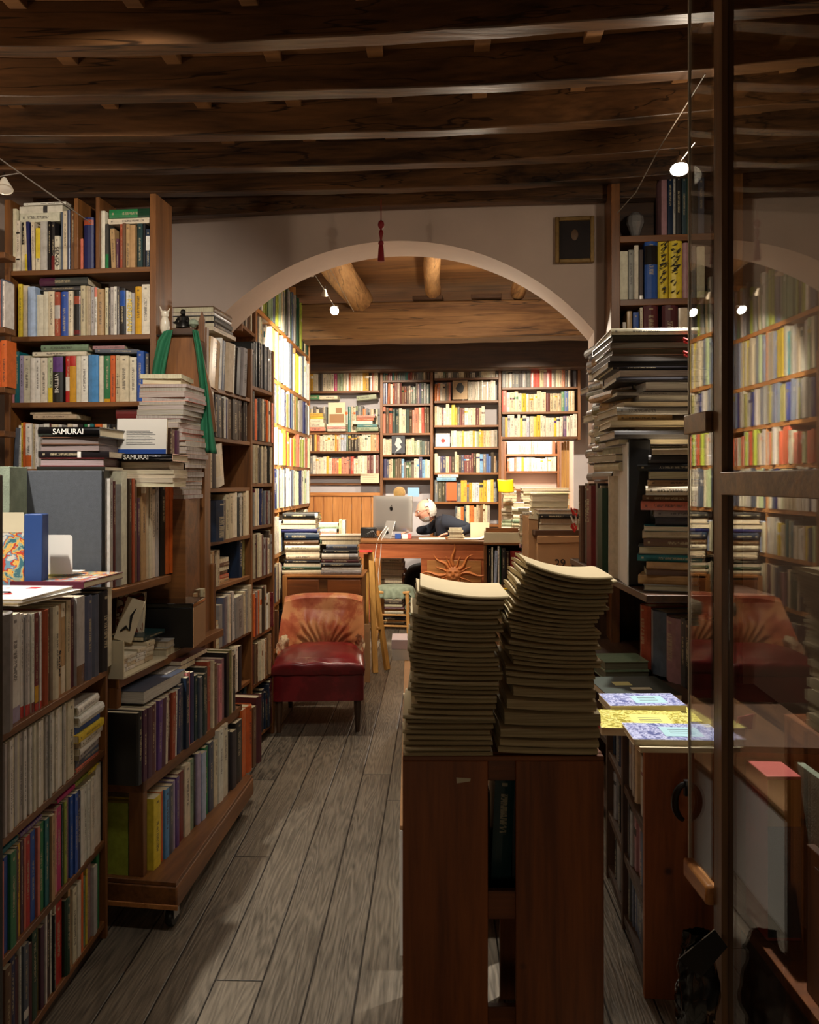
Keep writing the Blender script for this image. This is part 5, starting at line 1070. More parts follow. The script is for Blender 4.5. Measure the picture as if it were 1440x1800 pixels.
for k, (px, c, w, h, lab) in enumerate([(700, 'blue', .03, .05, 'small blue pack on the desk under the screen edge'), (712, 'white', .03, .04, 'small white pack on the desk under the screen edge'), (720, 'pinkbox', .02, .05, 'small reddish pack at the screen\'s right foot')]):
    tag(boxobj('small_pack', M[c], -w, w, 0, .04, 0, h, None, Matrix.Translation((P(px, 940, 8.1).x, 8.05, .885)), .004), lab, 'pack')
t = thing('paper_sheet', 'loose curved white sheets on the desk right of the man', 'paper', loc=(P(838, 940, 8.0).x, 8.0, .886)); b = MB(); b.grid(lambda u, v: ((u-.5)*.26, (v-.5)*.22, .004+.05*max(0, u-.45)**2*4), 10, 4); b.build('sheet', M['white'], t, solid=.003)
t = thing('paper_sheet', 'flat white papers on the desk in front of the man', 'paper', loc=(P(765, 946, 8.0).x, 8.0, .886)); boxobj('sheet', M['white'], -.16, .1, -.08, .1, 0, .006, t, bevel=0)
t = thing('upright_paper', 'pale blank card standing on the desk beside the pile of small books', 'card', Matrix.Translation((P(843, 940, 8.15).x, 8.15, .886)) @ Matrix.Rotation(math.radians(-8), 4, 'X')); boxobj('card', M['cream'], -.09, .1, 0, .004, 0, .155, t, bevel=0)
pp = P(802, 945, 7.98); pile(pp.x, pp.y+.03, .886, [(.025, .16, .12, 'cream', 'pages'), (.022, .13, .1, 'beige', 'pages'), (.02, .12, .1, 'cream', 'pages'), (.022, .14, .11, 'beige', 'pages'), (.02, .12, .1, 'cream', 'pages')], 'small pile on the desk in front of the man', ang=hdF)
# things under the desk
pp = P(690, 1000, 8.2); pile(pp.x, pp.y+.1, .0, rand_items(20, (.025, .04), (.2, .27), (.15, .2), ['dark grey', 'pale grey', 'maroon', 'slate', 'cream', 'black', 'dark brown']), 'dim pile under the desk', ang=hdF, jitter=.012)

# ---------------------------------------------------------------- seated man
def skin_obj(name, joints, edges, mat, root, parent=None, sub=2):
    """joints: dict name->(co, rx[,ry])"""
    ks = list(joints); me = bpy.data.meshes.new(name); me.from_pydata([joints[k][0] for k in ks], [(ks.index(a), ks.index(b_)) for a, b_ in edges], [])
    ob = bpy.data.objects.new(name+'_tmp', me); COL.objects.link(ob)
    md = ob.modifiers.new('Skin', 'SKIN'); md.use_smooth_shade = True; md.branch_smoothing = .3
    sv = me.skin_vertices[0].data
    for i, k in enumerate(ks):
        r = joints[k][1:]; sv[i].radius = (r[0], r[-1]); sv[i].use_root = (k == root)
    s = ob.modifiers.new('Sub', 'SUBSURF'); s.levels = sub; s.render_levels = sub
    dg = bpy.context.evaluated_depsgraph_get(); dg.update()
    m2 = bpy.data.meshes.new_from_object(ob.evaluated_get(dg)); bpy.data.objects.remove(ob)
    m2.name = name; m2.materials.clear(); m2.materials.append(mat)
    return m2
X0, Y0 = P(773, 0, 8.66).x, 8.66
mroot = thing('person', 'grey-haired bearded person in glasses and navy sweater bent over the desk', 'person', loc=(X0, Y0, 0))
# local coordinates: facing -x ; person's left side is toward -y (camera)
HP = Vector((-.145, -.02, 1.14)) # head centre
def head_mesh():
    b = MB()
    def fn(u, v):
        a = 2*math.pi*u; p = math.pi*v; d = Vector((math.sin(p)*math.cos(a), math.sin(p)*math.sin(a), math.cos(p)))  # d.x=-1 is the face
        x, y, z = d.x*.099, d.y*.076, d.z*.118
        f = max(0, -d.x)
        if z < 0: x *= 1-.18*(-d.z)**1.5*(1 if d.x > 0 else .35); y *= 1-.22*(-d.z)
        # brow, eye sockets, nose, lips, chin
        g = lambda cy, cz, sy, sz: math.exp(-((y-cy)/sy)**2-((z-cz)/sz)**2)*(f > .15)
        x -= .007*(g(-.03, .026, .022, .009)+g(.03, .026, .022, .009)); x += .010*(g(-.031, .006, .015, .012)+g(.031, .006, .015, .012))
        x -= .028*g(0, -.026, .013, .014)+.017*g(0, -.006, .009, .02)+.008*g(0, .012, .01, .015)
        x -= .009*g(0, -.058, .024, .006)+.009*g(0, -.070, .022, .006); x -= .012*g(0, -.098, .028, .017); x -= .006*(g(-.04, -.03, .018, .02)+g(.04, -.03, .018, .02))
        return (x, y, z)
    b.grid(fn, 72, 60)
    for sy in (-1, 1):   # ears
        b.lathe([(.001, -.006), (.016, -.008), (.024, -.002), (.022, .004), (.012, .002), (.001, .0)], n=16, mat=Matrix.Translation((.014, sy*.077, -.004)) @ Matrix.Rotation(sy*math.radians(80), 4, 'X') @ Matrix.Rotation(.3, 4, 'Y') @ Matrix.Diagonal((.75, 1.35, 1, 1)))
    return b
hm = head_mesh()
HT = Matrix.Translation(HP) @ Matrix.Rotation(math.radians(-14), 4, 'Y') @ Matrix.Rotation(math.radians(8), 4, 'Z')
J = dict(pel=((.14, 0, .52), .13, .15), ab=((.14, 0, .70), .115, .145), ch=((.09, 0, .90), .125, .165), nk=((.02, 0, 1.06), .07, .085), nk2=((-.06, -.008, 1.085), .055), hd=((-.11, -.015, 1.09), .05),
    shl=((.05, -.185, 1.03), .062), ell=((.31, -.27, .965), .046), wrl=((.13, -.36, .925), .031), shr=((.03, .185, 1.03), .062), elr=((-.10, .29, .92), .046), wrr=((-.27, .20, .915), .031),
    hpl=((.12, -.10, .50), .095), knl=((-.33, -.14, .50), .065), anl=((-.32, -.14, .10), .042), tol=((-.44, -.15, .05), .032), hpr=((.12, .10, .50), .095), knr=((-.31, .14, .50), .065), anr=((-.28, .14, .10), .042), tor=((-.40, .15, .05), .032))
Ed = [('pel', 'ab'), ('ab', 'ch'), ('ch', 'nk'), ('nk', 'nk2'), ('nk2', 'hd'), ('ch', 'shl'), ('shl', 'ell'), ('ell', 'wrl'), ('ch', 'shr'), ('shr', 'elr'), ('elr', 'wrr'), ('pel', 'hpl'), ('hpl', 'knl'), ('knl', 'anl'), ('anl', 'tol'), ('pel', 'hpr'), ('hpr', 'knr'), ('knr', 'anr'), ('anr', 'tor')]
def hand(pref, w, dirv, side):
    dirv = Vector(dirv).normalized(); sd = Vector(side).normalized(); w = Vector(w); dn = Vector((0, 0, -1))
    J[pref+'p'] = (tuple(w+dirv*.05), .026, .016); Ed.append(('wr'+pref, pref+'p'))
    for i, (o, L1) in enumerate([(-.028, .068), (-.010, .078), (.010, .074), (.028, .058)]):
        k = pref+'f%d' % i; a = w+dirv*.088+sd*o; b1 = a+dirv*L1*.5+dn*.008; c1 = b1+dirv*L1*.4+dn*.018
        J[k+'a'] = (tuple(a), .011); J[k+'b'] = (tuple(b1), .0085); J[k+'c'] = (tuple(c1), .007); Ed.extend([(pref+'p', k+'a'), (k+'a', k+'b'), (k+'b', k+'c')])
    a = w+dirv*.045-sd*.036; b1 = a+dirv*.03-sd*.018+dn*.006
    J[pref+'ta'] = (tuple(a), .011); J[pref+'tb'] = (tuple(b1), .009); Ed.extend([(pref+'p', pref+'ta'), (pref+'ta', pref+'tb')])
hand('l', J['wrl'][0], (-.95, .2, -.1), (.2, .95, 0)); hand('r', J['wrr'][0], (-.95, -.25, -.12), (.2, -.95, 0))
bm_ = skin_obj('body', J, Ed, M['skin'], 'pel', sub=2)
# join head + body, remesh into one surface
bm = bmesh.new(); bm.from_mesh(bm_); tmp = bpy.data.meshes.new('h'); tmp.from_pydata([tuple(HT @ Vector(v)) for v in hm.v], [], hm.f); bm.from_mesh(tmp)
bmesh.ops.remove_doubles(bm, verts=bm.verts, dist=1e-5); bmesh.ops.recalc_face_normals(bm, faces=bm.faces)
me = bpy.data.meshes.new('body'); bm.to_mesh(me); bm.free()
ob = bpy.data.objects.new('body', me); COL.objects.link(ob); rm = ob.modifiers.new('Remesh', 'REMESH'); rm.mode = 'VOXEL'; rm.voxel_size = .0045; rm.use_smooth_shade = True
dg = bpy.context.evaluated_depsgraph_get(); dg.update(); m2 = bpy.data.meshes.new_from_object(ob.evaluated_get(dg)); bpy.data.objects.remove(ob)
m2.name = 'body'; m2.materials.clear(); m2.materials.append(M['skin']); bo = bpy.data.objects.new('body', m2); COL.objects.link(bo); bo.parent = mroot
def cloth_skin(name, keys, edges, infl, mat, root, over={}):
    JJ = {}
    for k in keys:
        v = J[k]; JJ[k] = (over.get(k, v)[0],)+tuple(r+infl for r in over.get(k, v)[1:])
    m = skin_obj(name, JJ, edges, mat, root); o = bpy.data.objects.new(name, m); COL.objects.link(o); o.parent = mroot; return o
cloth_skin('sweater', ['pel', 'ab', 'ch', 'nk', 'shl', 'ell', 'wrl', 'shr', 'elr', 'wrr'], [('pel', 'ab'), ('ab', 'ch'), ('ch', 'nk'), ('ch', 'shl'), ('shl', 'ell'), ('ell', 'wrl'), ('ch', 'shr'), ('shr', 'elr'), ('elr', 'wrr')], .014, M['sweater'], 'pel',
    over=dict(pel=((.14, 0, .57), .13, .15), wrl=((.15, -.35, .925), .033), wrr=((-.245, .21, .915), .033)))
cloth_skin('trousers', ['pel', 'hpl', 'knl', 'anl', 'hpr', 'knr', 'anr'], [('pel', 'hpl'), ('hpl', 'knl'), ('knl', 'anl'), ('pel', 'hpr'), ('hpr', 'knr'), ('knr', 'anr')], .014, M['trousers'], 'pel', over=dict(pel=((.14, 0, .56), .12, .14)))
for sg, k in ((-1, 'l'), (1, 'r')):
    a = Vector(J['an'+k][0]); b = MB(); b.tube([a+Vector((.05, 0, -.05)), a+Vector((0, 0, -.055)), a+Vector((-.08, 0, -.062)), a+Vector((-.16, 0, -.068))], [.034, .042, .04, .026], 12); b.build('shoe', M['black'], mroot)
# hair and beard as shells over the head
def shell_part(name, cond, r, mat, jit=.003):
    b = MB()
    nu, nv = 64, 44; vs = []; ok = []
    for j in range(nv+1):
        for i in range(nu+1):
            a = 2*math.pi*i/nu; p = math.pi*j/nv; d = Vector((math.sin(p)*math.cos(a), math.sin(p)*math.sin(a), math.cos(p)))
            k = cond(d); rr = r+jit*noise.noise(d*9)*2+jit*noise.noise(d*25)
            x, y, z = d.x*.099, d.y*.076, d.z*.118
            if z < 0: x *= 1-.18*(-d.z)**1.5*(1 if d.x > 0 else .35); y *= 1-.22*(-d.z)
            vs.append(HT @ (Vector((x, y, z))+d*rr*k)); ok.append(k > 0)
    fs = [f for j in range(nv) for i in range(nu) for f in [(j*(nu+1)+i, j*(nu+1)+i+1, (j+1)*(nu+1)+i+1, (j+1)*(nu+1)+i)] if all(ok[q] for q in f)]
    b.add(vs, fs); return b.build(name, mat, mroot, ang=80)
def c_hair(d):
    if d.z < -.58 or d.x < -.12: return 0
    if d.z > .62 and d.x < .35: return 0
    if d.x < .16 and d.z < .30: return 0
    return 1.0
shell_part('hair', c_hair, .015, M['hair'])
def c_beard(d):
    if d.z > -.42 or d.z < -.97 or d.x > .1: return 0
    if d.z > -.52 and d.x < -.45: return 0
    return .7
shell_part('beard', c_beard, .011, M['hair'])
b = MB(); b.tube([(-.114, -.02, -.048), (-.112, 0, -.045), (-.114, .02, -.048)], [.003, .006, .003], 8)
b.v = [tuple(HT @ Vector(v)) for v in b.v]; b.build('moustache', M['hair'], mroot)
b = MB()
for sy in (-1, 1):
    c = [(-.108+.004*abs(math.cos(a)), sy*.033+.024*math.cos(a), .004+.017*math.sin(a)) for a in [k*math.pi/8 for k in range(17)]]
    b.tube(c, .0018, 6, cap=False); b.tube([(-.1, sy*.057, .008), (-.06, sy*.076, .012), (.012, sy*.084, .008)], .0018, 6)
b.tube([(-.112, -.009, .008), (-.118, 0, .01), (-.112, .009, .008)], .0018, 6)
b.v = [tuple(HT @ Vector(v)) for v in b.v]; b.build('glasses', M['black'], mroot)
b = MB()
for sy in (-1, 1): b.lathe([(.001, -.008), (.008, -.004), (.0095, 0), (.008, .004), (.001, .008)], n=12, mat=HT @ Matrix.Translation((-.086, sy*.03, .006)))
b.build('eye', M['white'], mroot)
t = thing('office_chair', 'plain wooden chair under the seated person', 'chair', loc=(X0+.12, Y0, 0))
boxobj('seat', M['dark_x'], -.22, .22, -.22, .22, .36, .4, t, bevel=.01); boxobj('backrest', M['dark_z'], .21, .24, -.2, .2, .5, .85, t, bevel=.01)
for a in (-1, 1):
    for c in (-1, 1): boxobj('leg', M['dark_z'], a*.2-.018, a*.2+.018, c*.2-.018, c*.2+.018, 0, (.5 if a > 0 else .36), t)
M['_']=None

# ---------------------------------------------------------------- stool with cushion
px_, d_ = 694, 7.55; X = P(px_, 0, d_).x
t = thing('stool', 'wooden rush stool with a ruffled grey-green cushion before the desk', 'stool', Matrix.Translation((X, d_, 0)) @ Matrix.Rotation(math.radians(-8), 4, 'Z'))
for a in (-1, 1):
    for c in (-1, 1): b = MB(); b.tube([(a*.15, c*.14, 0), (a*.135, c*.13, .45)], [.016, .019], 10); b.build('leg', M['straw'], t)
for z in (.14, .24):
    for c in (-1, 1): b = MB(); b.tube([(-.145, c*.135, z), (.145, c*.135, z)], .009, 8); b.build('stretcher', M['straw'], t); b = MB(); b.tube([(c*.145, -.135, z+.03), (c*.145, .135, z+.03)], .009, 8); b.build('stretcher', M['straw'], t)
boxobj('seat', M['straw'], -.155, .155, -.15, .15, .43, .455, t, bevel=.008)
b = MB(); 
def cush(u, v):
    a = 2*math.pi*u
    if v < .6: r = .17*v/.6; z = .495-.02*(v/.6)**4
    else: k = (v-.6)/.4; r = .17+.018*math.sin(a*16)*k+.02*k; z = .475-.085*k
    return (r*math.cos(a)*1.02, r*math.sin(a)*.95, z)
b.grid(cush, 96, 12); b.build('cushion', M['cushion'], t, solid=.006, ang=80)
b = MB(); b.grid(lambda u, v: (.15+.03*math.sin(v*9)+.01*math.sin(u*20), -.15+u*.12, .44-v*.25), 10, 12); b.build('cushion_tie', M['cushion'], t, solid=.004, ang=80)

# ---------------------------------------------------------------- folding ladder / easel legs
t = thing('folding_easel', 'yellow wooden folding trestle standing right of the armchair', 'trestle', loc=(P(660, 0, 6.35).x, 6.35, 0))
ox = P(660, 0, 6.35).x
def plank(name, a, c, w, th):
    a, c = Vector(a)-Vector((ox, 6.35, 0)), Vector(c)-Vector((ox, 6.35, 0)); d = (c-a); L_ = d.length; q_ = d.to_track_quat('Z', 'Y').to_matrix().to_4x4(); b = MB(); b.box(-w/2, w/2, -th/2, th/2, 0, L_, mat=Matrix.Translation(a) @ q_); return b.build(name, M['yellowwood'], t, bevel=.003)
plank('leg', (P(660, 0, 6.2).x, 6.2, 0), (P(652, 0, 6.35).x, 6.35, .9), .042, .03)
plank('leg', (P(681, 0, 6.3).x, 6.3, 0), (P(651, 0, 6.42).x, 6.42, .89), .042, .03)
plank('leg', (P(643, 0, 6.5).x, 6.5, .05), (P(644, 0, 6.4).x, 6.4, .88), .04, .025)
plank('brace', (P(645, 0, 6.38).x, 6.38, .30), (P(668, 0, 6.3).x, 6.3, .32), .035, .02)
tag(boxobj('red_folder', M['red'], -.07, .035, -.05, .08, 0, .008, None, Matrix.Translation((P(646, 968, 6.3).x, 6.32, .905)), .001), 'red folder lying on top of the yellow trestle', 'folder')
t = thing('white_board', 'narrow pale board leaning upright behind the armchair right side', 'board', Matrix.Translation((P(645, 0, 5.9).x, 5.9, 0))); boxobj('board', M['card'], -.03, .022, 0, .02, 0, .42, t)

# ---------------------------------------------------------------- armchair
CXp, CYp = (P(475, 0, 4.72).x+P(636, 0, 4.72).x)/2, 4.72
t = thing('armchair', 'low worn red leather armchair with creased tan back and torn sides', 'armchair', Matrix.Translation((CXp+.012, CYp, 0)) @ Matrix.Rotation(math.radians(2.5), 4, 'Z'))
HW = .262
def rounded(name, x0, x1, y0, y1, z0, z1, mat, bulge=.02, bev=.03, segs=20):
    b = MB()
    def top(u, v): x = x0+(x1-x0)*u; y = y0+(y1-y0)*v; return (x, y, z1+bulge*(1-(2*u-1)**4)*(1-(2*v-1)**4))
    bm = bmesh.new(); g = MB(); n = segs
    g.box(x0, x1, y0, y1, z0, z1); o = g.build(name, mat, t, bevel=0)
    return o
# apron (base)
b = MB()
def apr(u, v):   # around the perimeter
    P4 = [(-HW, .50), (-HW+.0, .0), (-HW+.02, -.01), (HW-.02, -.01), (HW, .0), (HW, .50)]
    f = u*(len(P4)-1); i = min(int(f), len(P4)-2); g = f-i; x = P4[i][0]+(P4[i+1][0]-P4[i][0])*g; y = P4[i][1]+(P4[i+1][1]-P4[i][1])*g
    return (x, y, .185+.17*v)
b.grid(apr, 60, 6); b.box(-HW+.01, HW-.01, .0, .5, .185, .34); b.build('apron', M['leather_seat'], t, bevel=.004)
# seat cushion
b = MB()
def seatf(u, v):
    a = (u-.5)*2; w = HW+.006-.03*max(0, v-.5)
    if v < .3: k = v/.3; y = -.022+.02*(1-math.sin(k*math.pi/2))*0-.014*math.sin(k*math.pi); z = .335+.075*math.sin(k*math.pi/2); y = -.018*math.sin(k*math.pi)-.012
    else: k = (v-.3)/.7; y = -.012+.46*k; z = .41+.03*math.sin(k*math.pi)*(1-a*a*.6)+.01*k
    e = 1-abs(a)**6; z = .335+(z-.335)*(.45+.55*max(0, e)**.5)
    return (a*w, y+.006*noise.noise(Vector((a*3, v*4, 1))), z+.006*noise.noise(Vector((a*4, v*6, 0)))+.012*(1-a*a)*(v > .3))
b.grid(seatf, 40, 34); b.build('seat_cushion', M['leather_seat'], t, solid=.01, ang=80)
b = MB(); b.tube([(-HW-.004, .3, .335), (-HW-.004, -.005, .333), (-HW+.012, -.02, .333), (HW-.012, -.02, .333), (HW+.004, -.005, .333), (HW+.004, .3, .335)], .006, 8); None
# back: concave wrap with pulled creases
def backf(u, v, off=0):
    a = (u-.5)*2
    top = .70-.022*abs(a)**3
    zb_ = .37
    z = zb_+(top-zb_)*v
    fw = max(0, abs(a)-.45)/.55   # sides come forward low down
    y = .50+.07*v - .30*fw**1.6*(1-v)**1.3 - .06*fw**2
    x = a*(HW-.01+.012*math.sin(v*math.pi)-.004*v)
    y += .05*(1-a*a)*(1-v)*.5
    # creases radiating from bottom centre
    ang_ = math.atan2(a, .25+v*1.1)
    cr = math.sin(ang_*15+1.5*noise.noise(Vector((a*3, v*3, 2))))
    am = math.exp(-((v-.28)/.24)**2)*math.exp(-((abs(a)-.42)/.42)**2)
    y += -.026*abs(cr)*am+.016*am
    y -= .03*math.sin(min(1, v*1.3)*math.pi)*(1-a**4)*.6+.008*noise.noise(Vector((a*2.5, v*3, 5)))
    return Vector((x, y-off, z))
b = MB(); b.grid(lambda u, v: backf(u, v), 90, 44); 
n0 = len(b.v)
b.grid(lambda u, v: backf(u, v)*0+Vector(((u-.5)*2*(HW+.004-.01*v), (.56+.09*v-.33*max(0, abs((u-.5)*2)-.45)**1.6/.55**1.6*(1-v)**1.3), .2+(.71-.022*abs((u-.5)*2)**3-.2)*v)), 90, 44)
# top roll joining front and rear
b.grid(lambda u, v: (lambda p, q_: p.lerp(q_, v)+Vector((0, 0, .02*math.sin(v*math.pi))))(backf(u, 1), Vector(((u-.5)*2*(HW+.004-.01), .65, .71-.022*abs((u-.5)*2)**3))), 90, 8)
for ss in (0, 1):
    b.grid(lambda u, v, ss=ss: (lambda p, q_: p.lerp(q_, u))(backf(ss, v), Vector(((ss-.5)*2*(HW+.004-.01*v), .56+.09*v-.33*(1-v)**1.3, .2+(.688-.2)*v))), 6, 30)
b.build('backrest', M['leather_back'], t, ang=75)
for sx in (-1, 1):
    b = MB()
    def torn(u, v, sx=sx):
        a = sx*(.70+.31*u); p = backf(.5+a/2 if abs(a) <= 1 else .5+sx*.5, .10+.36*v); p.y -= .022+.008*noise.noise(Vector((u*6, v*8, sx)))+.01*math.sin(u*math.pi)*math.sin(v*math.pi); p.x += sx*(.008+max(0, abs(a)-1)*HW*.3); return p
    b.grid(torn, 30, 30)
    keep = []
    for fc_ in b.f:
        iu, iv = (fc_[0] % 31)/30, (fc_[0]//31)/30
        if ((iu-.55)/.42)**2+((iv-.42)/.45)**2+.55*noise.noise(Vector((iu*5, iv*5, sx*3))) < .85: keep.append(fc_)
    b.f = keep; b.m = [0]*len(keep)
    b.build('torn_patch', M['leather_torn'], t, ang=80)
for sx in (-1, 1):
    b = MB(); b.tube([(sx*(HW-.035), .03, .2), (sx*(HW-.035), .025, .09), (sx*(HW-.035), .02, 0)], [.024, .018, .013], 10); b.build('leg', M['dark_z'], t)
    b = MB(); b.tube([(sx*(HW-.05), .46, .2), (sx*(HW-.05), .5, .09), (sx*(HW-.05), .55, 0)], [.024, .018, .013], 10); b.build('leg', M['dark_z'], t)

# ---------------------------------------------------------------- low cabinet behind the armchair with piles
fC = Frame(-.9, 5.75, 1, -.03)
cA, cB = fC.s_(500), fC.s_(636)
t = thing('side_cabinet', 'brown two-door cabinet behind the armchair carrying piles of books', 'cabinet', fC.mat(cA, 0, 0)); LC = cB-cA
boxobj('body', M['shelf_x'], 0, LC, .02, .38, .0, .775, t); boxobj('top', M['pine_x'], -.01, LC+.01, -.005, .39, .775, .79, t)
for k in (0, 1): boxobj('door', M['crate_x'], .02+k*(LC/2+.01), LC/2-.01-.02+k*(LC/2+.02), .0, .02, .05, .76, t, bevel=.004)
boxobj('corner_post', M['pine_z'], -.012, .02, -.01, .02, 0, .79, t)
def PI(y0, y1, d, px0, px1, col, face='spine', **k): return (abs(y1-y0)*d/F, (px1-px0)*d/F, .2, col, face, dict(dx=((px0+px1)/2-k.pop('cx'))*d/F, **k))
d1 = 5.82; c1 = P(530, 0, d1)
pile(c1.x, 5.9, .79, [PI(1000, 1008, d1, 497, 566, 'beige', cx=530), PI(994, 1000, d1, 497, 565, 'dark green', cx=530), PI(989, 994, d1, 500, 565, 'cream', 'pages', cx=530), PI(982, 989, d1, 503, 564, 'black', cx=530), PI(973, 982, d1, 504, 563, 'beige', cx=530), PI(966, 973, d1, 502, 563, 'beige', 'pages', cx=530), PI(957, 966, d1, 501, 562, 'cream', cx=530),
    PI(948, 957, d1, 500, 560, 'brown', cx=530, hard=True), PI(935, 948, d1, 500, 560, 'dark blue', cx=530), PI(928, 935, d1, 494, 559, 'navy', cx=530), PI(919, 928, d1, 494, 556, 'pale grey', 'pages', cx=530), PI(910, 919, d1, 498, 556, 'tan', 'pages', cx=530), PI(900, 910, d1, 497, 558, 'black', cx=530, hard=True, bands=[(.0, .08, 'white')])], 'left pile on the cabinet behind the armchair', ang=0, jitter=.003, ja=2)
c2 = P(600, 0, d1)
pile(c2.x, 5.88, .79, [PI(1000, 1008, d1, 566, 635, 'grey', cx=600), PI(995, 1000, d1, 566, 635, 'white', cx=600), PI(987, 995, d1, 566, 634, 'black', cx=600, hard=True), PI(981, 987, d1, 567, 632, 'maroon', cx=600), PI(971, 981, d1, 567, 630, 'ivory', cx=600, bands=[(0, .25, 'grey')]), PI(964, 971, d1, 568, 628, 'black', cx=600), PI(955, 964, d1, 574, 628, 'slate', cx=600), PI(946, 955, d1, 566, 632, 'beige', 'pages', cx=600), PI(939, 946, d1, 562, 633, 'ivory', 'pages', cx=600)], 'right pile on the cabinet behind the armchair', ang=0, jitter=.003, ja=2)
d2 = 6.05; c3_ = P(583, 0, d2)
pile(c3_.x, 6.07, .79, [(.11, .26, .1, 'beige', 'pages'), (.09, .26, .1, 'grey', 'pages'), PI(925, 935, d2, 558, 590, 'sage green', cx=583), PI(915, 925, d2, 560, 592, 'terracotta', cx=583), PI(908, 915, d2, 558, 594, 'white', cx=583), PI(904, 908, d2, 558, 596, 'sage green', cx=583), PI(899, 904, d2, 558, 594, 'white', 'pages', cx=583)], 'rear pile on the cabinet behind the armchair', ang=0, jitter=.003)
row_px(Frame(P(596, 0, 6.0).x, 6.0, 1, 0), .79+.2, [(596, 601, .18, 'beige'), (601.5, 607, .175, 'ivory')], 'standing behind the right pile on the cabinet', depth=.1, n0=0)
rr_ = P(548, 0, 6.35); 
pile(P(545, 0, 6.5).x, 6.5, .0, [(.1, .28, .24, 'beige', 'pages')]*9+[(.08, .24, .2, 'brown'), (.06, .24, .2, 'ivory', 'pages'), (.05, .2, .2, 'maroon'), (.04, .2, .18, 'terracotta'), (.03, .18, .15, 'pale green'), (.03, .16, .15, 'yellow')], 'tall pile beyond the cabinet by the pine panelling', ang=4, jitter=.01, minor=True)
# ---------------------------------------------------------------- right of the desk: low bookcase, boxes, piles
fB = frameW(7.35)
bA, bB = fB.s_(856), fB.s_(934)
zb2 = [fB.z(890, 1028)]
bookcase(fB, bA, bB, .3, 0, fB.z(890, 958), zb2+[.25], 'low bookcase with upright books at the right end of the desk', posts=(1, 1), mat='shelf', th=.035)
tag(boxobj('loose_board', M['shelf_x'], bA-.03, bB+.03, -.02, .31, fB.z(890, 958), fB.z(890, 954), None, fB.mat()), 'thin wooden board laid over the low bookcase right of the desk', 'board')
row_px(fB, zb2[0], [(858, 863, 966, 'black'), (864, 867, 962, 'ivory'), (868, 873, 968, 'pale blue', dict(lean=2)), (875, 878, 960, 'white'), (879, 881, 962, 'dark green'), (882, 889, 965, 'black'), (890, 896, 970, 'dark brown', dict(hard=True)), (897, 931, 968, 'dark red', dict(w=.04, hard=True))], 'low bookcase right of the desk', depth=.18, n0=.0)
t = thing('face_out_book', 'grey picture book with dark photo standing before the dark red one right of the desk', 'book', fB.mat(fB.s_(918), -.03, zb2[0])); boxobj('cover', M['greywall'], -.07, .06, 0, .015, 0, .25, t); boxobj('photo', M['black'], -.045, .04, -.001, 0, .05, .17, t, bevel=0)
rand_row(fB, .25, bA+.01, bB-.01, (.2, .26), (.02, .04), PDARK, 'lowest shelf of the low bookcase right of the desk', minor=True)
for k, (a, c) in enumerate([(881, 897), (899, 920)]):
    s0, s1 = fB.s_(a), fB.s_(c); tag(boxobj('yellow_card', M['yellow'], s0, s1, -.06, .0, 0, .006, None, fB.mat(0, -.03, zb2[0]-.03), 0), 'small yellow card on the shelf edge right of the desk, %s of the pair' % ('left' if k == 0 else 'right'), 'card')
t = thing('wooden_tray', 'long open wooden box with a pale front on the low bookcase', 'box', fB.mat(fB.s_(851), .0, fB.z(890, 954))); w_ = fB.s_(934)-fB.s_(851)
boxobj('front', M['cream'], 0, w_, 0, .012, 0, .09, t); boxobj('back', M['shelf_x'], .01, w_, .22, .232, 0, .12, t); boxobj('side', M['cream'], 0, .012, .012, .22, 0, .1, t); boxobj('bottom', M['shelf_x'], .012, w_, .012, .22, .0, .01, t); boxobj('inner', M['card'], .012, w_, .012, .22, .06, .07, t)
# cardboard boxes
dX = 5.6
t = thing('cardboard_box', 'worn brown cardboard box marked 29 standing right of the desk', 'box', Matrix.Translation((P(945, 0, dX).x, dX, .62)) @ Matrix.Rotation(math.radians(-5), 4, 'Z'))
zt5 = EYE-(942-HZ)*dX/F-.62
boxobj('body', M['card'], 0, .42, 0, .34, 0, zt5, t, bevel=.004)
b = MB(); b.prism([(0, zt5-.02), (.09, zt5+.004), (.2, zt5-.012), (.3, zt5+.002), (.3, zt5-.04), (0, zt5-.05)], -.006, -.001); b.build('folded_flap', M['card'], t)
txt('number_29', '29', .075, M['ink_black'], t, Matrix.Translation((.115, -.0015, .27)) @ Matrix.Rotation(math.pi/2, 4, 'X'))
t2 = thing('cardboard_box', 'second, taller cardboard box with torn edge left of the box marked 29', 'box', Matrix.Translation((P(929, 0, 5.75).x, 5.75, 0.62)))
boxobj('body', M['card'], 0, .07, 0, .3, 0, .58, t2, bevel=.003); b = MB(); b.prism([(0, .57), (.01, .6), (.03, .585), (.045, .63), (.07, .6), (.07, .56)], -.004, .0); b.build('torn_edge', M['cream'], t2)
t = thing('box_table', 'dark low table under the cardboard boxes', 'table', Matrix.Translation((P(930, 0, 5.55).x, 5.5, 0))); boxobj('tabletop', M['dark_x'], -.0, .6, 0, .6, .59, .62, t)
for a in (.02, .55):
    for c in (.02, .55): boxobj('leg', M['dark_z'], a, a+.04, c, c+.04, 0, .59, t)
zz = .62+zt5+.001
xq = P(980, 0, dX).x
t = thing('tray', 'dark flat tray lying on the box marked 29', 'tray', Matrix.Translation((xq-.01, dX+.12, zz))); boxobj('body', M['dark_x'], -.14, .22, -.1, .2, 0, .035, t)
zz = pile(xq+.03, dX+.14, zz+.036, [(.045, .28, .22, 'pale grey', 'pages'), (.035, .26, .2, 'beige', 'pages'), (.03, .28, .22, 'black', 'spine'), (.03, .3, .24, 'grey', 'pages')], 'pile on the tray over the box marked 29', ang=5)
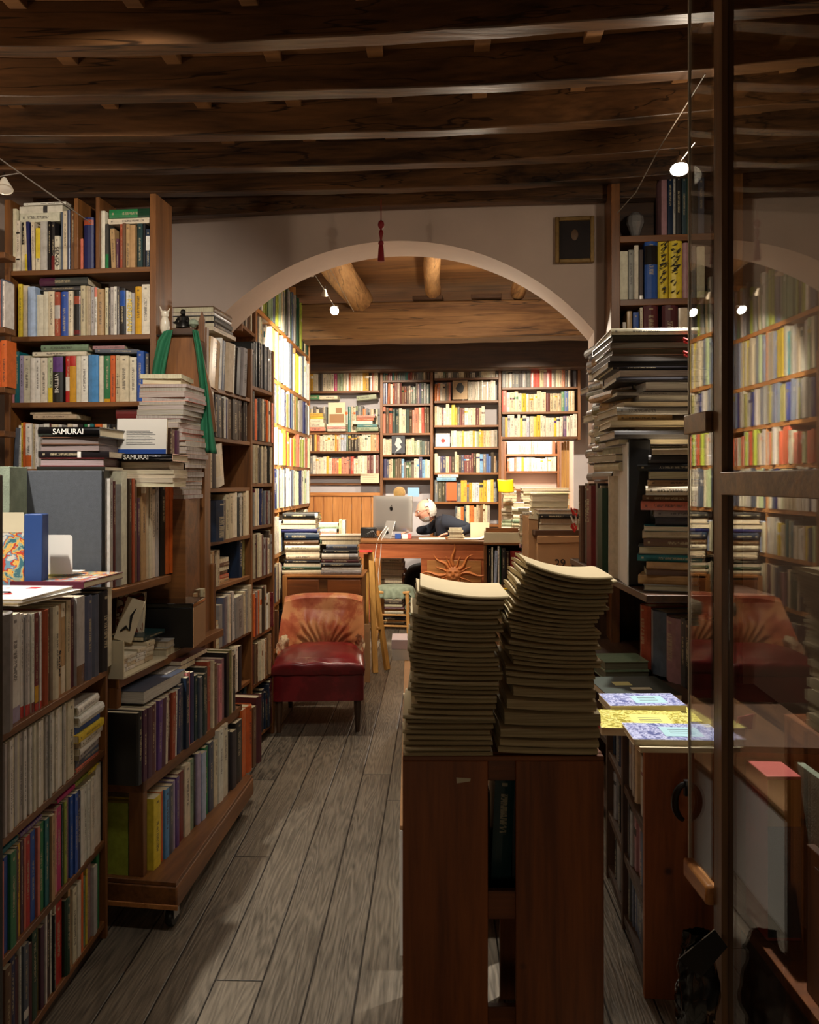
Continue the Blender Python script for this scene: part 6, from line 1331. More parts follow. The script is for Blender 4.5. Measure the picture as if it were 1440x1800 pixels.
for k in range(3):
    pts = [(xq+.1+.02*math.sin(i*1.3+k), dX-.06-.006*i*(k == 2), .62+zt5+.06+.16*k/3+.03*math.cos(i*1.9+k)) for i in range(7)]
    b = MB(); b.tube(pts, .006, 6); tag(b.build('ribbon', M['red' if k != 1 else 'white']), ['red ribbon at the bottom of the books on the box marked 29', 'pale ribbon among the books on the box marked 29', 'red ribbon knot near the top of the books on the box marked 29'][k], 'ribbon')
# beige stack beyond
pile(P(968, 0, 7.5).x, 7.6, 0, [(.13, .36, .3, 'beige', 'pages')]*8+[(.06, .38, .3, 'cream', 'pages'), (.055, .36, .28, 'cream', 'pages'), (.06, .34, .28, 'cream', 'pages'), (.055, .33, .28, 'cream', 'pages'), (.06, .33, .28, 'ivory', 'pages'), (.01, .34, .28, 'lime', 'pages')], 'beige paper pile before the back opening', ang=hdF, jitter=.008)
pile(P(958, 0, 8.8).x, 8.8, 0, [(.15, .5, .25, 'cream', 'pages')]*8+[(.03, .5, .25, 'white', 'pages')]*6, 'white paper pile in the back opening', ang=hdF, jitter=.012, minor=True)
# columns of books right of the far bookcase
def rp(n, tr, L, Wd, pal, face=None): return [(rng.uniform(*tr), L*rng.uniform(.85, 1.08), Wd, rng.choice(pal), face or rng.choice(['pages', 'spine'])) for _ in range(n)]
pcol = ['cream', 'ivory', 'beige', 'cream', 'tan', 'white', 'beige', 'sage green']
x1_, x2_, x3_ = P(897, 0, 8.3).x, P(915, 0, 8.0).x, P(925, 0, 7.2).x
pile(x1_, 8.42, 0, rp(12, (.05, .06), .2, .2, pcol)+rp(21, (.03, .042), .14, .18, pcol), 'left column of books right of the far bookcase', ang=hdF, jitter=.012)
t = thing('yellow_folder', 'bright yellow plastic folder bulging from the left column of books', 'folder', Matrix.Translation((P(892, 0, 8.15).x, 8.18, EYE-(865-HZ)*8.15/F))); b = MB(); b.grid(lambda u, v: (-.085+.15*u-.01*v, -.02*math.sin(u*math.pi)-.01, .13*v-.01*math.sin(u*3)), 12, 8); b.build('folder', M['yellow'], t, solid=.02, ang=80)
pile(x2_, 8.15, 0, rp(12, (.05, .06), .2, .2, pcol)+rp(15, (.03, .045), .12, .18, pcol), 'middle column of books right of the far bookcase', ang=hdF, jitter=.015)
pile(x3_, 7.25, 0, rp(11, (.05, .06), .2, .2, pcol)+rp(19, (.025, .04), .1, .16, ['beige', 'grey', 'cream', 'ivory', 'mauve']), 'slim column of books by the cardboard boxes', ang=hdF, jitter=.015)

# ---------------------------------------------------------------- right frontal bookcase over the stacks
fQ = frameW(3.9)
zQ_ = [fQ.z(1150, y) for y in (413, 525, 577)]
bookcase(fQ, fQ.s_(1090), fQ.s_(1290), .26, 0, fQ.z(1150, 305), zQ_, 'brown bookcase high on the right wall beside the gilt portrait', posts=(1, 1), post=.04, th=.03)
Q1, Q2, Q3 = 'top shelf of the right bookcase', 'second shelf of the right bookcase', 'third shelf of the right bookcase'
row_px(fQ, zQ_[0], [(1164, 1174, 306, 'mauve'), (1175, 1184, 308, 'dark blue'), (1185, 1189, 312, 'pale grey'), (1190, 1199, 306, 'black'), (1200, 1208, 308, 'dark teal'), (1209, 1217, 308, 'dark green'), (1218, 1228, 310, 'dark grey'), (1229, 1240, 310, 'slate')], Q1)
row_px(fQ, zQ_[1], [(1091, 1105, 440, 'ivory'), (1106, 1115, 438, 'grey'), (1116.5, 1124, 429, 'ivory'), (1125, 1132, 438, 'dark brown', dict(bands=[(0, .08, 'white')])), (1134, 1157, 424, 'blue', dict(hard=True, bands=[(.6, .93, 'black')])), (1158, 1176, 421, 'yellow', dict(hard=True, title='flecks')), (1177, 1200, 422, 'yellow', dict(hard=True)), (1201, 1213, 426, 'mauve', dict(hard=True)), (1214, 1225, 430, 'grey'), (1226, 1240, 432, 'cream')], Q2)
row_px(fQ, zQ_[2], [(1096, 1102, 565, 'white'), (1103, 1112, 546, 'tan'), (1114, 1124, 548, 'blue'), (1126, 1131, 540, 'cream'), (1132, 1158, 536, 'maroon', dict(hard=True)), (1165, 1193, 536, 'maroon', dict(hard=True)), (1194, 1210, 540, 'cream'), (1211, 1218, 542, 'ivory')], Q3)
# flecks on the yellow spines
for k, (a, c) in enumerate([(1158, 1176), (1177, 1200)]):
    r_ = random.Random(k); b = MB(); s0, s1 = fQ.s_(a)+.004, fQ.s_(c)-.004; z0, z1 = zQ_[1]+.02, fQ.z(1170, 424)-.01
    for _ in range(30):
        x, z = r_.uniform(s0-.002, s1-.016), r_.uniform(z0, z1); b.prism([(x, z), (x+.007, z-.001), (x+.022*r_.uniform(.4, 1), z+.02*r_.uniform(.1, 1))], -.012, -.0005)
    FLECK = b
    bb = [v for v in b.v]
    o = b.build('spine_flecks', M['ink_black'], None, fQ.mat(), bevel=0); o['_fleck'] = k; o['tmp'] = 1
b = thing('glass_ornament', 'clear plastic-wrapped ornament in the dark top compartment at right', 'ornament', fQ.mat(fQ.s_(1122), .08, zQ_[0]))
mb = MB(); mb.lathe([(.03, 0), (.034, .005), (.02, .02), (.03, .05), (.042, .08), (.038, .11), (.02, .13), (.005, .135)], n=12); mb.build('body', plain('cloudy_plastic', (120, 118, 116), .15, coat=.5, bump=1, bscale=60), b, ang=20)

# ---------------------------------------------------------------- right aisle shelf with folios and piles (E)
fE = Frame(.80, 4.0, 0, -1)
e0, e1 = 0, 1.0
bookcase(fE, e0, e1, .42, 0, 1.07, [.70, .4, .12], 'dark low bookcase along the right wall carrying folios and piles', mat='dark', th=.025, name='low_bookcase', posts=(1, 0))
boxobj('top_board', M['dark_x'], -.03, 1.27, -.01, .42, 1.045, 1.07, [o for o in bpy.data.objects if o.name.startswith('low_bookcase')][0])
E1 = 'standing folios under the right-hand piles'
row_px(fE, 1.071, [(1016, 1021, .36, 'brown', dict(hard=True)), (1021.5, 1027, .37, 'dark brown'), (1027.5, 1031, .37, 'brown'), (1031.5, 1042, .36, 'dark red', dict(hard=True)), (1042.5, 1046, .37, 'dark grey'), (1046.5, 1049, .36, 'beige'), (1049.5, 1061, .35, 'dark green', dict(hard=True)), (1061.5, 1068, .4, 'ivory'), (1068.5, 1081, .4, 'beige', dict(hard=True)), (1081.5, 1087, .4, 'dark green'), (1087.5, 1094, .39, 'tan'), (1094.5, 1099, .4, 'beige'), (1099.5, 1103, .42, 'white')], E1, depth=.12, n0=.015)
t = thing('black_portfolio', 'tall black board portfolio standing edge-on under the right pile', 'portfolio', Matrix.Translation((P(1104, 0, 2.98).x, 2.97, 1.071)) @ Matrix.Rotation(math.radians(-6), 4, 'Z'))
boxobj('case', M['black'], 0, .078, 0, .30, 0, .53, t, bevel=.004); boxobj('edge', M['white'], -.005, 0, 0, .36, 0, .52, t, bevel=0)
t = thing('backing_board', 'pale panel behind the black portfolio, facing the camera', 'panel', Matrix.Translation((P(1145, 0, 2.95).x, 3.06, 1.071))); boxobj('board', M['greywall'], 0, .13, 0, .012, 0, .5, t, bevel=0)
pE = ['dark grey', 'brown', 'dark brown', 'grey', 'slate', 'dark grey', 'beige', 'olive']
def col(x, y, z, zt, tr, L, Wd, pal, where, ang, jit=.014, hard=False):
    it = []; h = z
    while h < zt: tt = rng.uniform(*tr); it.append((tt, L*rng.uniform(.8, 1.1), Wd*rng.uniform(.85, 1.05), rng.choice(pal), rng.choice(['pages', 'spine', 'spine']), dict(dx=rng.uniform(-.02, .02)))); h += tt
    return pile(x, y, z, it, where, ang=ang, jitter=jit, ja=5)
col(.965, 3.80, 1.45, 2.07, (.025, .045), .30, .22, pE+['plum', 'mauve'], 'farthest column of the right-hand piles', 90, .02)
col(.945, 3.48, 1.45, 1.98, (.02, .045), .28, .26, pE, 'middle column of the right-hand piles', 82, .02)
col(.92, 3.22, 1.49, 1.98, (.02, .04), .26, .3, pE+['tan'], 'near-middle column of the right-hand piles', 80, .02)
# near column: mixed pile then five big folios
zz = 1.585
xc = P(1150, 0, 3.0).x
its = [(.02, .26, .26, 'grey', 'pages'), (.03, .3, .3, 'dark grey', 'spine', dict(hard=True)), (.012, .24, .26, 'terracotta', 'pages', dict(dx=.06)), (.025, .3, .28, 'beige', 'pages'), (.02, .2, .26, 'tan', 'spine', dict(dx=-.03)), (.028, .3, .3, 'grey', 'spine'), (.02, .28, .3, 'dark grey', 'pages', dict(dx=.03)), (.022, .22, .28, 'ivory', 'pages', dict(dx=.06, pg=(232, 228, 222))), (.012, .26, .28, 'grey', 'spine')]
zz = pile(xc, 3.12, zz, its, 'near column of the right-hand piles', ang=2, jitter=.006)
its = [(.038, .20, .28, 'black', 'pages', dict(dx=.045, hard=True, pg=(228, 224, 220))), (.012, .3, .3, 'dark grey', 'spine'), (.03, .32, .3, 'dark blue', 'pages', dict(dx=.02, hard=True, pg=(228, 214, 206))), (.01, .33, .3, 'black', 'spine')]
zz = pile(xc+.01, 3.1, zz, its, 'pale-paged hardbacks under the folios on the near right column', ang=2, jitter=.003)
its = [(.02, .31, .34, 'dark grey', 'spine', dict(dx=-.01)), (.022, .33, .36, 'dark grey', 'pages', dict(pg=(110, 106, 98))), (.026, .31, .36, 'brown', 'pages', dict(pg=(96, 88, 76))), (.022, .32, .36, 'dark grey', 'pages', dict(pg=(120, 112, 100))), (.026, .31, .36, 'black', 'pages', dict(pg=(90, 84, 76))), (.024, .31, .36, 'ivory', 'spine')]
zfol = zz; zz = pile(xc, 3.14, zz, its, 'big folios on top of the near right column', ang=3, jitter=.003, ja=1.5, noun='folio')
for k, (py) in enumerate((598, 621)):
    v = P(1207, py, 2.93); b = MB(); b.tube([(v.x-.012, v.y, v.z+.006), (v.x, v.y-.004, v.z), (v.x+.012, v.y, v.z+.006), (v.x+.004, v.y-.004, v.z-.012), (v.x-.01, v.y, v.z-.004)], .005, 6); tag(b.build('red_bow', M['red']), 'small red ribbon bow on the right edge of the folios, %s one' % ('upper' if k == 0 else 'lower'), 'ribbon')
# right-hand pile in front of the white panel
col(P(1190, 0, 2.86).x, 2.90, 1.071, 1.56, (.016, .034), .2, .2, ['dark grey', 'beige', 'cream', 'brown', 'grey', 'beige', 'teal', 'salmon', 'black', 'dark blue', 'tan'], 'leaning pile at the right before the pale panel', 18, .012)


# ---------------------------------------------------------------- right counter (G) with books on it
fG2 = Frame(.725, 2.99, -.093, -1)
gl = (Vector((.663, 2.32, 0))-fG2.p).dot(fG2.u)
t = bookcase(fG2, 0, gl, .5, 0, .70, [.47, .25, .05], 'dark wooden counter with open shelves at lower right', mat='dark', th=.025, name='counter', cat='counter', posts=(1, 0))
boxobj('counter_top', M['dark_x'], -.02, gl+.03, -.01, .52, .70, .718, t)
boxobj('end_panel', M['crate'], gl, gl+.025, -.002, .52, 0, .70, t)
boxobj('front_post', M['dark_z'], gl-.36, gl-.33, -.004, .04, 0, .70, t)
for i, (z, hr) in enumerate([(.47, (.16, .19)), (.25, (.16, .19)), (.05, (.15, .175))]):
    rand_row(fG2, z, .03, gl-.37, hr, (.02, .04), ['dark blue', 'dark grey', 'black', 'slate', 'grey'], ['upper', 'middle', 'lowest'][i]+' shelf of the right counter, far half', minor=True)
    rand_row(fG2, z, gl-.32, gl-.01, hr, (.02, .04), ['mauve', 'grey', 'dark grey', 'slate', 'black'] if i else ['mauve', 'beige', 'pale grey'], ['upper', 'middle', 'lowest'][i]+' shelf of the right counter, near half', minor=True)
ZC_ = .7185
fS = Frame(.925, 3.27, .03, -.20)
row_px(fS, ZC_, [(1128, 1145, .245, 'terracotta', dict(w=.16, hard=True)), (1146, 1171, .24, 'slate', dict(w=.16, hard=True)), (1172, 1197, .235, 'mauve', dict(w=.16, hard=True)), (1198, 1206, .245, 'dark grey'), (1207, 1215, .24, 'black')], 'right counter, row of thick standing volumes', depth=.15, n0=.0)
t = thing('label_card', 'yellow label on the slate volume on the right counter', 'label', fS.mat(fS.s_(1159), -.012, ZC_+.09)); boxobj('label', M['cat_cover'], -.018, .018, 0, .003, 0, .06, t, bevel=0)
t = thing('label_card', 'pale blue label on the mauve volume on the right counter', 'label', fS.mat(fS.s_(1185), -.012, ZC_+.08)); boxobj('label', plain('pale_label', (176, 182, 198), .5), -.018, .018, 0, .003, 0, .07, t, bevel=0)
rand_row(Frame(.98, 3.3, .2, -.2), ZC_+.3, 0, .3, (.12, .15), (.02, .03), ['dark green', 'dark teal', 'black'], 'small dark wall shelf over the right counter', minor=False)
tag(boxobj('wall_shelf', M['dark_x'], 0, .32, 0, .16, -.02, 0, None, Frame(.98, 3.3, .2, -.2).mat(0, 0, ZC_+.3), .002), 'small dark shelf above the thick volumes on the right counter', 'shelf')
xg = P(1099, 0, 3.1).x
pile(xg, 3.16, .701, [(.035, .17, .15, 'sage green', 'pages', dict(pg=(112, 116, 96))), (.035, .17, .15, 'sage green', 'pages', dict(pg=(116, 118, 98)))], 'two grey-green blocks on the right counter', ang=0, jitter=.002)
# dark portfolio with labels
def lab_art(t, L, Wd, T):
    boxobj('label', M['cat_cover'], -.06, .0, -.0, .05, T, T+.0006, t, bevel=0); boxobj('label', M['cream'], -.02, .05, -.06, -.03, T, T+.0006, t, bevel=0)
flatbook('large_folder', 'large dark green folder with two pale labels lying on the right counter', 'folder', P(1125, 0, 2.75).x, 2.84, ZC_, .25, .26, .024, 3, plain('dark_green_board', (42, 50, 42), .6), lab_art)
M['lil'] = mottled('lilac_print_cover', [(90, 98, 150), (90, 98, 150), (176, 182, 216), (196, 200, 226), (110, 116, 170)], 60)
M['yel'] = mottled('yellow_print_cover', [(150, 140, 50), (150, 140, 50), (216, 206, 110), (226, 218, 140), (170, 160, 70)], 60)
M['mint'] = plain('mint_label', (168, 206, 214), .4); M['lemon'] = plain('lemon_label', (236, 230, 130), .4)
def pat(cov, lab):
    def f(t, L, Wd, T):
        boxobj('cover_pattern', M[cov], -L/2+.001, L/2-.001, -Wd/2+.001, Wd/2-.001, T, T+.0005, t, bevel=0); boxobj('title_panel', M[lab], -L*.12, L*.3, -Wd*.3, Wd*.25, T+.0005, T+.001, t, bevel=0)
        b = MB()
        for k in range(3): b.box(-L*.04, L*.2, -Wd*.12+k*.016, -Wd*.12+k*.016+.004, T+.001, T+.0013)
        b.build('printed_lines', M['greycloth'], t, bevel=0)
    return f
X1 = P(1134, 0, 2.58).x
flatbook('paperback_book', 'lilac-patterned paperback, farthest of the bright ones on the right counter', 'book', X1, 2.62, ZC_+.012, .24, .15, .022, 1, M['cream'], pat('lil', 'mint'), 'bright patterned paperbacks on the counter')
flatbook('paperback_book', 'yellow paperback lying under the farthest lilac one on the right counter', 'book', X1+.01, 2.56, ZC_, .26, .2, .012, -2, M['yel'], None, 'bright patterned paperbacks on the counter')
X2 = P(1142, 0, 2.4).x
flatbook('paperback_book', 'yellow-patterned paperback in the middle of the bright ones on the right counter', 'book', X2-.01, 2.44, ZC_+.001, .27, .19, .022, -4, M['cream'], pat('yel', 'lemon'), 'bright patterned paperbacks on the counter')
X3 = P(1160, 0, 2.28).x
flatbook('paperback_book', 'plain cream paperback under the nearest lilac one, at the counter front', 'book', X3+.045, 2.29, ZC_, .235, .17, .014, -2, M['cream'], None, 'bright patterned paperbacks on the counter')
flatbook('paperback_book', 'lilac-patterned paperback nearest the camera at the counter front', 'book', X3+.04, 2.295, ZC_+.0145, .25, .155, .016, -3, M['cream'], pat('lil', 'mint'), 'bright patterned paperbacks on the counter')
b = MB(); b.prism([(-.03, 0), (.02, .0), (.01, .035), (-.035, .045)], 0, .003); tag(b.build('red_bookmark', M['pinkbox'], None, Matrix.Translation((P(1048, 0, 2.4).x, 2.4, .725))), 'red card corner sticking out at the left of the bright paperbacks', 'card')

# ---------------------------------------------------------------- crate pedestal and paper stacks
fX = Frame(P(708, 0, 1.95).x, 1.95, 1, 0)
wX = fX.s_(1062)-fX.s_(708); zx = EYE-(1329-HZ)*1.95/F
t = thing('wooden_crate', 'tall brown slatted wooden crate standing at the front centre', 'crate', fX.mat(0, 0, 0))
g0, g1 = fX.s_(858), fX.s_(907)
for a, c in ((0, g0), (g1, wX)): boxobj('front_plank', M['crate'], a, c, 0, .018, 0, zx-.012, t, bevel=.002)
for a, c in ((0, g0), (g1, wX)): boxobj('back_plank', M['crate'], a, c, .34, .358, 0, zx-.012, t)
for y in (1345, 1587, 1790):
    zc = EYE-(y-HZ)*1.98/F; boxobj('rail', M['crate_x'], .0, wX, .019, .037, zc-.034, zc+.034, t)
for a in (0, wX-.018):
    for k in range(3): boxobj('side_slat', M['crate'], a+.0, a+.018, .04+k*.1, .12+k*.1, 0.02, zx-.012, t)
boxobj('top_board', M['crate_x'], 0, wX, 0, .36, zx-.012, zx, t); boxobj('inner_shelf', M['crate_x'], .02, wX-.02, .04, .34, .39, .41, t)
fI = Frame(fX.p.x, 2.04, 1, 0)
rand_row(fI, .412, .03, wX-.03, (.25, .3), (.03, .05), ['dark green', 'dark teal', 'black'], 'inside the slatted crate', depth=.2, minor=True)
v = P(815, 1372, 1.949); b = MB(); b.prism([(-.017, .007), (.017, .005), (.016, -.002), (-.016, -.007)], 0, .0006); tag(b.build('paper_scrap', M['cream'], None, Matrix.Translation((v.x, 1.9492, v.z)), bevel=0), 'small torn paper scrap stuck on the left crate plank', 'paper')
PG = (206, 188, 142)
m_edge = newmat('booklet_edge')
def edge_mat():
    m, ns, L, b = newmat('booklet_paper')
    tc = N(ns, 'ShaderNodeTexCoord'); mp = N(ns, 'ShaderNodeMapping'); mp.inputs['Scale'].default_value = (6, 6, 700); L.new(tc.outputs['Object'], mp.inputs['Vector'])
    n = N(ns, 'ShaderNodeTexNoise'); n.inputs['Scale'].default_value = 1; n.inputs['Detail'].default_value = 3; L.new(mp.outputs[0], n.inputs['Vector'])
    oi = N(ns, 'ShaderNodeObjectInfo')
    r = N(ns, 'ShaderNodeValToRGB'); r.color_ramp.elements[0].position = .3; r.color_ramp.elements[0].color = (*lin((142, 124, 86)), 1); r.color_ramp.elements[1].position = .65; r.color_ramp.elements[1].color = (*lin((208, 190, 148)), 1)
    L.new(n.outputs['Fac'], r.inputs['Fac'])
    mr = N(ns, 'ShaderNodeMapRange'); mr.inputs['To Min'].default_value = .72; mr.inputs['To Max'].default_value = 1.05; L.new(oi.outputs['Random'], mr.inputs['Value'])
    mm = N(ns, 'ShaderNodeVectorMath', operation='SCALE'); L.new(r.outputs['Color'], mm.inputs[0]); L.new(mr.outputs[0], mm.inputs['Scale'])
    L.new(mm.outputs[0], b.inputs['Base Color']); b.inputs['Roughness'].default_value = .85
    return m
M['bk_edge'] = edge_mat(); M['bk_top'] = plain('booklet_cover', (222, 206, 168), .7, var=.04)
def booklet(x, y, z, wd, dp, th, yaw, curve, label, group, fold=.004):
    b = MB(); n = 12; rr_ = random.Random(int(z*1e4)+int(x*1e3))
    def cz(u): return curve*((1-u)**2*.9-.12*math.sin(u*math.pi)+.25*u*u*.2)
    def surf(u, v, top):
        X = (u-.5)*wd; Y = (v-.5)*dp; zz = cz(u)+(.0006*math.sin(v*9+z*90))
        if top: zz += th*(1-.25*max(0, (abs(v-.5)-.42)/.08))
        return (X, Y, zz)
    b.grid(lambda u, v: surf(u, v, True), n, 6, 0); o = len(b.v)
    b.grid(lambda u, v: surf(u, v, False), n, 6, 1)
    fe = rr_.uniform(-1, 1)*fold
    for v0 in (0, 1):
        b.grid(lambda u, v, v0=v0: (lambda p, q_: tuple(p[i]+(q_[i]-p[i])*v+(0, (-1 if v0 == 0 else 1)*fold*math.sin(v*math.pi), 0)[i] for i in range(3)))(surf(u, v0, False), surf(u, v0, True)), n, 4, 1)
    for u0 in (0, 1):
        b.grid(lambda u, v, u0=u0: (lambda p, q_: tuple(p[i]+(q_[i]-p[i])*v for i in range(3)))(surf(u0, u, False), surf(u0, u, True)), 6, 2, 1)
    ob = b.build('booklet', [M['bk_top'], M['bk_edge']], None, Matrix.Translation((x, y, z)) @ Matrix.Rotation(math.radians(yaw), 4, 'Z'), bevel=0, ang=50)
    return tag(ob, label, 'booklet', group)
def stack(px0, px1, profile, z0, ths, curv, nm, grp, y=2.08, dp=.25):
    n = len(ths); z = z0; rr_ = random.Random(len(nm)+n)
    for i, th in enumerate(ths):
        f = i/(n-1); k = f*(len(profile)-1); j = min(int(k), len(profile)-2); g = k-j
        l = profile[j][0]+(profile[j+1][0]-profile[j][0])*g+rr_.uniform(-4, 4); r = profile[j][1]+(profile[j+1][1]-profile[j][1])*g+rr_.uniform(-4, 4)
        d = y-dp/2; xl, xr = P(l, 0, d).x, P(r, 0, d).x
        booklet((xl+xr)/2, y+rr_.uniform(-.006, .006), z, xr-xl, dp, th-.0007, rr_.uniform(-2.2, 2.2), curv[0]+(curv[1]-curv[0])*f**1.3, 'unbound cream booklet, %s from the top of the %s' % (ordw(n-1-i), nm), grp)
        z += th
    return z
r_ = random.Random(5)
thsL = [r_.uniform(.0095, .013) for _ in range(33)]; tot = (zx, EYE-(1046-HZ)*1.955/F); k = (tot[1]-tot[0])/sum(thsL); thsL = [v*k for v in thsL]
stack(0, 0, [(711, 865), (712, 864), (709, 868), (728, 872), (722, 878), (724, 884), (718, 872), (724, 872), (722, 880), (732, 876), (738, 892)], zx, thsL, (.0, .03), 'left paper stack', 'booklets of the left paper stack')
thsR = [.019, .02, .026, .038, .03, .026, .021]+[r_.uniform(.011, .016) for _ in range(23)]; tot = (zx-.006, EYE-(1018-HZ)*1.955/F); sc = (tot[1]-tot[0]-sum(thsR[:7]))/sum(thsR[7:]); thsR = thsR[:7]+[v*sc for v in thsR[7:]]
stack(0, 0, [(878, 1052), (880, 1055), (898, 1050), (886, 1042), (904, 1056), (890, 1052), (900, 1052), (890, 1050), (896, 1048), (905, 1066), (912, 1072), (918, 1078), (924, 1080)], zx+.002, thsR, (.006, .042), 'right paper stack', 'booklets of the right paper stack')
# low bench + white box behind crate on the aisle side, carton behind stacks
t = thing('low_bench', 'narrow low bench hidden behind the crate along the aisle', 'bench', Matrix.Translation((-.03, 2.5, 0))); boxobj('top', M['card'], 0, .36, 0, 2.45, .385, .4, t); 
for a in (0, .34): boxobj('side', M['white'], a, a+.012, 0, 2.45, 0, .385, t)
t = thing('white_carton', 'small white box on the end of the low bench beside the aisle', 'box', Matrix.Translation((P(704, 0, 4.8).x, 4.8, .401))); boxobj('body', M['white'], -.05, .06, 0, .2, 0, .065, t); boxobj('lid', plain('pinkish_white', (224, 206, 210), .5), -.052, .062, -.002, .2, .065, .12, t)
t = thing('carton', 'brown carton standing behind the two paper stacks', 'box', Matrix.Translation((.40, 3.1, 0))); boxobj('body', M['card'], -.06, .12, 0, .2, 0, .9, t)
pile(.395, 3.17, .901, [(.045, .17, .17, 'ivory', 'pages'), (.05, .17, .2, 'beige', 'spine', dict(hard=True))], 'pile on the carton between the two paper stacks', ang=0)
# behind the door glass at lower right
t = thing('display_ledge', 'brown ledge beside the door carrying the pink box and framed print', 'ledge', Matrix.Translation((.92, 1.4, 0))); boxobj('board', M['crate_x'], -.01, .4, 0, .88, .22, .25, t); boxobj('side', M['dark_x'], .0, .02, .0, .88, 0, .22, t); boxobj('front', M['dark_x'], .02, .4, .0, .02, 0, .22, t)
t = thing('pink_box', 'dusty pink upright box seen through the lower door glass', 'box', Matrix.Translation((.932, 2.135, .251))); boxobj('body', M['pinkbox'], 0, .09, 0, .14, 0, .43, t, bevel=.003); boxobj('front_label', M['yellowwood'], .002, .088, -.002, 0, .30, .42, t, bevel=0); boxobj('front_panel', M['greycloth'], .002, .088, -.002, 0, .01, .30, t, bevel=0)
b = MB()
for k in range(5): b.box(-.001, 0, .035+.02*k, .048+.02*k, .35, .37)
b.build('printed_letters', M['red'], t, bevel=0)
t = thing('framed_print', 'dark framed grey print standing on the ledge nearest the camera', 'print', Matrix.Translation((.935, 1.5, .251))); boxobj('frame', M['dark_z'], 0, .02, 0, .43, 0, .345, t); boxobj('print', M['greycloth'], -.001, .0, .04, .39, .035, .31, t, bevel=0)
t = thing('white_board', 'pale board standing behind the pink box on the ledge', 'board', Matrix.Translation((1.06, 1.5, .251))); boxobj('board', M['cushion'], 0, .02, 0, .76, 0, .43, t)
# black glossy bag at lower right
t = thing('plastic_bag', 'glossy black plastic bag hanging low beside the door post', 'bag', loc=(P(1226, 0, 1.93).x, 1.93, 0))
b = MB()
def bag(u, v):
    a = 2*math.pi*u; r = .026+.024*math.sin(v*math.pi*.9+.2); n_ = noise.noise(Vector((math.cos(a)*2, math.sin(a)*2, v*6)))*.012+noise.noise(Vector((math.cos(a)*5, math.sin(a)*5, v*9)))*.004
    return ((r+n_)*math.cos(a), (r+n_)*math.sin(a)*.6, .12+.27*v)
b.grid(bag, 36, 30); b.build('bag', M['blackgloss'], t, ang=25)
b = MB(); b.prism([(-.055, .34), (.03, .41), (.06, .37), (.0, .30)], -.03, -.026); b.build('flap', M['black'], t)
# ---------------------------------------------------------------- titles on spines
def book_text(r, body, size, mat, zc):
    Mx = r['M']; bl = r['t']*.22 if r['hard'] else r['t']*.05
    loc = Mx @ Matrix.Translation((r['t']/2, -bl-.0012, r['h']*zc)) @ Matrix.Rotation(math.pi/2, 4, 'X') @ Matrix.Rotation(-math.pi/2, 4, 'Z')
    r['text'] = (body, size, mat, loc)
for r in REG:
    if r['where'] == W3 and r['col'] == 'black': book_text(r, 'VITTIME', .024, 'ink_white', .40)
    if r['where'] == W2 and r['seq'] == 23: book_text(r, 'MERIDIANI', .03, 'ink_gold', .46)
    if r['where'] == A1 and r['seq'] == 12: book_text(r, 'Sculpt', .03, 'ink_black', .35)
    if r['where'] == W1 and r['seq'] == 10: book_text(r, 'SENSO', .028, 'ink_black', .4)
# ---------------------------------------------------------------- choose individuals, name them, merge the rest
for r in REG:
    r['where'] = r['where']
NMAX = 330
srt = sorted(range(len(REG)), key=lambda i: -REG[i]['area'])
fol = [i for i, r in enumerate(REG) if r['noun'] == 'folio']; bkl = [i for i, r in enumerate(REG) if r['noun'] == 'booklet' and r['area'] > 0]
books = [i for i in srt if REG[i]['noun'] == 'book' and (REG[i]['area'] > 0 or 'text' in REG[i])]
ind = set(books[:NMAX]) | set(fol) | set(bkl)
for i in books:
    if 'text' in REG[i]: ind.add(i)
bywhere = {}
for i, r in enumerate(REG): bywhere.setdefault(r['where'], []).append(i)
used = {}
def words(s): return len(s.split())
def label_of(i):
    r = REG[i]; grp = sorted(bywhere[r['where']], key=lambda k: REG[k]['seq']); cols = [REG[k]['col'] for k in grp]; j = grp.index(i); c = r['col']; w = r['where']; n = r['noun']
    if r['mode'] == 'row':
        on = 'on ' if not w.startswith(('inside', 'beside', 'standing', 'right end', 'left end')) else ''
        thick = 'thick ' if r['t'] > .034 else ('slim ' if r['t'] < .012 else '')
        if len(grp) == 1: cand = [f'{thick}{c} {n}, {on}{w}']
        elif cols.count(c) == 1: cand = [f'{thick}{c} {n}, {on}{w}', f'{c} {n}, {on}{w}']
        else:
            cand = [f'{c} {n}, {ordw(j)} from the left, {on}{w}', f'{c} {n}, {ordw(j)} from left, {on}{w}']
    else:
        if w.startswith(('lying', 'topmost', 'thin', 'large', 'upper', 'lower')) : cand = [f'{c} {n} {w}']
        elif len(grp) == 1: cand = [f'{c} {n} in the {w}', f'{c} {n}, {w}']
        else: cand = [f'{c} {n}, {ordw(j)} from the top, {w}', f'{c} {n}, {ordw(j)} from top, {w}']
    for s in cand:
        if words(s) <= 16 and s not in used: used[s] = 1; return s
    s = cand[-1]; k = 2
    while s in used: s = cand[-1].replace(n, ['spare', 'further', 'other', 'extra'][k % 4]+' '+n, 1); k += 1
    used[s] = 1; return s
rest = []
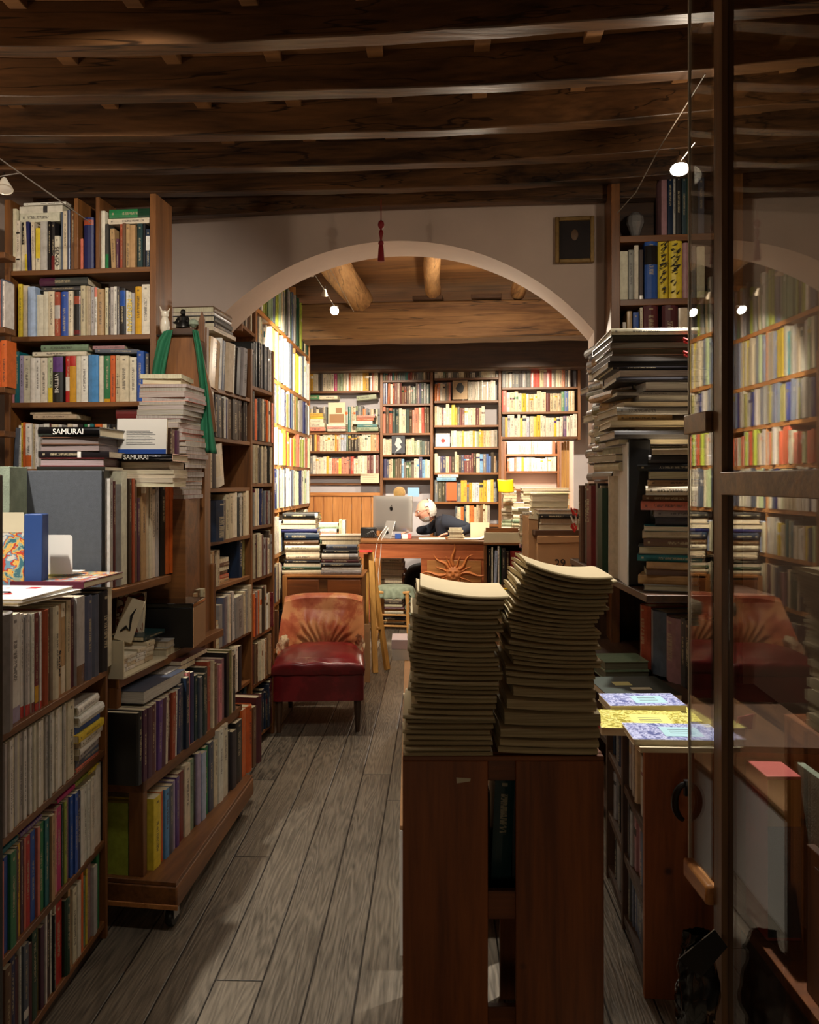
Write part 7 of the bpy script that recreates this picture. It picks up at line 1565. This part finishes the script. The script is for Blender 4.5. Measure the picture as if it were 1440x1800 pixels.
for i, r in enumerate(REG):
    if i not in ind: rest.append((r['M'], r['fc'])); continue
    nm = {'book': 'book', 'folio': 'folio', 'booklet': 'booklet'}[r['noun']]
    parts = r['area'] > 420 or r['mode'] == 'pile' and r['area'] > 250
    lab = label_of(i); w = r['where']
    g = ('books, ' if r['noun'] == 'book' else r['noun']+'s, ')+w
    if parts or 'text' in r:
        t = thing(nm, lab, nm, r['M'], g if len(bywhere[w]) > 1 else None)
        for pn, mi_ in (('cover', 0), ('pages', 1)):
            me, mi = geo_mesh(pn, [(None, [f for f in r['fc'] if f[3] == mi_])]); finish_mesh(me, [0]*len(mi), [M['cover' if mi_ == 0 else 'pages']]); o = bpy.data.objects.new(pn, me); COL.objects.link(o); o.parent = t
        if 'text' in r:
            body, size, mt, loc = r['text']; txt('title', body, size, M[mt], t, r['M'].inverted() @ loc, alignx='CENTER')
    else:
        me, mi = geo_mesh(nm, [(None, r['fc'])]); finish_mesh(me, mi, [M['cover'], M['pages']]); o = bpy.data.objects.new(nm, me); COL.objects.link(o); o.matrix_world = r['M']; tag(o, lab, nm, g if len(bywhere[w]) > 1 else None)
    r['obj'] = t if (parts or 'text' in r) else o
me, mi = geo_mesh('book_rows', rest); finish_mesh(me, mi, [M['cover'], M['pages']]); o = bpy.data.objects.new('book', me); COL.objects.link(o)
tag(o, 'hundreds of smaller books crowding the farther shelves and columns of the shop', 'books'); o['kind'] = 'stuff'
# attach flecks to the yellow books
yb = [r for r in REG if r['where'] == Q2 and r['col'] == 'yellow' and 'obj' in r]
for k, o in enumerate([o for o in bpy.data.objects if 'tmp' in o.keys()]):
    if k < len(yb):
        mwf = o.matrix_world.copy(); p_ = yb[k]['obj']; o.parent = p_; o.matrix_local = yb[k]['M'].inverted() @ o.matrix_basis
        o.matrix_parent_inverse = Matrix.Identity(4)
    del o['tmp']; del o['_fleck']
print('BOOKS total', len(REG), 'individual', len(ind))

# ---------------------------------------------------------------- lights
def spot(loc, aim, power, ang=60, blend=.6, size=.03, col=(1, .83, .64)):
    l = bpy.data.lights.new('spot_light', 'SPOT'); l.energy = power; l.spot_size = math.radians(ang); l.spot_blend = blend; l.shadow_soft_size = size; l.color = col
    o = bpy.data.objects.new('spot_light', l); COL.objects.link(o); o.location = loc; o.rotation_euler = (Vector(aim)-Vector(loc)).to_track_quat('-Z', 'Y').to_euler(); return o
def point(loc, power, size=.06, col=(1, .82, .62)):
    l = bpy.data.lights.new('point_light', 'POINT'); l.energy = power; l.shadow_soft_size = size; l.color = col
    o = bpy.data.objects.new('point_light', l); COL.objects.link(o); o.location = loc; return o
WARM = (1, .84, .65)
# inner room
p, dv = LAMPS[0]; spot(p+dv*.02, (-.98, 6.2, 1.8), 800, 80, .6, .025, (1, .88, .70))
spot((-.45, 7.25, 2.82), (-.4, 9.3, 1.1), 290, 72, .25, .06, WARM)
spot((.95, 7.15, 2.82), (1.3, 9.2, 1.1), 310, 72, .25, .06, (1, .83, .62))
spot((.3, 7.2, 2.8), (.2, 8.3, .8), 160, 100, .8, .06, (1, .86, .68))
spot((-.3, 4.85, 2.85), (-.45, 5.3, 0), 95, 100, .8, .05, WARM)
point((.5, 5.4, 2.35), 34, .08, WARM)
point(tuple(W(.25, 10.6, 2.25)), 130, .08, (1, .88, .74))
# front room
p, dv = LAMPS[1]; spot(p+dv*.02, (.86, 2.5, .7), 230, 44, .6, .02, (1, .94, .86)); point(p+Vector((.02, -.05, -.04)), 9, .03, WARM)
spot((-.55, 2.1, 2.78), (-1.35, 3.4, 2.0), 75, 75, .8, .04, (1, .91, .80))
spot((-1.5, 1.9, 2.75), (-1.12, 2.4, 1.15), 230, 50, .8, .03, (1, .93, .84))
point((-1.85, 2.5, 2.35), 11, .05, WARM)  # unseen fill added off to the left, brightens the joist undersides
point((-.2, -.5, .8), 9, .2, (1, .82, .6))  # added low fill behind the camera for crate front and joist undersides
spot((.35, 2.62, 2.78), (.28, 2.0, 1.2), 115, 34, .7, .03, (1, .9, .76))  # unseen spot added overhead to brighten the paper stack tops
spot((-.3, 1.9, 2.75), (-.5, 3.6, .5), 30, 90, .8, .05, (1, .9, .78))
w = bpy.data.worlds.new('world'); SC.world = w; w.use_nodes = True; w.node_tree.nodes['Background'].inputs[0].default_value = (1, .8, .6, 1); w.node_tree.nodes['Background'].inputs[1].default_value = .0

# ---------------------------------------------------------------- camera, view
cd = bpy.data.cameras.new('camera'); co = bpy.data.objects.new('camera', cd); COL.objects.link(co)
co.location = (0, 0, EYE); co.rotation_euler = (math.pi/2, 0, 0); cd.sensor_fit = 'VERTICAL'; cd.sensor_height = 24; cd.lens = 24*F/1800; cd.shift_y = -(900-HZ)/1800; cd.clip_start = .05
SC.camera = co
vs_ = SC.view_settings; vs_.view_transform = 'Standard'; vs_.look = 'None'; vs_.gamma = 1; vs_.use_curve_mapping = False; vs_.exposure = .0
SC.render.film_transparent = False
SC.cycles.max_bounces = 8; SC.cycles.diffuse_bounces = 4; SC.cycles.transparent_max_bounces = 12; SC.cycles.sample_clamp_indirect = 4
